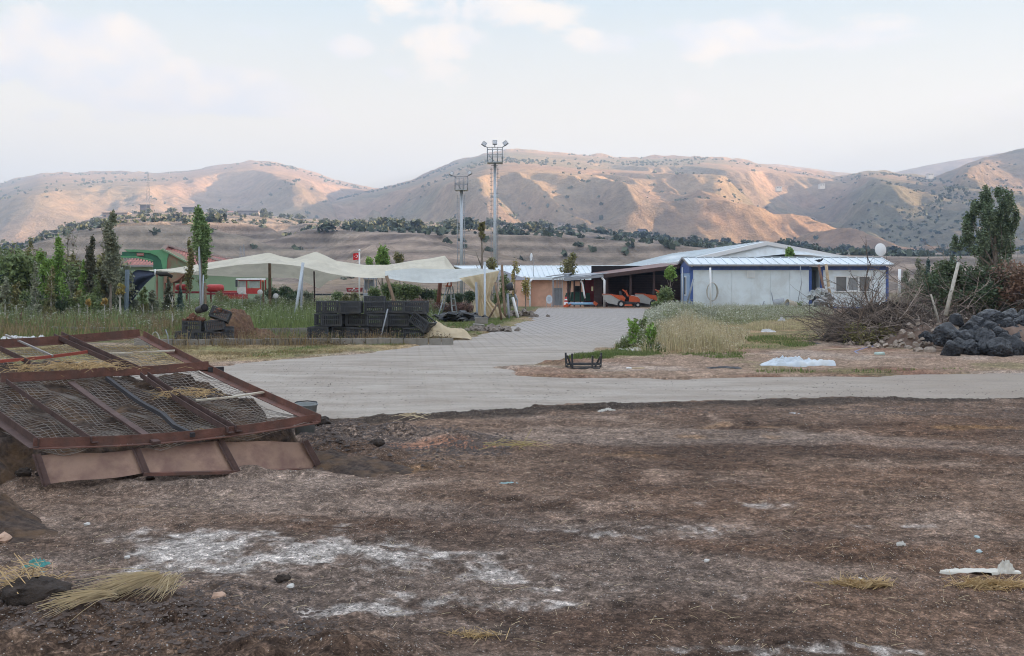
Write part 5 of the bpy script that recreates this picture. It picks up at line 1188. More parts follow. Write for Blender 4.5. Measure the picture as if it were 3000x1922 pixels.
b = MB(); b.tube([P(1309, 840, 42.9), P(1313, 826, 42.9), P(1321, 822, 42.9), P(1322, 838, 42.9)], .035, m_orange, 6); b.box(P(1314, 838, 42.9), (.26, .2, .05), m_orange); b.build('top_guard', r, origin=o)
# white flat markers, barrel etc.
for px, py, lab in ((762, 856, 'white round disc on a stick, left one in the weeds'), (808, 867, 'white round disc on a stick, right one in the weeds'), (709, 858, 'small white disc on a stick below the tractor')):
    p = P(px, py, 44); r = empty('garden_marker', (p.x, 44, 0), label=lab, cat='marker', group='white discs in the weeds'); b = MB(); b.lathe([(.001, 0), (.12 if px != 709 else .07, 0), (.12 if px != 709 else .07, .02), (.001, .02)], m_white, 16, (0, 0, p.z), Matrix.Rotation(R(82), 3, 'X')); b.build('disc', r); b = MB(); b.tube([(0, .03, 0), (0, .03, p.z)], .012, m_gray, 5); b.build('stick', r)
# blocks under the post and a scrap heap on the verge
b = MB(); p = P(1410, 0, 33); b.box((p.x, 33, .30), (.42, .22, .2), m_conc, (0, 0, .1)); tag(b.build('concrete_block', origin=(p.x, 33, .2)), 'pale concrete block on top of the rubble at the verge', 'block')
b = MB(); p = P(1402, 0, 32.6); b.box((p.x, 32.6, .1), (.36, .2, .2), m_conc, (.1, .1, .3)); tag(b.build('concrete_block', origin=(p.x, 32.6, 0)), 'tilted concrete block at the foot of the verge rubble', 'block')
m_stone = mat('grey_brown_stone', (.20, .17, .145), .95, var=.3, scale=6, bump=.5)
rubble_mesh('rubble', 90, (.9, .35, .12), .16, m_stone, 8, 'grey rubble at the verge below the tall grey pole', 'rubble', (P(1435, 0, 32).x, 32, 0), kind='stuff')
rubble_mesh('rubble', 90, (.9, .5, .25), .17, m_stone, 9, 'rubble beside the white slanted tube', 'rubble', (P(1520, 0, 44).x, 44.5, 0), kind='stuff')
rubble_mesh('scrap_pile', 70, (1.3, .5, .2), .3, m_black, 10, 'low pile of black bags and trays under the stepladder', 'scrap', (P(1340, 0, 39).x, 39, .05), flat=.3, kind='stuff')
b = MB(); n = 16; b.tube([(P(0, 0, 22).x*0+P(437+46*t, 0, 23).x, 23, .05+.42*math.sin(math.pi*min(1, t*1.25+.0))**.7*(1-.15*t)) for t in np.linspace(0, .8, n)], .016, mat('pale_hoop_pipe', (.33, .33, .28), .6), 6); tag(b.build('hoop_pipe'), 'pale bent hoop pipe rising behind the mesh panel', 'pipe')
b = MB(); b.tube([P(485, 965, 20), P(492, 985, 20), P(495, 1022, 20)], .012, m_gray, 5); tag(b.build('thin_stake'), 'short thin stake right of the mesh panel far corner', 'stake')
# ------------------------------------------------------------------ vegetation
def leaf_cloud(lobes, n, size, seed, flat=.0, gap=.25):
    """leaf quads spread through ellipsoid lobes (cx,cy,cz,rx,ry,rz); returns V, Q arrays"""
    g = np.random.default_rng(seed); lb = np.array(lobes, float); w = (lb[:, 3]*lb[:, 5])**1.1; w = w/w.sum()
    k = g.choice(len(lb), n, p=w); d = g.normal(size=(n, 3)); d /= np.linalg.norm(d, axis=1)[:, None]
    r = g.uniform(0, 1, n)**.42
    # break the outline into tufts
    tuft = .78+.34*np.sin(d[:, 0]*7+k*1.7)*np.sin(d[:, 2]*6+k)+g.normal(0, .07, n)
    c = lb[k, :3]+d*(r*np.clip(tuft, .35, 1.2))[:, None]*lb[k, 3:]
    keep = (np.sin(c[:, 0]*9.1/max(.2, lb[:, 3].mean())+seed)*np.sin(c[:, 2]*6.3/max(.2, lb[:, 5].mean())+seed*2)*np.sin(c[:, 1]*7/max(.2, lb[:, 4].mean())) > -gap*1.6) | (g.uniform(0, 1, n) > .55)
    c = c[keep]; n = len(c)
    a = g.normal(size=(n, 3)); a[:, 2] *= .6; a /= np.linalg.norm(a, axis=1)[:, None]; b = np.cross(a, g.normal(size=(n, 3))); b /= np.linalg.norm(b, axis=1)[:, None]
    s = size*g.uniform(.6, 1.35, n)[:, None]; a = a*s*.62; b = b*s*.42
    V = np.stack([c-a, c-b*.9+a*.1, c+a, c+b*.9+a*.1], 1).reshape(-1, 3); Q = np.arange(n*4).reshape(n, 4); return V, Q
LEAF = dict(
    bright=leafmat('leaf_bright_green', (0.176, 0.297, 0.068), (0.270, 0.392, 0.108), .35), poplar=leafmat('leaf_poplar_green', (.17, .26, .10), (.27, .36, .16), .3),
    dark=leafmat('leaf_dark_green', (.07, .105, .055), (.11, .14, .075), .2), grey=leafmat('leaf_grey_green', (.21, .24, .16), (.26, .26, .18), .25),
    pine=leafmat('leaf_dark_conifer', (.085, .095, .06), (.13, .125, .08), .15), olive=leafmat('leaf_olive', (0.189, 0.189, 0.081), (0.270, 0.243, 0.108), .25),
    blue=leafmat('leaf_blue_green', (0.068, 0.115, 0.101), (0.115, 0.162, 0.135), .2), brown=leafmat('leaf_brown_dry', (0.203, 0.135, 0.095), (0.270, 0.176, 0.135), .2),
    big=leafmat('leaf_silver_poplar', (.12, .17, .09), (.21, .26, .17), .25), gold=leafmat('leaf_yellowing', (0.405, 0.270, 0.095), (0.324, 0.324, 0.108), .3),
    pink=leafmat('leaf_dull_pink', (0.270, 0.162, 0.149), (0.189, 0.135, 0.095), .2), hill=leafmat('leaf_hill_bush', (.075, .10, .06), (.12, .13, .085), .1), moss=leafmat('leaf_weed_green', (0.149, 0.203, 0.081), (0.230, 0.270, 0.121), .3))
m_bark = mat('grey_bark', (.20, .17, .14), .9, var=.3, scale=8); m_barkw = mat('whitewashed_bark', (.42, .40, .36), .9, var=.2, scale=8)
def trunk_mb(x, y, h, r0, lean, m, limbs, seed, z0=-.05, spread=.5):
    rng = random.Random(seed); b = MB(); pts = []; n = 6
    for i in range(n+1): t = i/n; pts.append((x+lean*t*t*h+rng.uniform(-.02, .02)*h*.2, y+rng.uniform(-.01, .01), z0+(h-z0)*t))
    b.tube(pts, [r0*(1-.75*i/n) for i in range(n+1)], m, 7)
    for i in range(limbs):
        k = rng.randint(2, n-1); p = Vector(pts[k]); a = rng.uniform(0, 6.28); l = h*rng.uniform(.12, .28); d = Vector((math.cos(a)*spread, math.sin(a)*spread, 1)).normalized()
        b.tube([p, p+d*l*.5+Vector((0, 0, -.02)), p+d*l], [r0*.35, r0*.22, r0*.08], m, 5)
    return b
def tree(name, px, top, cbot, w, Y, lm, label, n=1500, leaf=.09, form='column', base=None, r0=None, m=None, seed=None, group=None, lean=0, z0=0, limbs=6, gap=.25):
    seed = seed if seed is not None else int(px*7+top) % 9999; rng = random.Random(seed)
    p = P(px, HOR, Y); zt, zb = P(0, top, Y).z, P(0, cbot, Y).z; R_ = w/2/F*Y; H_ = zt-zb
    n = int(n*1.5); leaf *= .82
    r = empty(name, (p.x, Y, z0), label=label, cat='shrub' if 'shrub' in name or 'bush' in name else 'tree', group=group); o = Vector(r.location)
    lobes = []
    if form == 'column':
        k = 7
        for i in range(k): t = (i+.5)/k; q = R_*(.55+.6*math.sin(math.pi*min(1, t*.8+.12))**.8)*(1-.55*t**3); lobes.append((rng.uniform(-.4, .4)*R_, rng.uniform(-.4, .4)*R_, zb+H_*t, q*1.05, q*1.05, H_/k*1.0))
    elif form == 'spire':
        k = 8
        for i in range(k): t = (i+.5)/k; q = R_*(1.05-t)*.95; lobes.append((rng.uniform(-.15, .15)*R_, 0, zb+H_*t, q*1.2, q*1.2, H_/k*1.0))
    elif form == 'round':
        for i in range(7): a = rng.uniform(0, 6.28); e = rng.uniform(0, 1); lobes.append((math.cos(a)*R_*.5*e, math.sin(a)*R_*.5*e, zb+H_*rng.uniform(.3, .75), R_*.55, R_*.55, H_*.3))
        lobes.append((0, 0, zb+H_*.5, R_*.7, R_*.7, H_*.42))
    elif form == 'vase':
        for i in range(9): a = rng.uniform(0, 6.28); e = rng.uniform(.2, 1); t = rng.uniform(.2, .95); lobes.append((math.cos(a)*R_*.7*e*(.4+.6*t), math.sin(a)*R_*.6*e, zb+H_*t*.9, R_*.3, R_*.3, H_*.16))
    V, Q = leaf_cloud(lobes, n, leaf, seed, gap=gap)
    cr = link('crown', fast_mesh('crown', V-np.array([0, 0, z0]), Q, LEAF[lm]), r)
    r0 = r0 or max(.025, R_*.12); t_ = trunk_mb(0, 0, (zt*.93)-z0, r0, lean, m or m_bark, limbs, seed, -.05); t_.build('trunk', r)
    return r
T = tree
# --- sapling bed on the left, named from the left edge
T('pine_tree', 30, 792, 850, 110, 40, 'blue', 'flat topped blue green pine at the left edge', 1500, .11, 'round')
T('conifer_tree', 70, 764, 845, 34, 46, 'blue', 'small dark cone shaped conifer behind the left saplings', 900, .10, 'spire')
T('poplar_sapling', 86, 704, 900, 34, 42, 'olive', 'tall sparse brownish sapling, nearest the left edge', 900, .09, 'column', lean=.005)
T('poplar_sapling', 130, 738, 890, 54, 39, 'bright', 'broad bright green sapling left of the tallest green one', 1800, .10, 'column')
T('poplar_sapling', 171, 697, 880, 44, 40, 'bright', 'tallest bright green sapling in the left bed', 2000, .10, 'column')
T('bare_sapling', 198, 655, 860, 26, 43, 'grey', 'very thin almost bare sapling with upright twigs', 160, .08, 'column', r0=.03, limbs=14)
T('bare_sapling', 213, 662, 870, 22, 43.6, 'grey', 'second bare twiggy sapling, just right of the first', 120, .08, 'column', r0=.025, limbs=12)
T('poplar_sapling', 222, 745, 870, 36, 41, 'olive', 'yellowish sapling between the bare twigs and the dark cypress', 900, .09, 'column')
T('poplar_sapling', 246, 766, 870, 30, 39, 'bright', 'short light green sapling left of the dark cypress', 1100, .09, 'column')
T('cypress_tree', 267, 697, 900, 38, 39, 'pine', 'dark ragged cypress in the left bed', 2200, .10, 'column')
T('olive_shrub', 296, 764, 870, 62, 42, 'olive', 'olive green shrub between the dark cypress and the grey cypress', 1700, .10, 'round')
T('cypress_tree', 324, 624, 830, 52, 38, 'grey', 'tall grey green cypress, highest tree of the left bed', 3200, .10, 'column', r0=.06, m=m_bark)
T('mulberry_sapling', 352, 826, 870, 42, 36, 'gold', 'small yellow green tree with a forked pale trunk', 500, .10, 'vase', r0=.06, m=m_barkw)
T('maple_sapling', 307, 872, 895, 26, 34, 'gold', 'orange leaved sapling on a thin pale stem', 260, .08, 'round', m=m_barkw)
T('pollard_tree', 232, 842, 890, 56, 35.5, 'olive', 'low tree with many rising bare limbs in the middle of the bed', 420, .09, 'vase', r0=.07, m=m_barkw, limbs=12)
T('plum_sapling', 60, 915, 940, 32, 33, 'brown', 'reddish brown leafed sapling at the far left', 420, .08, 'round')
T('maple_sapling', 257, 872, 900, 22, 34.5, 'gold', 'small yellow tipped sapling left of the orange leaved one', 220, .08, 'round', m=m_barkw)
T('conifer_tree', 494, 812, 905, 42, 38, 'pine', 'narrow dark conifer right of the dark hanging net', 1500, .09, 'spire')
T('conifer_tree', 528, 838, 910, 26, 38.5, 'blue', 'short bluish conifer below the rusty machine', 700, .09, 'spire')
T('dead_sapling', 505, 860, 1000, 26, 30, 'olive', 'pale dead stem bending up at the soil heap', 110, .07, 'vase', r0=.03, m=m_barkw, limbs=9)
T('poplar_tree', 588, 609, 755, 60, 40.5, 'poplar', 'bright green oval poplar standing beside its thin stake', 4200, .10, 'column', r0=.07)
T('poplar_tree', 594, 740, 850, 26, 41.5, 'poplar', 'lower leafy shoot under the bright oval poplar', 900, .09, 'column')
T('poplar_tree', 556, 702, 850, 26, 42, 'olive', 'slim small poplar left of the bright oval one', 1100, .09, 'column')
T('garden_tree', 1120, 716, 800, 60, 58, 'bright', 'light green tree top showing behind the sagging canopy', 1500, .14, 'round')
T('garden_tree', 1080, 748, 800, 34, 57, 'bright', 'small light green tree left of the one behind the canopy', 700, .13, 'round')
T('garden_tree', 1172, 733, 800, 44, 60, 'olive', 'duller green tree right of the light one behind the canopy', 900, .13, 'round')
T('ash_tree', 1412, 648, 705, 40, 60, 'olive', 'spindly tree with a long bare trunk between the two masts', 520, .15, 'vase', r0=.12)
T('garden_tree', 1440, 745, 800, 60, 52, 'olive', 'thin leafy tree top at the foot of the tallest mast', 420, .11, 'round')
T('garden_tree', 1480, 795, 900, 46, 47, 'moss', 'green bush tangled in sticks right of the beige cloth', 1400, .10, 'round')
T('garden_tree', 1508, 758, 880, 46, 50, 'gold', 'reddish twiggy tree in front of the peach building', 420, .09, 'vase')
T('garden_tree', 1540, 800, 890, 40, 51, 'gold', 'low yellowing bush left of the white downpipe', 500, .09, 'round')
T('round_tree', 1669, 742, 812, 52, 66, 'olive', 'small round tree standing in front of the pale ribbed roof', 1500, .12, 'column', z0=-.8)
T('acacia_tree', 1964, 773, 828, 56, 55, 'bright', 'small bright green tree in front of the dark machine shed', 1500, .12, 'round', r0=.05)
T('garden_shrub', 1944, 834, 905, 74, 54.5, 'moss', 'dense green shrub at the left end of the site cabin', 2200, .11, 'round')
T('garden_shrub', 1925, 880, 915, 60, 53, 'moss', 'lower spreading weed shrub below the dense green shrub', 1300, .10, 'round')
T('ash_tree', 2312, 714, 800, 50, 63, 'bright', 'light green tree rising behind the middle of the cabin roof', 1100, .14, 'vase')
T('bamboo_shrub', 2325, 880, 915, 70, 54, 'moss', 'feathery green weed clump at the foot of the cabin wall', 1400, .09, 'round')
for px, top, w, lm, Y, lab in ((2690, 760, 44, 'grey', 70, 'bluish conifer behind the brush pile, left of the pair'), (2715, 762, 30, 'blue', 72, 'slim bluish conifer behind the brush pile, right of the pair'), (2660, 795, 44, 'grey', 74, 'low grey green tree at the right end of the cabin'), (2750, 768, 50, 'grey', 75, 'pale hazy poplar behind the brush, left one'), (2795, 745, 40, 'blue', 76, 'taller hazy tree between the dark heap and the poplars'), (2770, 785, 44, 'grey', 74, 'pale low tree behind the dark green heap')):
    T('distant_poplar', px, top, 905, w, Y, lm, lab, 1500, .15, 'column', z0=-1.0)
# big many-lobed poplar on the right
def big_poplar():
    Y = 52; r = empty('big_poplar', P(2912, 905, Y), label='big many limbed silver poplar rising on the right edge', cat='tree'); o = Vector(r.location)
    L_ = [(2938, 600, 26, 55), (2925, 660, 34, 60), (2900, 585, 22, 44), (2885, 640, 28, 55), (2860, 610, 20, 34), (2852, 650, 24, 44), (2868, 700, 26, 40), (2940, 710, 36, 55), (2905, 730, 30, 50), (2820, 670, 14, 34), (2835, 705, 26, 32), (2815, 720, 24, 20), (2850, 735, 24, 22), (2955, 680, 22, 60), (2895, 765, 26, 30), (2930, 775, 24, 28), (2888, 560, 10, 22), (2935, 562, 16, 22), (2965, 640, 12, 40), (2955, 730, 20, 30), (2808, 700, 10, 16)]
    s = Y/F; lobes = []
    for i, (px, py, rx, rz) in enumerate(L_): p = P(px, py, Y); lobes.append((p.x-o.x, (i % 3-1)*.4, p.z-o.z, rx*s, rx*s, rz*s))
    V, Q = leaf_cloud(lobes, 30000, .095, 77, gap=.15); link('crown', fast_mesh('crown', V, Q, LEAF['big']), r)
    b = MB(); base = Vector((P(2918, 0, Y).x-o.x, 0, -o.z))
    b.tube([base, P(2918, 790, Y)-o, P(2915, 700, Y)-o, P(2930, 600, Y)-o], [.18, .14, .07, .02], m_bark, 8)
    for e in ((2890, 600), (2850, 650), (2820, 700), (2955, 660)): b.tube([P(2917, 790, Y)-o, P((2917+e[0])/2, (770+e[1])/2+15, Y)-o, P(*e, Y)-o], [.06, .04, .015], m_bark, 6)
    b.build('trunk', r)
big_poplar()
for i, (px, top, w, lm, lab) in enumerate(((15, 812, 30, 'grey', 'thin grey green sapling at the very left edge'), (48, 826, 26, 'olive', 'small olive sapling just left of the plum coloured one'), (104, 770, 26, 'grey', 'thin pale sapling between the brown one and the broad green one'), (150, 782, 28, 'olive', 'thin olive sapling left of the tallest green one'), (186, 800, 26, 'bright', 'short green sapling right of the tallest green one'), (206, 815, 26, 'grey', 'thin grey sapling under the bare twigs'), (284, 806, 26, 'moss', 'short green sapling right of the dark cypress'), (340, 800, 22, 'grey', 'thin grey sapling right of the tall grey cypress'), (420, 842, 26, 'moss', 'slender weedy sapling in front of the dark net'), (446, 850, 24, 'grey', 'second slender sapling in front of the dark net'))):
    T('young_sapling', px, top, 890, w, 35.5+i*.45, lm, lab, 420, .085, 'column', r0=.028, m=m_barkw, limbs=9)
# low shrubs filling the sapling bed
protos = []
for i, lm in enumerate(('dark', 'moss', 'grey', 'dark', 'olive')):
    r = T('garden_shrub', 100, 850, 925, 70, 38, lm, 'x', 1500, .085, 'round', seed=300+i); r['label'] = 'undergrowth shrub beside the left saplings'; protos.append(r)
rng = random.Random(12); sh_lab = {0: 'dark green undergrowth shrub at the foot of the left saplings', 1: 'mid green undergrowth shrub at the foot of the left saplings', 2: 'grey green undergrowth shrub at the foot of the left saplings', 3: 'dark green undergrowth shrub at the foot of the left saplings', 4: 'olive undergrowth shrub at the foot of the left saplings'}
used = set()
for i in range(72):
    k = rng.choice((0, 1, 1, 2, 2, 4, 4)); px = rng.uniform(-40, 345); Y = rng.uniform(35, 46); s = rng.uniform(.5, 1.0)*(1+1.2*(Y > 40)); k = rng.choice((1, 2, 4)) if Y > 40 else k
    kw = dict(label=sh_lab[k], group='undergrowth shrubs in the sapling bed'); zn = ('at the far left', 'under the green saplings', 'around the dark cypress', 'below the tall grey cypress')[min(3, max(0, int(px//90)))]; kw = dict(label=sh_lab[k].replace('at the foot of the left saplings', zn), group='undergrowth shrubs '+zn)
    if k not in used: used.add(k); o = protos[k]; tag(o, kw['label'], 'shrub', kw['group']); o.location = (P(px, 0, Y).x, Y, 0); o.scale = (s, s, s*1.1)
    else: copy_tree(protos[k], loc=(P(px, 0, Y).x, Y, 0), rot=(0, 0, rng.uniform(0, 6)), scale=Vector((s, s, s*rng.uniform(.8, 1.3))), **kw, cat='shrub')
# shrubs under and behind the canopy
lab2 = {0: 'dark green bush under the canopy', 1: 'mid green bush under the canopy', 2: 'grey green bush under the canopy', 3: 'dark green bush under the canopy', 4: 'olive bush under the canopy'}
for px, Y, k, s in [(1100, 52, 1, 1.1), (1140, 51, 1, 1.3), (1180, 50, 1, 1.25), (1215, 50, 1, 1.2), (1250, 50, 0, 1.1), (1275, 52, 1, 1.0), (1160, 54, 4, 1.3), (1010, 50, 4, .8), (985, 52, 1, .9), (1040, 51, 4, .9), (800, 53, 0, 1.15), (835, 54, 0, 1.2), (870, 54, 0, 1.0), (850, 52, 3, .9), (905, 54, 2, .9), (640, 55, 4, .9), (660, 56, 4, .7), (1345, 52, 0, .9), (1375, 52, 0, 1.0), (1320, 53, 0, .8), (1465, 48, 1, .9), (1495, 50, 2, .8), (760, 54, 2, .7), (420, 40, 4, .7), (450, 41, 2, .7), (390, 42, 2, .8)]:
    copy_tree(protos[k], loc=(P(px, 0, Y).x, Y, 0), rot=(0, 0, px), scale=s, label=lab2[k] if px > 600 else lab2[k].replace('under the canopy', 'beside the dark hanging net'), cat='shrub', group='bushes under the canopy' if px > 600 else 'bushes beside the dark net')
hed = T('heather_bed', 1230, 862, 925, 560/4, 45, 'pink', 'dull pink flowering bed behind the crate stack', 2600, .07, 'round', seed=8)
for px in (1150, 1195, 1330, 1365, 1290): copy_tree(hed, loc=(P(px, 0, 44).x, 44, 0), rot=(0, 0, px), scale=.8, label='dull pink flowering shrub behind the crate stack', cat='shrub', group='pink shrubs behind the crates')
hed['category'] = 'shrub'; hed['group'] = 'pink shrubs behind the crates'; hed['label'] = 'dull pink flowering shrub behind the crate stack'

# --- grasses and weeds
def blades(name, polys, n, h, w, m, seed, label, lean=.35, heads=None, hm=None, hs=.02, clump=.0, zf=None):
    g = np.random.default_rng(seed); P_ = []; ED = []
    for poly, share in polys:
        pl = world_poly(poly) if poly[0][1] > 400 else poly; xs = [q[0] for q in pl]; ys = [q[1] for q in pl]; k = int(n*share); got = np.zeros((0, 2))
        while len(got) < k:
            c = np.stack([g.uniform(min(xs), max(xs), k*2), g.uniform(min(ys), max(ys), k*2)], 1); c = c[inside(pl, c[:, 0], c[:, 1])]
            if clump: c = c[(fbm(c[:, 0], c[:, 1], clump, 3, seed) > g.uniform(-.5, .35, len(c)))]
            got = np.concatenate([got, c])
        got = got[:k]; ed = np.clip((-sdist(pl, got[:, 0], got[:, 1])+.25*fbm(got[:, 0], got[:, 1], .8, 3, seed+7))/(1.2*h[1]), 0, 1); ED.append(ed); P_.append(got)
    p = np.concatenate(P_); n = len(p); H_ = g.uniform(h[0], h[1], n)*(.75+.35*fbm(p[:, 0], p[:, 1], 1.2, 2, seed+3))*(.25+.75*np.concatenate(ED)); a = g.uniform(0, 2*np.pi, n); W_ = w*g.uniform(.6, 1.4, n)
    b = np.stack([p[:, 0], p[:, 1], np.full(n, -.02)], 1); l = g.uniform(.1, 1, n)*lean*H_; la = g.uniform(0, 2*np.pi, n); tip = b+np.stack([np.cos(la)*l, np.sin(la)*l, H_], 1); mid = b*.5+tip*.5+np.stack([-np.cos(la)*l*.15, -np.sin(la)*l*.15, H_*.06], 1)
    s = np.stack([np.cos(a)*W_, np.sin(a)*W_, 0*W_], 1)/2
    V = np.stack([b-s, b+s, mid+s*.8, mid-s*.8, tip], 1).reshape(-1, 3); i = np.arange(n)*5; Q = np.concatenate([np.stack([i, i+1, i+2, i+3], 1), np.stack([i+3, i+2, i+4, i+4], 1)])
    Q4 = Q[:n]; T3 = Q[n:][:, :3]
    # all as quads; the tip is a thin kite
    V2 = np.concatenate([V, (tip+s*.25)]); Q5 = np.stack([i+3, i+2, 5*n+np.arange(n), i+4], 1); Qa = np.concatenate([Q4, Q5]); mi = np.zeros(len(Qa), int); mats = [m]
    if heads:
        k = g.choice(n, int(n*heads), replace=False); nq = 3; cc = np.repeat(tip[k], nq, 0)+g.normal(0, hs*.9, (len(k)*nq, 3)); aa = g.normal(size=cc.shape); aa[:, 2] *= .3; aa /= np.linalg.norm(aa, axis=1)[:, None]; bb = np.cross(aa, np.array([0, .3, 1.0])); bb /= np.linalg.norm(bb, axis=1)[:, None]
        V3 = np.stack([cc-aa*hs, cc-bb*hs, cc+aa*hs, cc+bb*hs], 1).reshape(-1, 3); b0 = len(V2); V2 = np.concatenate([V2, V3]); Q6 = b0+np.arange(len(cc)*4).reshape(-1, 4); Qa = np.concatenate([Qa, Q6]); mi = np.concatenate([mi, np.ones(len(Q6), int)]); mats.append(hm)
    o = link(name, fast_mesh(name, V2, Qa, mats, midx=mi)); return tag(o, label, 'weeds' if heads else 'grass', kind='stuff')
g_green = leafmat('grass_green', (.12, .17, .05), (.19, .22, .09), .3); g_dry = leafmat('grass_dry_straw', (.30, .22, .12), (.22, .18, .10), .3); g_gold = leafmat('grass_tall_pale', (.50, .41, .27), (.42, .38, .22), .35); g_pale = leafmat('weed_pale_green', (.24, .28, .14), (.32, .32, .20), .3)
h_white = leafmat('umbel_white', (.55, .56, .48), (.42, .42, .32), .2); h_gold = leafmat('seed_head_straw', (.60, .52, .38), (.52, .48, .34), .3); h_brown = leafmat('seed_head_brown', (.16, .11, .08), (.22, .17, .11), .2)
blades('garden_grass', [([(470, 1000), (1290, 996), (1310, 905), (470, 905)], .6), ([(-200, 1000), (480, 1000), (480, 925), (-200, 925)], .4)], 70000, (.18, .45), .022, g_green, 1, 'green grass filling the nursery beds', clump=1.5)
blades('garden_weeds', [([(380, 970), (700, 965), (1250, 950), (1330, 930), (1330, 905), (380, 905)], .7), ([(-200, 985), (480, 980), (480, 925), (-200, 925)], .3)], 26000, (.5, 1.0), .022, LEAF['moss'], 2, 'tall weeds with pale flower heads in the nursery', heads=.35, hm=h_white, hs=.022, clump=.7)
blades('garden_grass', [([(1290, 996), (1440, 960), (1540, 920), (1500, 905), (1310, 905)], 1)], 14000, (.06, .2), .018, g_green, 16, 'shorter green grass around the hanging beige cloth', clump=.8)
blades('garden_dry_weeds', [([(-200, 1000), (480, 1000), (480, 950), (-200, 950)], .6), ([(380, 985), (650, 985), (650, 940), (380, 940)], .4)], 9000, (.25, .7), .018, g_dry, 3, 'dry straw coloured weeds along the front of the beds', heads=.3, hm=h_brown, hs=.02, clump=.8)
blades('strip_grass', [([(-200, 1050), (560, 1064), (1000, 1036), (1200, 1016), (1400, 982), (1440, 972), (1300, 990), (900, 1018), (-200, 1018)], 1)], 42000, (.03, .11), .014, g_dry, 4, 'short dry grass on the strip beside the road', clump=.7)
blades('strip_grass_green', [([(560, 1060), (1000, 1034), (1200, 1014), (1400, 980), (1570, 915), (1480, 930), (1300, 985), (900, 1016)], 1)], 20000, (.03, .12), .014, g_green, 5, 'short green grass patches on the strip beside the road', clump=1.0)
blades('kerb_dry_weeds', [([(480, 1018), (900, 1018), (1300, 1005), (1380, 990), (1300, 996), (900, 1006), (480, 1008)], 1)], 2600, (.15, .5), .012, g_dry, 6, 'thin dead weeds standing along the kerb wall', heads=.6, hm=h_brown, hs=.018, clump=.5)
blades('white_flower_weeds', [([(1890, 925), (1990, 906), (2440, 906), (2440, 935), (2200, 950), (1900, 965), (1880, 950)], 1)], 22000, (.14, .45), .02, g_pale, 7, 'pale green weeds with white umbels in front of the cabin', heads=.5, hm=h_white, hs=.026, clump=1.3)
blades('white_flower_weeds', [([(1890, 918), (2060, 912), (2120, 935), (1950, 975), (1880, 960)], 1)], 11000, (.4, .85), .02, g_pale, 8, 'taller pale weeds with white umbels at the paved road end', heads=.6, hm=h_white, hs=.028, clump=.8)
blades('tall_dry_grass', [([(1840, 1040), (1990, 1042), (2160, 1036), (2200, 985), (2000, 955), (1850, 975)], 1)], 7000, (.3, .9), .016, g_gold, 9, 'tall pale golden grass in the middle of the right verge', heads=.55, hm=h_gold, hs=.018, clump=.6)
blades('green_verge_weeds', [([(1800, 1030), (1950, 1035), (1960, 965), (1850, 985)], 1)], 9000, (.35, .85), .022, g_green, 10, 'green weeds mixed into the left end of the golden grass', heads=.25, hm=h_white, hs=.02, clump=.6)
blades('verge_grass', [([(1620, 1062), (1800, 1052), (1960, 1045), (1900, 1025), (1760, 1032)], 1)], 14000, (.06, .22), .018, g_green, 11, 'low green grass where the right verge meets the road', clump=.5)
blades('verge_grass', [([(2100, 1035), (2400, 1015), (2440, 985), (2200, 985)], .6), ([(1900, 1052), (2200, 1058), (2200, 1035), (1900, 1035)], .3), ([(2160, 1100), (2900, 1092), (2900, 1082), (2200, 1090)], .1)], 12000, (.04, .16), .018, g_green, 12, 'sparse low green grass on the trodden right verge', clump=.9)
blades('verge_dry_grass', [([(2150, 975), (2440, 965), (2440, 935), (2200, 945)], 1)], 9000, (.06, .24), .018, g_gold, 13, 'reddish dry grass between the golden grass and the cabin', clump=.8)
blades('panel_grass', [([(190, 1440), (470, 1420), (470, 1400), (230, 1410)], 1)], 900, (.03, .09), .006, g_green, 14, 'fine green grass under the lower edge of the rusty apron', clump=.15)
# leafy upright plants in the verge
def stalk(px, py, top, label, lm='bright', n=260):
    g0 = G(px, py); Y = g0.y; h = (py-top)/F*Y; r = empty('verge_plant', (g0.x, Y, 0), label=label, cat='plant'); rng = random.Random(px); lobes = []
    b = MB()
    for i in range(6):
        a = rng.uniform(0, 6.28); e = rng.uniform(.05, .28)*h; q = Vector((math.cos(a)*e, math.sin(a)*e, h*rng.uniform(.75, 1))); b.tube([(0, 0, 0), q*.5+Vector((0, 0, .05)), q], [.012, .008, .004], m_barkw, 4)
        for t in (.4, .6, .8, .95): lobes.append((q.x*t, q.y*t, q.z*t, .08, .08, .10))
    b.build('stem', r); V, Q = leaf_cloud(lobes, n, .075, px); link('leaves', fast_mesh('leaves', V, Q, LEAF[lm]), r)
stalk(1850, 1030, 935, 'upright yellow green plant at the left tip of the golden grass'); stalk(1905, 1030, 950, 'second yellow green plant inside the golden grass', n=320); stalk(1880, 1000, 930, 'leafy plant with dark seed heads at the verge tip', 'moss')

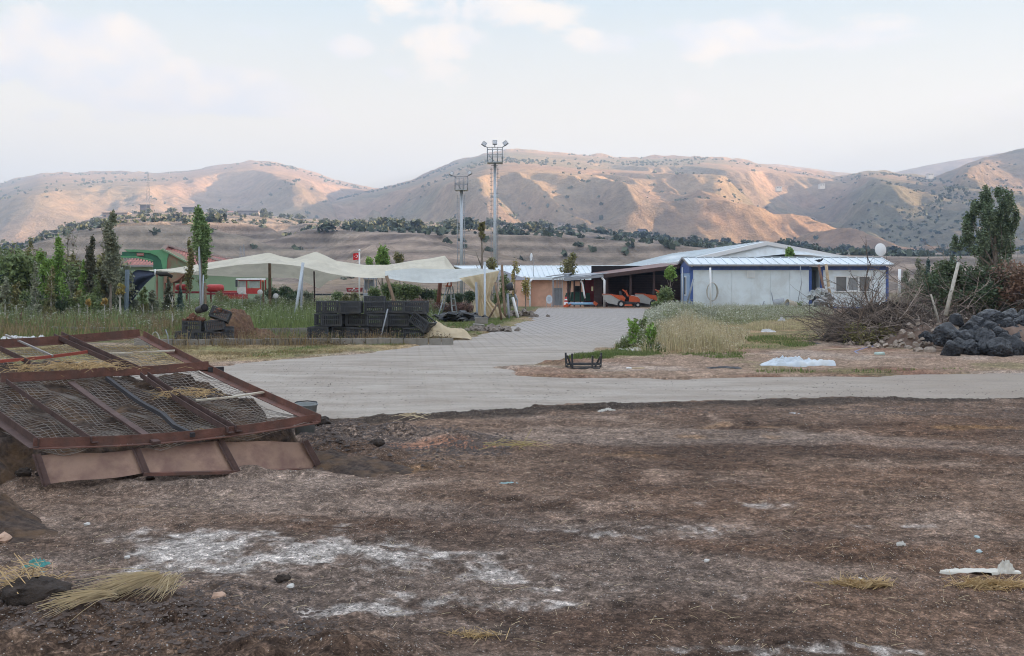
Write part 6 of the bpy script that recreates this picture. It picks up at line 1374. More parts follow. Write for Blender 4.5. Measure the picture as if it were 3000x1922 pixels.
# --- bushes on the hillsides
def bush_mesh(seed, lm, n=110):
    rng = random.Random(seed); lobes = [(rng.uniform(-.35, .35), rng.uniform(-.3, .3), rng.uniform(.3, .55), rng.uniform(.35, .55), .4, rng.uniform(.3, .42)) for _ in range(4)]
    V, Q = leaf_cloud(lobes, n, .26, seed); return fast_mesh('hill_bush', V, Q, LEAF[lm])
bm = [bush_mesh(i, 'hill') for i in range(4)]
rng = random.Random(99)
def place_hill(Hl, px, t, mesh, s, name, label, group, cat='bush', sz=1.0):
    Y = Hl.foot+(Hl.D-Hl.foot)*t; x = (px-1500)/F*Y; z = float(Hl.z(np.array([x]), np.array([Y]))[0]); o = link(name, mesh, loc=(x, Y, z-.15*s)); o.scale = (s, s, s*sz); o.rotation_euler = (0, 0, rng.uniform(0, 6.28)); return tag(o, label, cat, group)
cnt = 0
ZN = ((350, 'above the left saplings'), (620, 'above the tiled house'), (1000, 'above the left canopy sails'), (1330, 'above the flag and right sail'), (1600, 'behind the floodlight masts'), (2050, 'above the machine shed'), (2600, 'above the site cabin'), (9999, 'above the brush pile'))
def zone(px): return next(z for a, z in ZN if px < a)
while cnt < 270:
    px = rng.uniform(0, 3000); t = rng.uniform(.25, 1.0)**1.05
    if px < 500 and rng.random() < .5: continue
    if rng.random() > .35+.65*vnoise(np.array([px/160.]), np.array([t*5]), 4)[0]: continue
    place_hill(LN, px, min(t, .995), rng.choice(bm), rng.uniform(3.5, 9)*(1.1 if t < .6 else .9), 'hill_bush', 'round dark bush on the near hillside '+zone(px), 'hillside bushes '+zone(px), sz=rng.uniform(.75, 1.1)); cnt += 1
# tree line groups along the near crest
for px0, px1, n, s0 in ((395, 560, 12, 6), (610, 760, 16, 7), (760, 800, 5, 9), (820, 900, 10, 8), (1450, 1590, 22, 6), (1660, 1700, 4, 5.5), (1880, 2060, 10, 6), (2060, 2380, 8, 5), (500, 560, 4, 8), (2380, 2560, 10, 5)):
    for i in range(max(3, int(n*.42))): pq = rng.uniform(px0, px1); place_hill(LN, pq, rng.uniform(.93, .995), rng.choice(bm), s0*rng.uniform(.5, .95), 'crest_tree', 'dark tree on the near hill crest '+zone(pq), 'crest trees '+zone(pq), 'tree', sz=rng.uniform(.8, 1.3))
# scrub on the far slopes and small scrub on the near one
def scrub(name, hills, n, s0, s1, seed, label, q=7, tmin=.15, tp=1.0):
    g = np.random.default_rng(seed); VV = []
    for Hl, sh, a, b in hills:
        k = int(n*sh); px = g.uniform(a, b, k*3); t = tmin+((.95 if tp == 1.0 else .88)-tmin)*g.uniform(0, 1, k*3)**tp; Y = Hl.foot+(Hl.D-Hl.foot)*t; x = (px-1500)/F*Y
        dn = fbm(x, Y, 260*Hl.D/2600, 4, seed+5); keep = dn > g.uniform(-.2, .5, len(px)); x, Y = x[keep][:k], Y[keep][:k]; z = Hl.z(x, Y); s = g.uniform(s0, s1, len(x))*Hl.D/2600
        for j in range(q):
            c = np.stack([x, Y, z+s*.35], 1)+g.normal(0, .3, (len(x), 3))*s[:, None]*np.array([1, 1, .5]); a_ = g.normal(size=c.shape); a_ /= np.linalg.norm(a_, axis=1)[:, None]; b_ = np.cross(a_, g.normal(size=c.shape)); b_ /= np.linalg.norm(b_, axis=1)[:, None]
            a_ *= s[:, None]*.5; b_ *= s[:, None]*.4; VV.append(np.stack([c-a_, c-b_, c+a_, c+b_], 1).reshape(-1, 3))
    V = np.concatenate(VV); o = link(name, fast_mesh(name, V, np.arange(len(V)).reshape(-1, 4), LEAF['hill'])); tag(o, label, 'scrub', kind='stuff')
scrub('far_scrub', [(L2, .42, 640, 2500), (L3, .28, 1950, 3000), (L4, .14, 2600, 3000), (L1, .16, 0, 1100)], 3200, 2.5, 6.0, 5, 'scrub and scattered bushes over the far dry hills')
scrub('near_scrub', [(LN, .9, 0, 3000), (LH, .1, 1000, 1750)], 1900, 4, 9, 6, 'small scrub scattered over the near terraced hillside', tp=1.2)
# ------------------------------------------------------------------ right side heaps
m_twig = mat('grey_brown_twigs', (.27, .22, .185), .9, var=.35, scale=5); m_twigd = mat('dark_twigs', (.12, .097, .085), .9, var=.3, scale=5); m_birch = mat('pale_birch_bark', (.40, .37, .32), .8, var=.25, scale=9)
def twig(b, p, d, l, r, m, rng, depth=2, n=5):
    pts = [Vector(p)]; dd = Vector(d).normalized()
    for i in range(n):
        dd = (dd+Vector((rng.uniform(-.25, .25), rng.uniform(-.25, .25), rng.uniform(-.2, .2)))).normalized(); pts.append(pts[-1]+dd*l/n)
        if depth and rng.random() < .75: twig(b, pts[-1], (dd+Vector((rng.uniform(-.9, .9), rng.uniform(-.9, .9), rng.uniform(-.5, .7)))), l*rng.uniform(.3, .55), r*.55, m, rng, depth-1, 4)
    b.tube(pts, [r*(1-.75*i/n) for i in range(n+1)], m, 3, cap=False, smooth=False)
def brush(name, x0, x1, y0, y1, hfun, n, label, seed, ln=(.5, 1.3), r=.012, mats=(m_twig, m_twigd), up=.35):
    rng = random.Random(seed); b = MB()
    for i in range(n):
        x = rng.uniform(x0, x1); y = rng.uniform(y0, y1); h = hfun((x-x0)/(x1-x0))*(1-.5*abs(2*(y-y0)/(y1-y0)-1)); z = h*rng.random()**.7
        a = rng.uniform(0, 6.28); twig(b, (x, y, z), (math.cos(a), math.sin(a)*.6, rng.uniform(-.3, up*2)), rng.uniform(*ln), r*rng.uniform(.5, 1.6), rng.choice(mats), rng, 2 if i % 2 else 1)
    o = b.build(name, origin=((x0+x1)/2, (y0+y1)/2, 0)); return tag(o, label, 'brush', kind='stuff')
Yb = 25.5
xa, xb = P(2445, 0, Yb).x, P(2790, 0, Yb).x
brush('brush_pile', xa, xb, 24.6, 27.2, lambda t: 1.15*math.sin(math.pi*min(1, t*.9+.12))**.7, 760, 'tangled pile of grey dead branches on the right verge', 5)
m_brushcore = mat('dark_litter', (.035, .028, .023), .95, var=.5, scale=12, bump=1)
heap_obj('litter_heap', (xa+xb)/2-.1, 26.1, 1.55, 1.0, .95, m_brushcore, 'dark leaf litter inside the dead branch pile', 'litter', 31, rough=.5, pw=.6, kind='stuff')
V, Q = leaf_cloud([(P(2480+i*18, 0, Yb).x-xa, rnd*.3, .25+.12*math.sin(i*1.7), .35, .5, .28) for i, rnd in enumerate((0, .5, -.3, .4, 0, .3, -.4, .2))], 3200, .05, 9); tag(link('dry_foliage', fast_mesh('dry_foliage', V, Q, LEAF['olive']), loc=(xa, 25.0, 0)), 'withered olive leaves low in the dead branch pile', 'foliage', kind='stuff')
# tall bare dead branch
rng = random.Random(4); b = MB(); p0 = P(2555, 910, 26); p0.z = .4
for dx in (-.25, 0, .2, .45): twig(b, p0+Vector((dx*.4, 0, 0)), (dx*.5+.1, 0, 1), 1.75 if dx == 0 else 1.3, .03 if dx == 0 else .018, m_twigd, rng, 3, 7)
tag(b.build('dead_branch', origin=p0), 'tall dark bare branch standing out of the brush in front of the cabin window', 'branch')
rng = random.Random(14); b = MB(); p0 = P(2462, 975, 26); p0.z = .0; b.tube([p0, P(2452, 935, 26), P(2445, 905, 26)], [.05, .045, .02], m_twigd, 6); tag(b.build('dark_stump_stick', origin=p0), 'short dark upright stick at the left end of the brush pile', 'stick')
# green cut foliage heaps behind
x2, x3 = P(2725, 0, 30).x, P(3060, 0, 30).x
def lobes_heap(px0, px1, Y, tops, n, seed, base=940):
    g = random.Random(seed); out = []
    for i in range(n): t = g.random(); px = px0+(px1-px0)*t; tp = np.interp(px, [q[0] for q in tops], [q[1] for q in tops]); zt = P(0, tp, Y).z; z = g.uniform(.1, 1)*(zt-.45)+.05; out.append((P(px, 0, Y).x, Y+g.uniform(-.9, .9), z, .5, .5, .38))
    return out
tops = [(2720, 775), (2745, 748), (2790, 745), (2830, 758), (2880, 755), (2930, 772), (2960, 755), (3000, 735), (3080, 715)]
V, Q = leaf_cloud(lobes_heap(2725, 2960, 29.3, tops, 60, 3), 42000, .07, 21); tag(link('cut_greenery', fast_mesh('cut_greenery', V, Q, LEAF['dark'])), 'big heap of dark green cut foliage behind the black bags', 'cut foliage', kind='stuff')
V, Q = leaf_cloud(lobes_heap(2935, 3120, 28.6, tops, 34, 5), 20000, .08, 22); tag(link('brown_greenery', fast_mesh('brown_greenery', V, Q, LEAF['brown'])), 'heap of brown withered foliage at the right edge', 'cut foliage', kind='stuff')
brush('cut_branches', P(2740, 0, 29).x, P(3080, 0, 29).x, 28.0, 29.6, lambda t: 1.5+.3*t, 120, 'bare cut branches sticking out of the green foliage heap', 15, ln=(.8, 1.9), r=.017, up=.4)
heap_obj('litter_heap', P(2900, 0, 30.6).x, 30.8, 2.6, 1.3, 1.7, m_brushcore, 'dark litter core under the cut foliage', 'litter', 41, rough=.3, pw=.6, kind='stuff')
def stick(pts, r_, m, label, name='pole', cat='pole'):
    b = MB(); b.tube([P(*q) for q in pts], r_, m, 8); return tag(b.build(name, origin=P(*pts[0])), label, cat)
stick([(2770, 925, 24.5), (2788, 850, 24.7), (2808, 770, 24.9)], [.055, .048, .04], m_birch, 'pale leaning birch log standing out of the right heap', 'birch_log', 'log')
stick([(2727, 862, 25), (2740, 905, 25), (2752, 950, 24.8)], [.02, .03, .035], m_birch, 'thin pale forked stick left of the birch log', 'pale_stick', 'stick')
stick([(2636, 788, 33), (2634, 870, 33)], .05, m_white, 'white upright pipe behind the brush pile', 'white_pipe', 'pipe')
stick([(2848, 942, 26.5), (2895, 915, 26.8)], .11, m_wood, 'thick brown log lying above the black bags', 'thick_log', 'log')
stick([(2890, 908, 25.8), (2930, 918, 25.5), (2955, 920, 25.3)], .025, m_woodl, 'thin peeled branch at the top of the bags', 'peeled_branch', 'branch')
stick([(2695, 985, 24), (2740, 1000, 23.9), (2760, 1002, 23.8)], .03, m_woodl, 'pale board end at the foot of the rubble', 'board', 'board')
# rubble slope
m_rub2 = mat('pale_rubble', (.30, .25, .21), .95, var=.35, scale=5, bump=.5); m_rub3 = mat('red_soil', (.16, .11, .085), .95, var=.3, scale=6, bump=.7)
heap_obj('soil_slope', P(2780, 0, 24.6).x, 24.9, 1.9, 1.3, .55, m_rub3, 'reddish soil and rubble slope between the brush and the bags', 'soil heap', 51, rough=.4, pw=.8)
rubble_mesh('rubble', 260, (1.7, 1.0, .45), .11, m_rub2, 52, 'broken pale stones on the reddish soil slope', 'rubble', (P(2770, 0, 24.2).x, 24.0, .05), kind='stuff')
for px, py, s, lab in ((2725, 1035, .30, 'biggest rounded pale stone left of the black bags'), (2690, 1033, .24, 'pale stone left of the biggest rounded stone'), (2660, 1025, .22, 'grey stone at the left foot of the rubble'), (2640, 1018, .16, 'small pale stone furthest left of the rubble')):
    q = G(px, py) if py > 1000 else P(px, py, 23.6); b = MB(); rng = random.Random(px)
    n = 10; X = []
    import mathutils
    bmv = [(Vector((math.cos(a)*math.cos(e), math.sin(a)*math.cos(e), math.sin(e)*.7))*s*.5*rng.uniform(.85, 1.12)) for e in (-.9, -.3, .3, .9) for a in [2*math.pi*k_/8 for k_ in range(8)]]
    fs = [(r0*8+k_, r0*8+(k_+1) % 8, (r0+1)*8+(k_+1) % 8, (r0+1)*8+k_) for r0 in range(3) for k_ in range(8)]+[tuple(range(24, 32)), tuple(range(7, -1, -1))]
    b.add(bmv, fs, m_rub2, False); tag(b.build('stone', loc=(q.x, q.y, q.z+s*.2)), lab, 'stone')
# ---- black bags
def bag_mat():
    m = bpy.data.materials.new('black_bag_plastic'); m.use_nodes = True; t = m.node_tree; b = t.nodes['Principled BSDF']; b.inputs['Base Color'].default_value = (.010, .013, .020, 1); b.inputs['Roughness'].default_value = .27; b.inputs['Specular IOR Level'].default_value = .7
    c = N(t, 'ShaderNodeTexCoord').outputs['Object']; w = N(t, 'ShaderNodeTexVoronoi', feature='DISTANCE_TO_EDGE'); w.inputs['Scale'].default_value = 5; L(t, mixc(t, .35, c, N(t, 'ShaderNodeTexNoise').outputs[1]), w.inputs['Vector'])
    bn = N(t, 'ShaderNodeBump'); bn.inputs['Strength'].default_value = 1.0; bn.inputs['Distance'].default_value = .07; L(t, mathn(t, 'ADD', noise(t, mapping(t, c, (1, 1, .45)), 3.2, 4, .6, 1.8), mathn(t, 'MULTIPLY', w.outputs[0], .6)), bn.inputs['Height']); L(t, bn.outputs[0], b.inputs['Normal']); return m
m_bag = bag_mat()
def bag_mesh(seed, rx, ry, rz):
    nu, nv = 56, 34; u = np.linspace(0, 2*np.pi, nu, endpoint=False); v = np.linspace(-np.pi/2, np.pi/2, nv); U, V_ = np.meshgrid(u, v)
    ce, se = np.cos(V_), np.sin(V_); nx, ny, nz = ce*np.cos(U), ce*np.sin(U), se
    g = np.random.default_rng(seed); pl = g.normal(size=(15, 3)); pl /= np.linalg.norm(pl, axis=1)[:, None]; ph = g.uniform(.68, 1.0, 15)
    f = np.full(nx.shape, 1.12)
    for (a, b, c), h_ in zip(pl, ph): d = nx*a+ny*b+nz*c; f = np.minimum(f, np.where(d > .2, h_/np.maximum(d, .2), 9))
    cr = np.abs(fbm(nx*4+seed, ny*4+nz*3, 1.1, 4, seed+3)); f = f*1.08-.20*np.exp(-cr*16)*ce+.02*fbm(nx*6, ny*6+nz*5, 1, 3, seed)
    Z = np.sign(nz)*np.abs(nz)**.8*rz*f; top = np.clip(nz-.85, 0, 1)/.15; X = nx*rx*f*(1-.2*top); Y = ny*ry*f*(1-.2*top); Z = np.maximum(Z, -rz*.72)+top*rz*.14
    V = np.stack([X.ravel(), Y.ravel(), (Z+rz*.72).ravel()], 1); i = np.arange(nv-1)[:, None]*nu+np.arange(nu)[None, :]; j = np.arange(nv-1)[:, None]*nu+((np.arange(nu)+1) % nu)[None, :]
    return fast_mesh('rubbish_bag', V, np.stack([i, j, j+nu, i+nu], -1).reshape(-1, 4), m_bag, True)
BG = [(2785, 1040, 42, 30, 21.4, 'leftmost black bag on the ground, small and flat'), (2843, 1042, 50, 32, 21.6, 'black bag on the ground, second from the left'), (2922, 1045, 52, 36, 21.4, 'wide black bag at the front centre of the pile'), (2990, 1042, 42, 30, 21.8, 'black bag at the front right edge of the pile'),
      (2820, 1000, 46, 32, 22.4, 'black bag leaning behind the second front bag'), (2882, 1012, 58, 42, 22.2, 'big faceted black bag in the middle of the pile'), (2945, 1010, 40, 32, 22.5, 'rounded black bag right of the big faceted one'), (2990, 1005, 44, 34, 22.7, 'black bag in the second tier at the right edge'),
      (2770, 1002, 60, 46, 22.6, 'large black bag at the left shoulder of the pile, pale crease on top'), (2855, 985, 44, 32, 23.0, 'black bag above the big faceted one'), (2900, 978, 44, 34, 23.2, 'black bag in the third tier, centre'), (2950, 975, 50, 38, 23.2, 'black bag in the third tier, right of centre'), (2998, 968, 46, 38, 23.4, 'black bag in the third tier at the right edge'),
      (2862, 955, 46, 30, 23.7, 'black bag near the top left of the pile'), (2905, 948, 60, 36, 23.8, 'long black bag lying along the top of the pile'), (2955, 940, 50, 34, 24.0, 'topmost black bag of the pile'), (3005, 945, 50, 34, 24.0, 'black bag at the top right edge of the pile'),
      (2800, 945, 36, 26, 23.9, 'small black bag beside the pale slab'), (3050, 1030, 50, 40, 22, 'black bag just past the right edge of the front row'), (2715, 985, 34, 20, 23.5, 'small torn black bag in the rubble'),
      (2808, 1030, 40, 32, 21.9, 'crumpled black bag wedged between the two leftmost front bags'), (2882, 1040, 40, 30, 21.7, 'small black bag between the second and the wide front bag'), (2958, 1045, 40, 30, 21.6, 'black bag between the wide front bag and the right edge'), (2838, 975, 42, 32, 23.1, 'black bag on the left slope above the large shoulder bag'), (2925, 992, 42, 32, 22.9, 'black bag half buried right of the big faceted one'), (2972, 988, 42, 32, 23.0, 'black bag low in the third tier near the right edge'), (2880, 968, 40, 28, 23.5, 'small black bag under the long top bag'), (2930, 958, 44, 30, 23.7, 'black bag squeezed below the topmost bag'), (2980, 955, 44, 32, 23.9, 'black bag right below the top right edge bag'), (2850, 1005, 44, 34, 22.4, 'black bag touching the left side of the big faceted one'), (2965, 1025, 42, 34, 22.1, 'black bag behind the front row near the right edge')]
heap_obj('bag_bed', P(2925, 0, 23.4).x, 23.6, 1.7, 1.4, .62, m_rub3, 'soil the upper black bags are lying on', 'soil heap', 61, rough=.15, pw=.7)
bm5 = [bag_mesh(i*7+1, 1, .9, .72) for i in range(6)]
for i, (px, py, hw, hh, Y, lab) in enumerate(BG):
    hw *= .66; hh *= .80; s = hw/F*Y; sz = hh*1.25/F*Y/.72/1.35; p = P(px, py, Y); o = link('rubbish_bag', bm5[i % 6], loc=(p.x, Y, max(0.0, p.z-.12) if Y > 22 else 0.0)); o.scale = (s, s*.95, sz*1.35*.8); o.rotation_euler = (R(8*math.sin(i*3)), R(10*math.sin(i*2.1)), i*1.3); tag(o, lab, 'rubbish bag', 'black bags in the right heap')
# ---- loose things on the verge
def cloth_lump(name, px, py, lx, ly, h, m, seed, label, cat, rz=0, n=84):
    q = G(px, py); X, Y = np.meshgrid(np.linspace(-lx, lx, n), np.linspace(-ly, ly, n//2)); e = np.clip(1-(np.hypot(X/lx, Y/ly)+.35*fbm(X+seed, Y, lx*.5, 3, seed))**2, 0, 1)
    Z = h*e**.6*(.30+.8*np.abs(ridged(X, Y*1.4, lx*.45, 5, seed))+.25*np.abs(fbm(X, Y, lx*.12, 3, seed+1)))-.02*(e <= 0); nn = n; i = np.arange(n//2-1)[:, None]*n+np.arange(n-1)[None, :]; Qd = np.stack([i, i+1, i+n+1, i+n], -1).reshape(-1, 4); keep = (e.ravel()[Qd].max(1) > 0)
    o = link(name, fast_mesh(name, np.stack([X.ravel(), Y.ravel(), Z.ravel()], 1), Qd[keep], m, True), loc=(q.x, q.y, .012)); o.rotation_euler = (0, 0, rz); return tag(o, label, cat)
m_bluepl = mat('pale_blue_plastic', (.46, .51, .56), .4, var=.15, scale=4, dirt=(.5, .5, .48), dscale=3); m_sack = mat('white_sack_cloth', (.48, .46, .42), .8, var=.15, scale=6, dirt=(.34, .30, .25), dscale=4); m_gp = mat('grey_white_film', (.5, .5, .5), .4, var=.1)
cloth_lump('plastic_tarp', 2335, 1072, .72, .30, .17, m_bluepl, 3, 'crumpled pale blue plastic tarp lying on the right verge', 'tarp')
cloth_lump('white_sack', 1845, 1036, .34, .16, .15, m_sack, 7, 'dirty white sack at the left tip of the golden grass', 'sack')
cloth_lump('white_rag', 2640, 1600, .001+.03, .02, .02, m_sack, 9, 'tiny white scrap on the dirt at the right', 'scrap')
cloth_lump('plastic_scrap', 2250, 975, .25, .14, .12, m_gp, 11, 'white plastic scrap in the mown grass before the cabin', 'plastic scrap'); cloth_lump('plastic_scrap', 2290, 945, .16, .12, .22, m_gp, 12, 'standing white plastic scrap behind the mown grass', 'plastic scrap'); cloth_lump('plastic_scrap', 2135, 920, .2, .12, .3, m_gp, 13, 'crumpled white paper lump in the weeds', 'paper'); cloth_lump('white_sheeting', 60, 998, .75, .2, .16, m_gp, 14, 'white sheeting lying behind the rusty panel at the left edge', 'sheeting')
cloth_lump('plastic_strip', 2860, 1680, .24, .040, .022, mat('cream_plastic_strip', (.55, .52, .46), .6), 15, 'long cream plastic strip on the dirt at the right', 'plastic strip'); cloth_lump('plastic_scrap', 2945, 1680, .055, .04, .07, mat('cream_plastic_strip', (.55, .52, .46)), 16, 'pale upright plastic flap at the end of the strip', 'plastic scrap')
cloth_lump('white_bag_scrap', 1780, 1212, .13, .06, .06, m_sack, 17, 'cream stone like lump on the dark band below the road', 'lump')
m_net = mat('teal_netting', (.07, .26, .24), .7, var=.3, scale=14, dirt=(.05, .12, .12), dscale=9); m_netp = mat('pale_teal_scrap', (.25, .38, .40), .7, var=.3, scale=15)
cloth_lump('netting_scrap', 112, 1672, .085, .05, .06, m_net, 18, 'teal netting scrap at the left of the foreground', 'netting'); cloth_lump('netting_tail', 128, 1690, .035, .02, .02, m_netp, 28, 'pale teal thread tail below the netting scrap', 'netting'); cloth_lump('netting_scrap', 240, 1515, .07, .025, .02, m_netp, 19, 'faded grey blue netting scrap with a brown leaf', 'netting'); cloth_lump('netting_scrap', 1493, 1423, .11, .022, .02, m_netp, 20, 'pale teal strip of netting in the middle of the dirt', 'netting')
for px, py, s, lab in ((255, 1548, .022, 'white pebble below the faded netting'), (8, 1600, .06, 'tan brick chip at the left edge'), (372, 1652, .02, 'white pebble left of the lime patch'), (852, 1735, .022, 'grey white lump on the dark mound'), (137, 1770, .03, 'bright white chip on the left mound'), (640, 1805, .04, 'pinkish stone on the slope of the mound'), (2862, 1582, .018, 'pale blue plastic cap on the dirt'), (540, 1393, .03, 'white crumpled chip under the apron'), (2868, 1622, .02, 'small pale stone below the blue cap'), (2070, 1648, .02, 'grey pebble in the middle right of the dirt'), (2520, 1700, .02, 'grey pebble near the right straw')):
    q = G(px, py); o = link('pebble', bm5[px % 6] if False else None) if False else None
    b = MB(); rng = random.Random(px); bmv = [(Vector((math.cos(a)*math.cos(e), math.sin(a)*math.cos(e), math.sin(e)*.6))*s*rng.uniform(.75, 1.15)) for e in (-.8, -.1, .5, 1.0) for a in [2*math.pi*k_/7 for k_ in range(7)]]
    fs = [(r0*7+k_, r0*7+(k_+1) % 7, (r0+1)*7+(k_+1) % 7, (r0+1)*7+k_) for r0 in range(3) for k_ in range(7)]+[tuple(range(21, 28))]
    col = (.45, .30, .22) if 'tan' in lab or 'pink' in lab else ((.40, .50, .52) if 'blue' in lab else (.50, .48, .45)); b.add(bmv, fs, mat('pebble_'+str(col), col, .8, var=.1), False); tag(b.build('pebble', loc=(q.x, q.y, ground_h(q.x, q.y)+s*.3)), lab, 'stone')
# dark clods
m_clod = mat('dark_soil_clod', (.045, .034, .028), .95, var=.4, scale=20, bump=1, bscale=60)
def clod(px, py, s, label, sq=.7):
    q = G(px, py); n = 18; u = np.linspace(0, 2*np.pi, 24, endpoint=False); v = np.linspace(-1.2, 1.5, n); U, V_ = np.meshgrid(u, v); f = 1+.35*fbm(np.cos(U)*np.cos(V_)*2+px, np.sin(U)*np.cos(V_)*2+np.sin(V_)*2, .8, 4, int(px)); X = np.cos(U)*np.cos(V_)*f*s*1.25; Y = np.sin(U)*np.cos(V_)*f*s; Z = np.sin(V_)*f*s*sq
    i = np.arange(n-1)[:, None]*24+np.arange(24)[None, :]; j = np.arange(n-1)[:, None]*24+((np.arange(24)+1) % 24)[None, :]
    o = link('soil_clod', fast_mesh('soil_clod', np.stack([X.ravel(), Y.ravel(), Z.ravel()], 1), np.stack([i, j, j+24, i+24], -1).reshape(-1, 4), m_clod, True), loc=(q.x, q.y, ground_h(q.x, q.y)+s*.35)); return tag(o, label, 'clod')
clod(110, 1850, .125, 'largest dark soil clod in the bottom left corner', .55); clod(70, 1455, .045, 'dark clod left below the apron', .8); clod(118, 1448, .03, 'small dark clod right of the one below the apron'); clod(940, 1262, .09, 'dark manure lump at the right corner of the panel'); clod(440, 1415, .03, 'dark lump at the lip of the apron'); clod(1105, 1330, .06, 'dark lump on the spoil beside the panel'); clod(830, 1720, .035, 'dark clod at the crest of the lower mound')
# field of small clods and grit
def grit(name, n, region, s0, s1, m, seed, label):
    g = np.random.default_rng(seed); xs, ys = [], []
    while len(xs) < n*(3 if name == 'spoil_crumbs' else 1):
        py = g.uniform(region[2], region[3], n); px = g.uniform(region[0], region[1], n); Y = EYE*F/(py-HOR); X = (px-1500)/F*Y; k = (fbm(X, Y, .8, 3, seed) > g.uniform(-.5, .4, n)) & ((sdist(ROAD, X, Y) > .12) | (name == 'road_crumbs')); xs += list(X[k]); ys += list(Y[k])
    x, y = np.array(xs), np.array(ys)
    if name == 'spoil_crumbs':
        kk = (np.maximum(ell(x, y, 1060, 1290, 1.2, 1.3), ell(x, y, 1330, 1305, 1.1, .8)) > g.uniform(0, .6, len(x))); x, y = x[kk], y[kk]
    n = min(n, len(x)); x, y = x[:n], y[:n]; s = (s0+(s1-s0)*g.uniform(0, 1, n)**3); h, _ = ground_fields(x[None, :], y[None, :]); h = h[0]; sd = sdist(ROAD, x, y); h = np.where(sd < -.1, 0.005, h)
    base = np.array([(1, 0, 0), (0, 1, 0), (-1, 0, 0), (0, -1, 0), (.25, .15, .5)]); V = base[None]*g.uniform(.6, 1.3, (n, 5, 3)); a = g.uniform(0, 6.28, n); c, sn = np.cos(a)[:, None], np.sin(a)[:, None]
    VX = V[:, :, 0]*c-V[:, :, 1]*sn; VY = V[:, :, 0]*sn+V[:, :, 1]*c; V = np.stack([VX*s[:, None]+x[:, None], VY*s[:, None]+y[:, None], V[:, :, 2]*s[:, None]+h[:, None]-.002], -1).reshape(-1, 3)
    i = np.arange(n)*5; Q3 = np.concatenate([np.stack([i+k, i+(k+1) % 4, i+4], 1) for k in range(4)]); o = link(name, fast_mesh(name, V, Q3, m)); tag(o, label, 'grit', kind='stuff')
m_grit = leafmat('pale_grit', (.42, .38, .34), (.30, .26, .23), 0.0); m_gritd = leafmat('dark_crumbs', (.055, .040, .034), (.085, .06, .048), 0.0)
grit('soil_crumbs', 42000, (-50, 3050, 1200, 1960), .003, .010, m_gritd, 1, 'dark soil crumbs strewn over the dirt lot'); grit('pale_grit', 60000, (-50, 3050, 1190, 1960), .002, .007, m_grit, 2, 'pale grit and chips strewn over the dirt lot')
grit('mound_crumbs', 7000, (-50, 1000, 1720, 1960), .004, .02, m_gritd, 3, 'coarse crumbs on the dark mound in the lower left'); grit('mound_clods', 1500, (-50, 950, 1690, 1960), .008, .026, m_gritd, 7, 'lumpy clods on the dark mound in the lower left'); grit('spoil_clods', 600, (880, 1350, 1250, 1380), .015, .04, m_gritd, 8, 'dark clods beside the right corner of the panel'); grit('road_crumbs', 5000, (600, 3050, 1060, 1240), .004, .016, m_gritd, 4, 'dark crumbs scattered on the dusty road')
grit('spoil_crumbs', 9000, (880, 1500, 1255, 1390), .006, .03, m_gritd, 5, 'coarse lumps on the spoil right of the panel'); grit('band_crumbs', 7000, (900, 3050, 1165, 1225), .006, .022, m_gritd, 6, 'black lumps along the dark band below the road')
# straw
def straw(name, px, py, rx, ry, n, ln, m, seed, label, direc=None, z=.02, wdt=.003, spread=.5, hz=.05):
    g = random.Random(seed); q = G(px, py); gh = ground_h(q.x, q.y); b = MB()
    for i in range(n):
        a = (direc if direc is not None else g.uniform(0, 3.14))+g.gauss(0, spread); l = g.uniform(*ln); c = Vector((g.gauss(0, rx*.5), g.gauss(0, ry*.5), z+abs(g.gauss(0, hz)))); d = Vector((math.cos(a)*l/2, math.sin(a)*l/2, g.gauss(0, .15)*l)); k_ = Vector((0, 0, l*.06*g.uniform(-1, 1.5)))
        b.tube([c-d, c+k_, c+d], wdt*g.uniform(.5, 1.2), m, 3, cap=False, smooth=False)
    o = b.build(name, loc=(q.x, q.y, gh)); return tag(o, label, 'straw', kind='stuff')
def fan(px, py, n, a0, spread, ln, seed, label):
    g = random.Random(seed); q = G(px, py); b = MB(); gx, gy = np.meshgrid(q.x+np.linspace(-.6, .6, 41), q.y+np.linspace(-.6, .6, 41)); gh, _ = ground_fields(gx, gy); q.z = float(gh[20, 20])
    gz = lambda x, y: float(gh[min(40, max(0, int(round((y+.6)/.03)))), min(40, max(0, int(round((x+.6)/.03))))])-q.z
    for i in range(n):
        a = a0+g.gauss(0, spread); l = g.uniform(*ln); s0 = Vector((g.gauss(0, .03), g.gauss(0, .012), .05+g.uniform(0, .05))); pts = [s0]; d = Vector((math.cos(a), math.sin(a), g.uniform(-.05, .15)))
        for k_ in range(3):
            d = d+Vector((g.gauss(0, .05), g.gauss(0, .05), -.09)); p_ = pts[-1]+d*l/3; pts.append(Vector((p_.x, p_.y, max(p_.z, gz(p_.x, p_.y)+.012))))
        b.tube(pts, [.0021, .0019, .0016, .001], m_strawp, 3, cap=False, smooth=False)
    return tag(b.build('straw_sheaf', loc=(q.x, q.y, q.z)), label, 'straw', kind='stuff')
m_straw = mat('golden_straw', (.42, .29, .14), .7, var=.3, scale=9); m_strawp = mat('pale_straw', (.50, .40, .25), .7, var=.25, scale=9)
fan(455, 1775, 120, R(208), .30, (.12, .45), 1, 'fan of long pale straw on the lower left mound'); fan(300, 1880, 90, R(185), .5, (.08, .26), 21, 'loose crossing straws below the straw fan')
fan(508, 1775, 70, R(262), .22, (.1, .26), 2, 'hanging tuft of straw right of the straw fan')
straw('straw_wisp', 20, 1850, .09, .06, 24, (.1, .28), m_straw, 4, 'golden straw wisps in the bottom left corner', R(-30), .04, .002, .4); straw('straw_wisp', 100, 1760, .15, .06, 40, (.1, .3), m_straw, 5, 'few curved straws above the big clod', R(-40), .03, .002, .4)
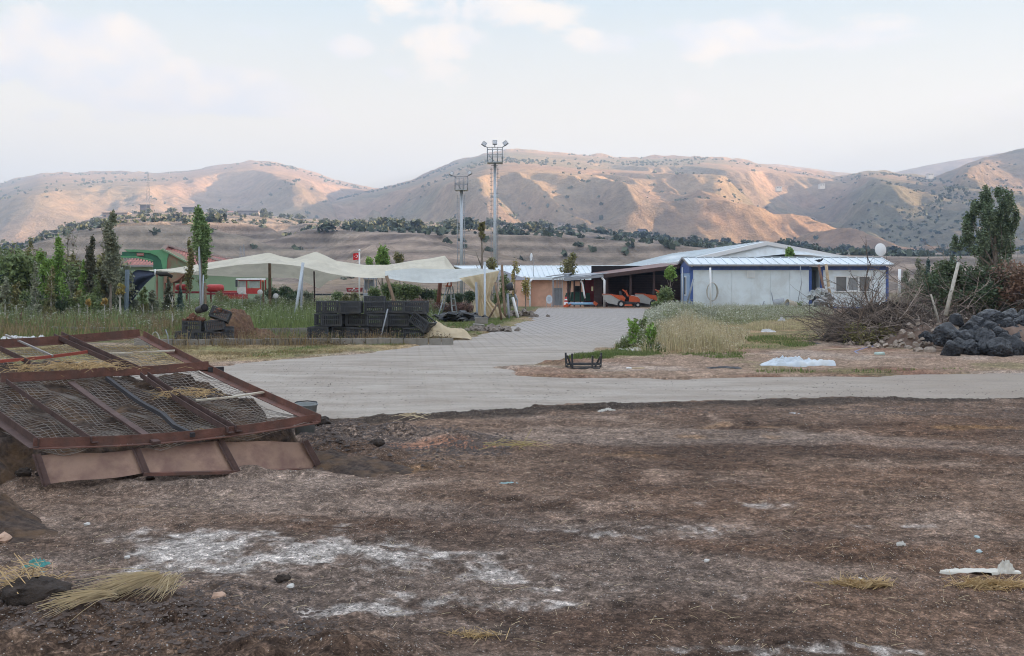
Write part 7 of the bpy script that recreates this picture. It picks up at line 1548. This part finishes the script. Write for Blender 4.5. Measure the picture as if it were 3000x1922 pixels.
straw('straw_patch', 2500, 1720, .14, .03, 170, (.05, .16), m_straw, 6, 'golden straw patch near the bottom right', None, .005, .0018, .5, .01); straw('straw_patch', 2570, 1730, .05, .012, 60, (.08, .16), m_straw, 16, 'short bundle of straw slanting right of the patch', R(28), .01, .002, .12, .01); straw('straw_patch', 2910, 1722, .22, .05, 260, (.05, .16), m_straw, 7, 'wide golden straw patch at the right edge', None, .005, .0018, .5, .012)
straw('straw_patch', 1380, 1870, .12, .03, 90, (.05, .12), m_straw, 8, 'faint straw patch at the bottom centre', None, .004, .0014, .6, .006); straw('yellow_twine', 1510, 1322, .30, .05, 26, (.12, .35), mat('yellow_twine_fibre', (.34, .27, .11), .7), 9, 'tangle of yellow twine on the spoil', R(8), .03, .0028, .5, .02); straw('dry_vine', 1200, 1280, .2, .05, 9, (.15, .35), m_strawp, 10, 'pale dry vine over the spoil heap', R(10), .07, .003, .7, .02)
straw('panel_straw', 250, 1215, .45, .3, 200, (.1, .3), m_straw, 11, 'golden straw caught on the lower mesh', None, .45, .002, .8, .03)
for px, py, rx, ry, zz, nn, s_, lab in ((230, 1080, .6, .25, .78, 300, 12, 'golden straw on the manure behind the cross bar'), (600, 1280, .12, .06, .36, 60, 13, 'straw tuft at the near bar of the panel'), (560, 1160, .3, .2, .52, 80, 14, 'sparse straw under the right mesh'), (60, 1090, .4, .2, .8, 120, 15, 'straw at the left edge of the upper mesh')):
    q = P(px, py, 9.3 if py > 1100 else 9.9); b = MB(); g_ = random.Random(s_)
    if py > 1250: q = P(px, py, 8.6)
    for i in range(nn):
        a = g_.uniform(0, 3.14); l = g_.uniform(.06, .22); c = Vector((g_.gauss(0, rx*.5), g_.gauss(0, ry*.5), abs(g_.gauss(0, .03)))); d = Vector((math.cos(a)*l/2, math.sin(a)*l/2, g_.gauss(0, .1)*l)); b.tube([c-d, c+Vector((0, 0, l*.1)), c+d], .002, m_straw, 3, cap=False, smooth=False)
    tag(b.build('panel_straw', loc=q), lab, 'straw', kind='stuff')
# scattered single straws all over
b = MB(); g_ = random.Random(77)
for i in range(650):
    px, py = g_.uniform(0, 3000), 1240+680*g_.random()**.8; q = G(px, py); a = g_.uniform(0, 3.14); l = g_.uniform(.012, .07)*(1 if i % 9 else 1.8); d = Vector((math.cos(a)*l/2, math.sin(a)*l/2, .003)); c = Vector((q.x, q.y, .028+(.05 if px < 900 and py > 1740 else 0))); b.tube([c-d, c+Vector((0, 0, .002)), c+d], .0010, m_strawp, 3, cap=False, smooth=False)
tag(b.build('loose_straws'), 'single straws strewn over the dirt lot', 'straw', kind='stuff')
# ---- long things
def flat_strip(pts, w, t_, m, name, label, cat):
    b = MB(); Pz = [G(a, c) for a, c in pts]
    for a, c in zip(Pz[:-1], Pz[1:]): b.beam(a+Vector((0, 0, .03)), c+Vector((0, 0, .03)), w, t_, m)
    return tag(b.build(name, origin=Pz[0]), label, cat)
flat_strip([(2205, 1226), (2270, 1220), (2340, 1219)], .10, .012, m_galv, 'metal_strip', 'bright metal strip on the dirt just below the road', 'metal strip')
flat_strip([(2412, 1030), (2508, 1026)], .09, .05, m_woodl, 'plank', 'pale wooden plank on the right verge', 'plank')
r = empty('hand_tool', G(1850, 1084), label='short hand tool with white end and wooden handle on the verge', cat='tool'); b = MB(); b.beam((-.09, 0, .03), (0, 0, .03), .10, .03, m_white); b.build('blade', r); b = MB(); b.beam((.002, 0, .03), (.24, .06, .03), .05, .03, m_woodl); b.build('handle', r)
flat_strip([(2150, 965), (2300, 963)], .05, .02, m_woodl, 'long_lath', 'long thin lath lying at the edge of the mown grass', 'lath'); flat_strip([(2300, 962.5), (2420, 962)], .05, .02, m_wood, 'long_lath', 'brown lath continuing right of the pale one', 'lath')
flat_strip([(840, 1398), (905, 1396)], .03, .01, m_black, 'black_strip', 'black plastic strip below the right end of the apron', 'plastic strip')
b = MB(); hp = [(2590, 1012), (2560, 1017), (2525, 1026), (2505, 1033), (2512, 1040), (2540, 1044), (2568, 1045)]; b.tube([G(*q)+Vector((0, 0, .02)) for q in hp], .022, mat('blue_violet_hose', (.16, .19, .34), .5), 8); tag(b.build('garden_hose', origin=G(2505, 1033)), 'short curved blue garden hose on the verge', 'hose')
b = MB(); b.tube([G(2565, 1045)+Vector((0, 0, .05)), G(2588, 1044)+Vector((0, 0, .05))], .05, mat('pale_green_bottle', (.40, .50, .46), .3), 10); tag(b.build('plastic_bottle', origin=G(2576, 1045)), 'pale plastic bottle at the end of the blue hose', 'bottle')
# overturned broken crate
r = empty('broken_crate', G(1708, 1082), label='broken black crate standing on end on the verge', cat='crate'); b = MB()
for x in (-.30, -.20, .16, .33):
    for y in ((-.12,) if abs(x) < .25 else (.1,)): b = MB(); b.beam((x, y, .0), (x*(1.05), y, .30 if x != .16 else .26), .045, .035, m_black); b.build('corner_post', r)
b = MB()
for z in (.03, .10): b.beam((-.30, -.13, z), (.30, -.13, z), .02, .03, m_black); b.beam((-.32, .12, z), (.33, .12, z), .02, .03, m_black)
for i in range(9): b.beam((-.28+i*.07, -.13, .02), (-.28+i*.07, .12, .02), .015, .02, m_black)
for x in (-.30, .32): b.beam((x, -.12, .08), (x, .12, .08), .02, .03, m_black); b.beam((x, -.12, .26), (x*.7, .0, .05), .02, .03, m_black)
b.build('lattice_base', r)
# dark burnt mats on the verge
for px, py, rx, ry, lab in ((2120, 1081, .34, .14, 'flat black scrap mat on the verge in front of the blue tarp'), (2385, 1010, .3, .2, 'black tray scrap left of the brush pile')): cloth_lump('black_scrap', px, py, rx, ry, .05, m_black, px, lab, 'scrap')
for px, py, rx, lab in ((2020, 930, .45, 'black plastic sheet in the white flowered weeds'), (2060, 958, .5, 'dark scrap pile in the pale weeds'), (1950, 945, .35, 'dark crate remains at the road edge of the weeds'), (2070, 912, .5, 'long dark board in the weeds near the cabin')): cloth_lump('dark_scrap', px, py, rx, .2, .16, m_black, px, lab, 'scrap')
# ---- against the cabin wall
b = MB(); n = 40
for k_ in range(6): b.tube([(.27*math.cos(2*math.pi*i/n)*(1+.05*k_), -.02*k_, .62+.52*math.sin(2*math.pi*i/n)*(1+.03*math.sin(k_))) for i in range(n+1)], .018, mat('pale_hose', (.42, .40, .36), .6), 6, cap=False)
tag(b.build('hose_coil', loc=(x57(2084), 56.8, .35)), 'coil of pale hose hanging on the cabin wall', 'hose')
for pts, r_, m, lab, nm, cat in (([(2081, 784), (2082, 905)], .055, m_white, 'white pole standing behind the hose coil', 'white_pole', 'pole'), ([(2032, 817), (2012, 893)], .05, m_gray, 'grey tube leaning on the left corner of the cabin', 'grey_tube', 'tube'), ([(2260, 857), (2268, 896)], .03, m_gray, 'short grey stick leaning on the cabin wall', 'stick', 'stick'), ([(2239, 882), (2233, 900)], .03, m_gray, 'shortest stick in the weeds by the cabin wall', 'stick', 'stick'),
                                 ([(2398, 775), (2412, 840), (2424, 905)], .075, mat('reddish_pole_wood', (.20, .12, .09), .85), 'reddish timber pole leaning in front of the cabin gap', 'timber_pole', 'pole'), ([(2420, 773), (2428, 840), (2437, 908)], .085, m_woodl, 'pale timber pole leaning right of the reddish one', 'timber_pole', 'pole'), ([(2345, 780), (2348, 830), (2336, 893)], .018, m_gray, 'thin bent rod in front of the cabin wall', 'bent_rod', 'rod')):
    b = MB(); b.tube([P(a, c, 55.8) for a, c in pts], r_, m, 7); tag(b.build(nm, origin=P(*pts[-1], 55.8)), lab, cat)
def tub(px, Y, z, rad, h, m, rot, label, nm='tub'):
    b = MB(); prof = [(.001, 0), (rad*.82, 0), (rad, h), (rad*1.06, h), (rad*1.06, h-.03), (rad*.94, h-.03), (rad*.78, .03), (.001, .03)]; b.lathe(prof, m, 22, (0, 0, 0), __import__('mathutils').Euler(rot).to_matrix()); tag(b.build(nm, loc=(P(px, 0, Y).x, Y, z)), label, 'tub')
tub(2266, 54.5, .33, .28, .6, mat('grey_tub', (.36, .38, .41), .6), (0, R(84), R(-15)), 'grey drum lying on its side by the cabin wall', 'drum'); tub(2330, 53, .26, .27, .5, mat('dirty_cream_tub', (.45, .40, .32), .7, dirt=(.25, .18, .12)), (0, R(-80), R(12)), 'overturned cream tub by the cabin wall'); tub(2400, 53.5, .0, .28, .48, m_gray, (0, 0, 0), 'upright grey tub full of stalks'); tub(2308, 53, .2, .22, .3, m_gray, (0, R(70), R(60)), 'small grey tub between the drum and the cream tub')
rubble_mesh('scrap_stack', 50, (.55, .3, .9), .3, mat('grey_white_scrap', (.36, .36, .36), .7, var=.35), 91, 'stack of grey white broken roof sheets in front of the cabin gap', 'scrap', (x57(2392), 55.3, .3), flat=.35, kind='stuff')
for i, (px, py) in enumerate(((2378, 858), (2392, 854), (2404, 858), (2372, 866))): p = P(px, py, 55.2); b = MB(); b.lathe([(.001, 0), (.12, .03), (.2, .16), (.18, .16), (.1, .05)], m_panel, 14, (0, 0, 0), Matrix.Rotation(R(100+i*8), 3, 'X')); tag(b.build('white_bowl', loc=p), ('white bowl shade on the scrap stack, ' + ('second from the left', 'third from the left', 'rightmost', 'leftmost')[i]), 'bowl')
# ---- bird on the roof
def bird():
    p = P(2399, 770, 56.4); r = empty('crow', p, label='black crow perched on the tip of the reddish pole', cat='bird'); mb_ = mat('crow_black', (.02, .022, .03), .6, var=.1)
    b = MB(); prof = [(-.26, .005), (-.14, .03), (-.06, .07), (.03, .085), (.10, .065), (.14, .045), (.19, .05), (.225, .035), (.245, .014), (.29, .003)]
    pts = [Vector((x, 0, .12+.10*max(0, x+.05)+(.07 if x > .14 else 0))) for x, _ in prof]; b.tube(pts, [q[1] for q in prof], mb_, 10); b.build('body', r)
    for s_ in (-.03, .03): q = MB(); q.tube([(.0, s_, .10), (.01, s_, .0)], .008, mb_, 5); q.build('leg', r)
    for s_ in (-1, 1): q = MB(); q.prism([(.08, s_*.075, .16), (-.04, s_*.085, .18), (-.20, s_*.04, .13), (-.06, s_*.08, .08)], (0, s_*.012, 0), mb_); q.build('wing', r)
bird()
# ---- distant houses and lattice pylons
def far_house(px0, px1, py0, py1, wallc, roofc, label, t=None, Hl=LN, fl=2, kind='flat', Y=None):
    Y = Y or Hl.foot+(Hl.D-Hl.foot)*t; x0, x1 = (px0-1500)/F*Y, (px1-1500)/F*Y; z1, z0 = P(0, py0, Y).z, P(0, py1, Y).z; xm = (x0+x1)/2; r = empty('hill_house', (xm, Y, z0), label=label, cat='house'); o = Vector(r.location); m = mat('far_wall_'+str(wallc), wallc, .9, var=.05); mr = mat('far_roof_'+str(roofc), roofc, .9, var=.1); b = MB(); h = z1-z0
    b.box((xm, Y+4, z0+h*.4-2), (x1-x0, 8, h*.8+4), m); b.build('wall', r, origin=o); b = MB()
    if kind == 'hip': b.box((xm, Y+4, z1-h*.1), ((x1-x0)*1.12, 9, h*.25), mr, top=(.55, .3))
    else: b.box((xm, Y+4, z1-h*.08), ((x1-x0)*1.06, 9, h*.16), mr)
    b.build('roof', r, origin=o); n = max(2, int((x1-x0)/4))
    for i in range(n):
        b = MB(); b.box((x0+(x1-x0)*(i+.5)/n, Y-.03, z0+h*.42), ((x1-x0)/n*.5, .1, h*.3), mat('far_window', (.06, .07, .09), .5)); b.build('window', r, origin=o)
far_house(535, 582, 607, 624, (.16, .17, .20), (.07, .08, .10), 'dark flat roofed house with pale arches on the near crest', .97); far_house(412, 436, 617, 628, (.35, .25, .22), (.25, .12, .10), 'small red roofed house left of the dark crest house', .96, kind='hip'); far_house(410, 441, 599, 613, (.14, .12, .12), (.10, .11, .09), 'squat dark block on the highest point of the near crest', .99)
far_house(655, 682, 618, 632, (.50, .50, .50), (.28, .16, .15), 'white house with red roof on the crest', .97, kind='hip'); far_house(627, 651, 620, 631, (.25, .15, .13), (.25, .11, .09), 'low red brown house left of the white crest house', .965, kind='hip'); far_house(696, 755, 617, 636, (.26, .25, .26), (.14, .14, .16), 'wide grey two storey house on the crest', .97)
far_house(212, 245, 665, 688, (.45, .50, .56), (.40, .44, .48), 'pale blue white villa on the left slope', .80); far_house(1872, 1893, 670, 688, (.28, .31, .40), (.20, .22, .28), 'small blue grey house alone on the right part of the crest', .95); far_house(1636, 1656, 651, 661, (.30, .30, .32), (.2, .2, .2), 'tiny pale house on the crest left of the blue grey one', .98)
far_house(300, 373, 622, 640, (.33, .26, .21), (.30, .24, .20), 'long earth coloured retaining building on the left crest', .93); far_house(2672, 2714, 738, 748, (.30, .14, .13), (.22, .06, .07), 'farm with dark red roof at the foot of the right hills', 0, Y=620, kind='hip')
for px, py, lab in ((2275, 551, 'tiny white house in the saddle of the right hills, left one'), (2402, 543, 'tiny white house in the saddle of the right hills, middle one'), (2720, 513, 'tiny white house high on the right ridge')): far_house(px, px+15, py-5, py+2, (.7, .7, .68), (.6, .6, .6), lab, 0, Y=1500 if px < 2500 else 1400)
def pylon(px, top, bot, Y, w, label):
    p = P(px, bot, Y); zt = P(px, top, Y).z; r = empty('lattice_pylon', p, label=label, cat='pylon'); o = Vector(p); b = MB(); hw = w/2/F*Y; th = .22*Y/800
    for sx_ in (-1, 1): b.beam((p.x+sx_*hw, Y, p.z-2), (p.x+sx_*hw*.2, Y, zt), th, th, m_gray)
    n = 8
    for i in range(n): t0, t1 = i/n, (i+1)/n; f0, f1 = 1-.8*t0, 1-.8*t1; b.beam((p.x-hw*f0, Y, p.z+(zt-p.z)*t0), (p.x+hw*f1, Y, p.z+(zt-p.z)*t1), th*.6, th*.6, m_gray); b.beam((p.x+hw*f0, Y, p.z+(zt-p.z)*t0), (p.x-hw*f1, Y, p.z+(zt-p.z)*t1), th*.6, th*.6, m_gray)
    for t in (.72, .85): b.beam((p.x-hw*.9, Y, p.z+(zt-p.z)*t), (p.x+hw*.9, Y, p.z+(zt-p.z)*t), th*.7, th*.7, m_gray)
    b.build('lattice', r, origin=o)
pylon(434, 508, 606, 850, 13, 'tall lattice mast on the left crest'); pylon(705, 720, 772, 300, 9, 'lattice pylon behind the tiled house, left of the pair'); pylon(714, 716, 772, 310, 9, 'lattice pylon behind the tiled house, right of the pair'); pylon(1196, 696, 770, 330, 12, 'lattice pylon on the near slope behind the canopy')
# ------------------------------------------------------------------ haze
def haze():
    mb = MB(); m = bpy.data.materials.new('haze_air'); m.use_nodes = True; t = m.node_tree; t.nodes.clear()
    pv = N(t, 'ShaderNodeVolumePrincipled'); pv.inputs['Color'].default_value = (0.43, 0.595, 0.88, 1); pv.inputs['Density'].default_value = HAZE_D; pv.inputs['Anisotropy'].default_value = 0.1
    o = N(t, 'ShaderNodeOutputMaterial'); L(t, pv.outputs[0], o.inputs['Volume'])
    mb.box((0, 1550, 260), (6400, 6500, 540), m); ob = mb.build('haze'); ob['kind'] = 'stuff'
HAZE_D = 0.00042
haze()
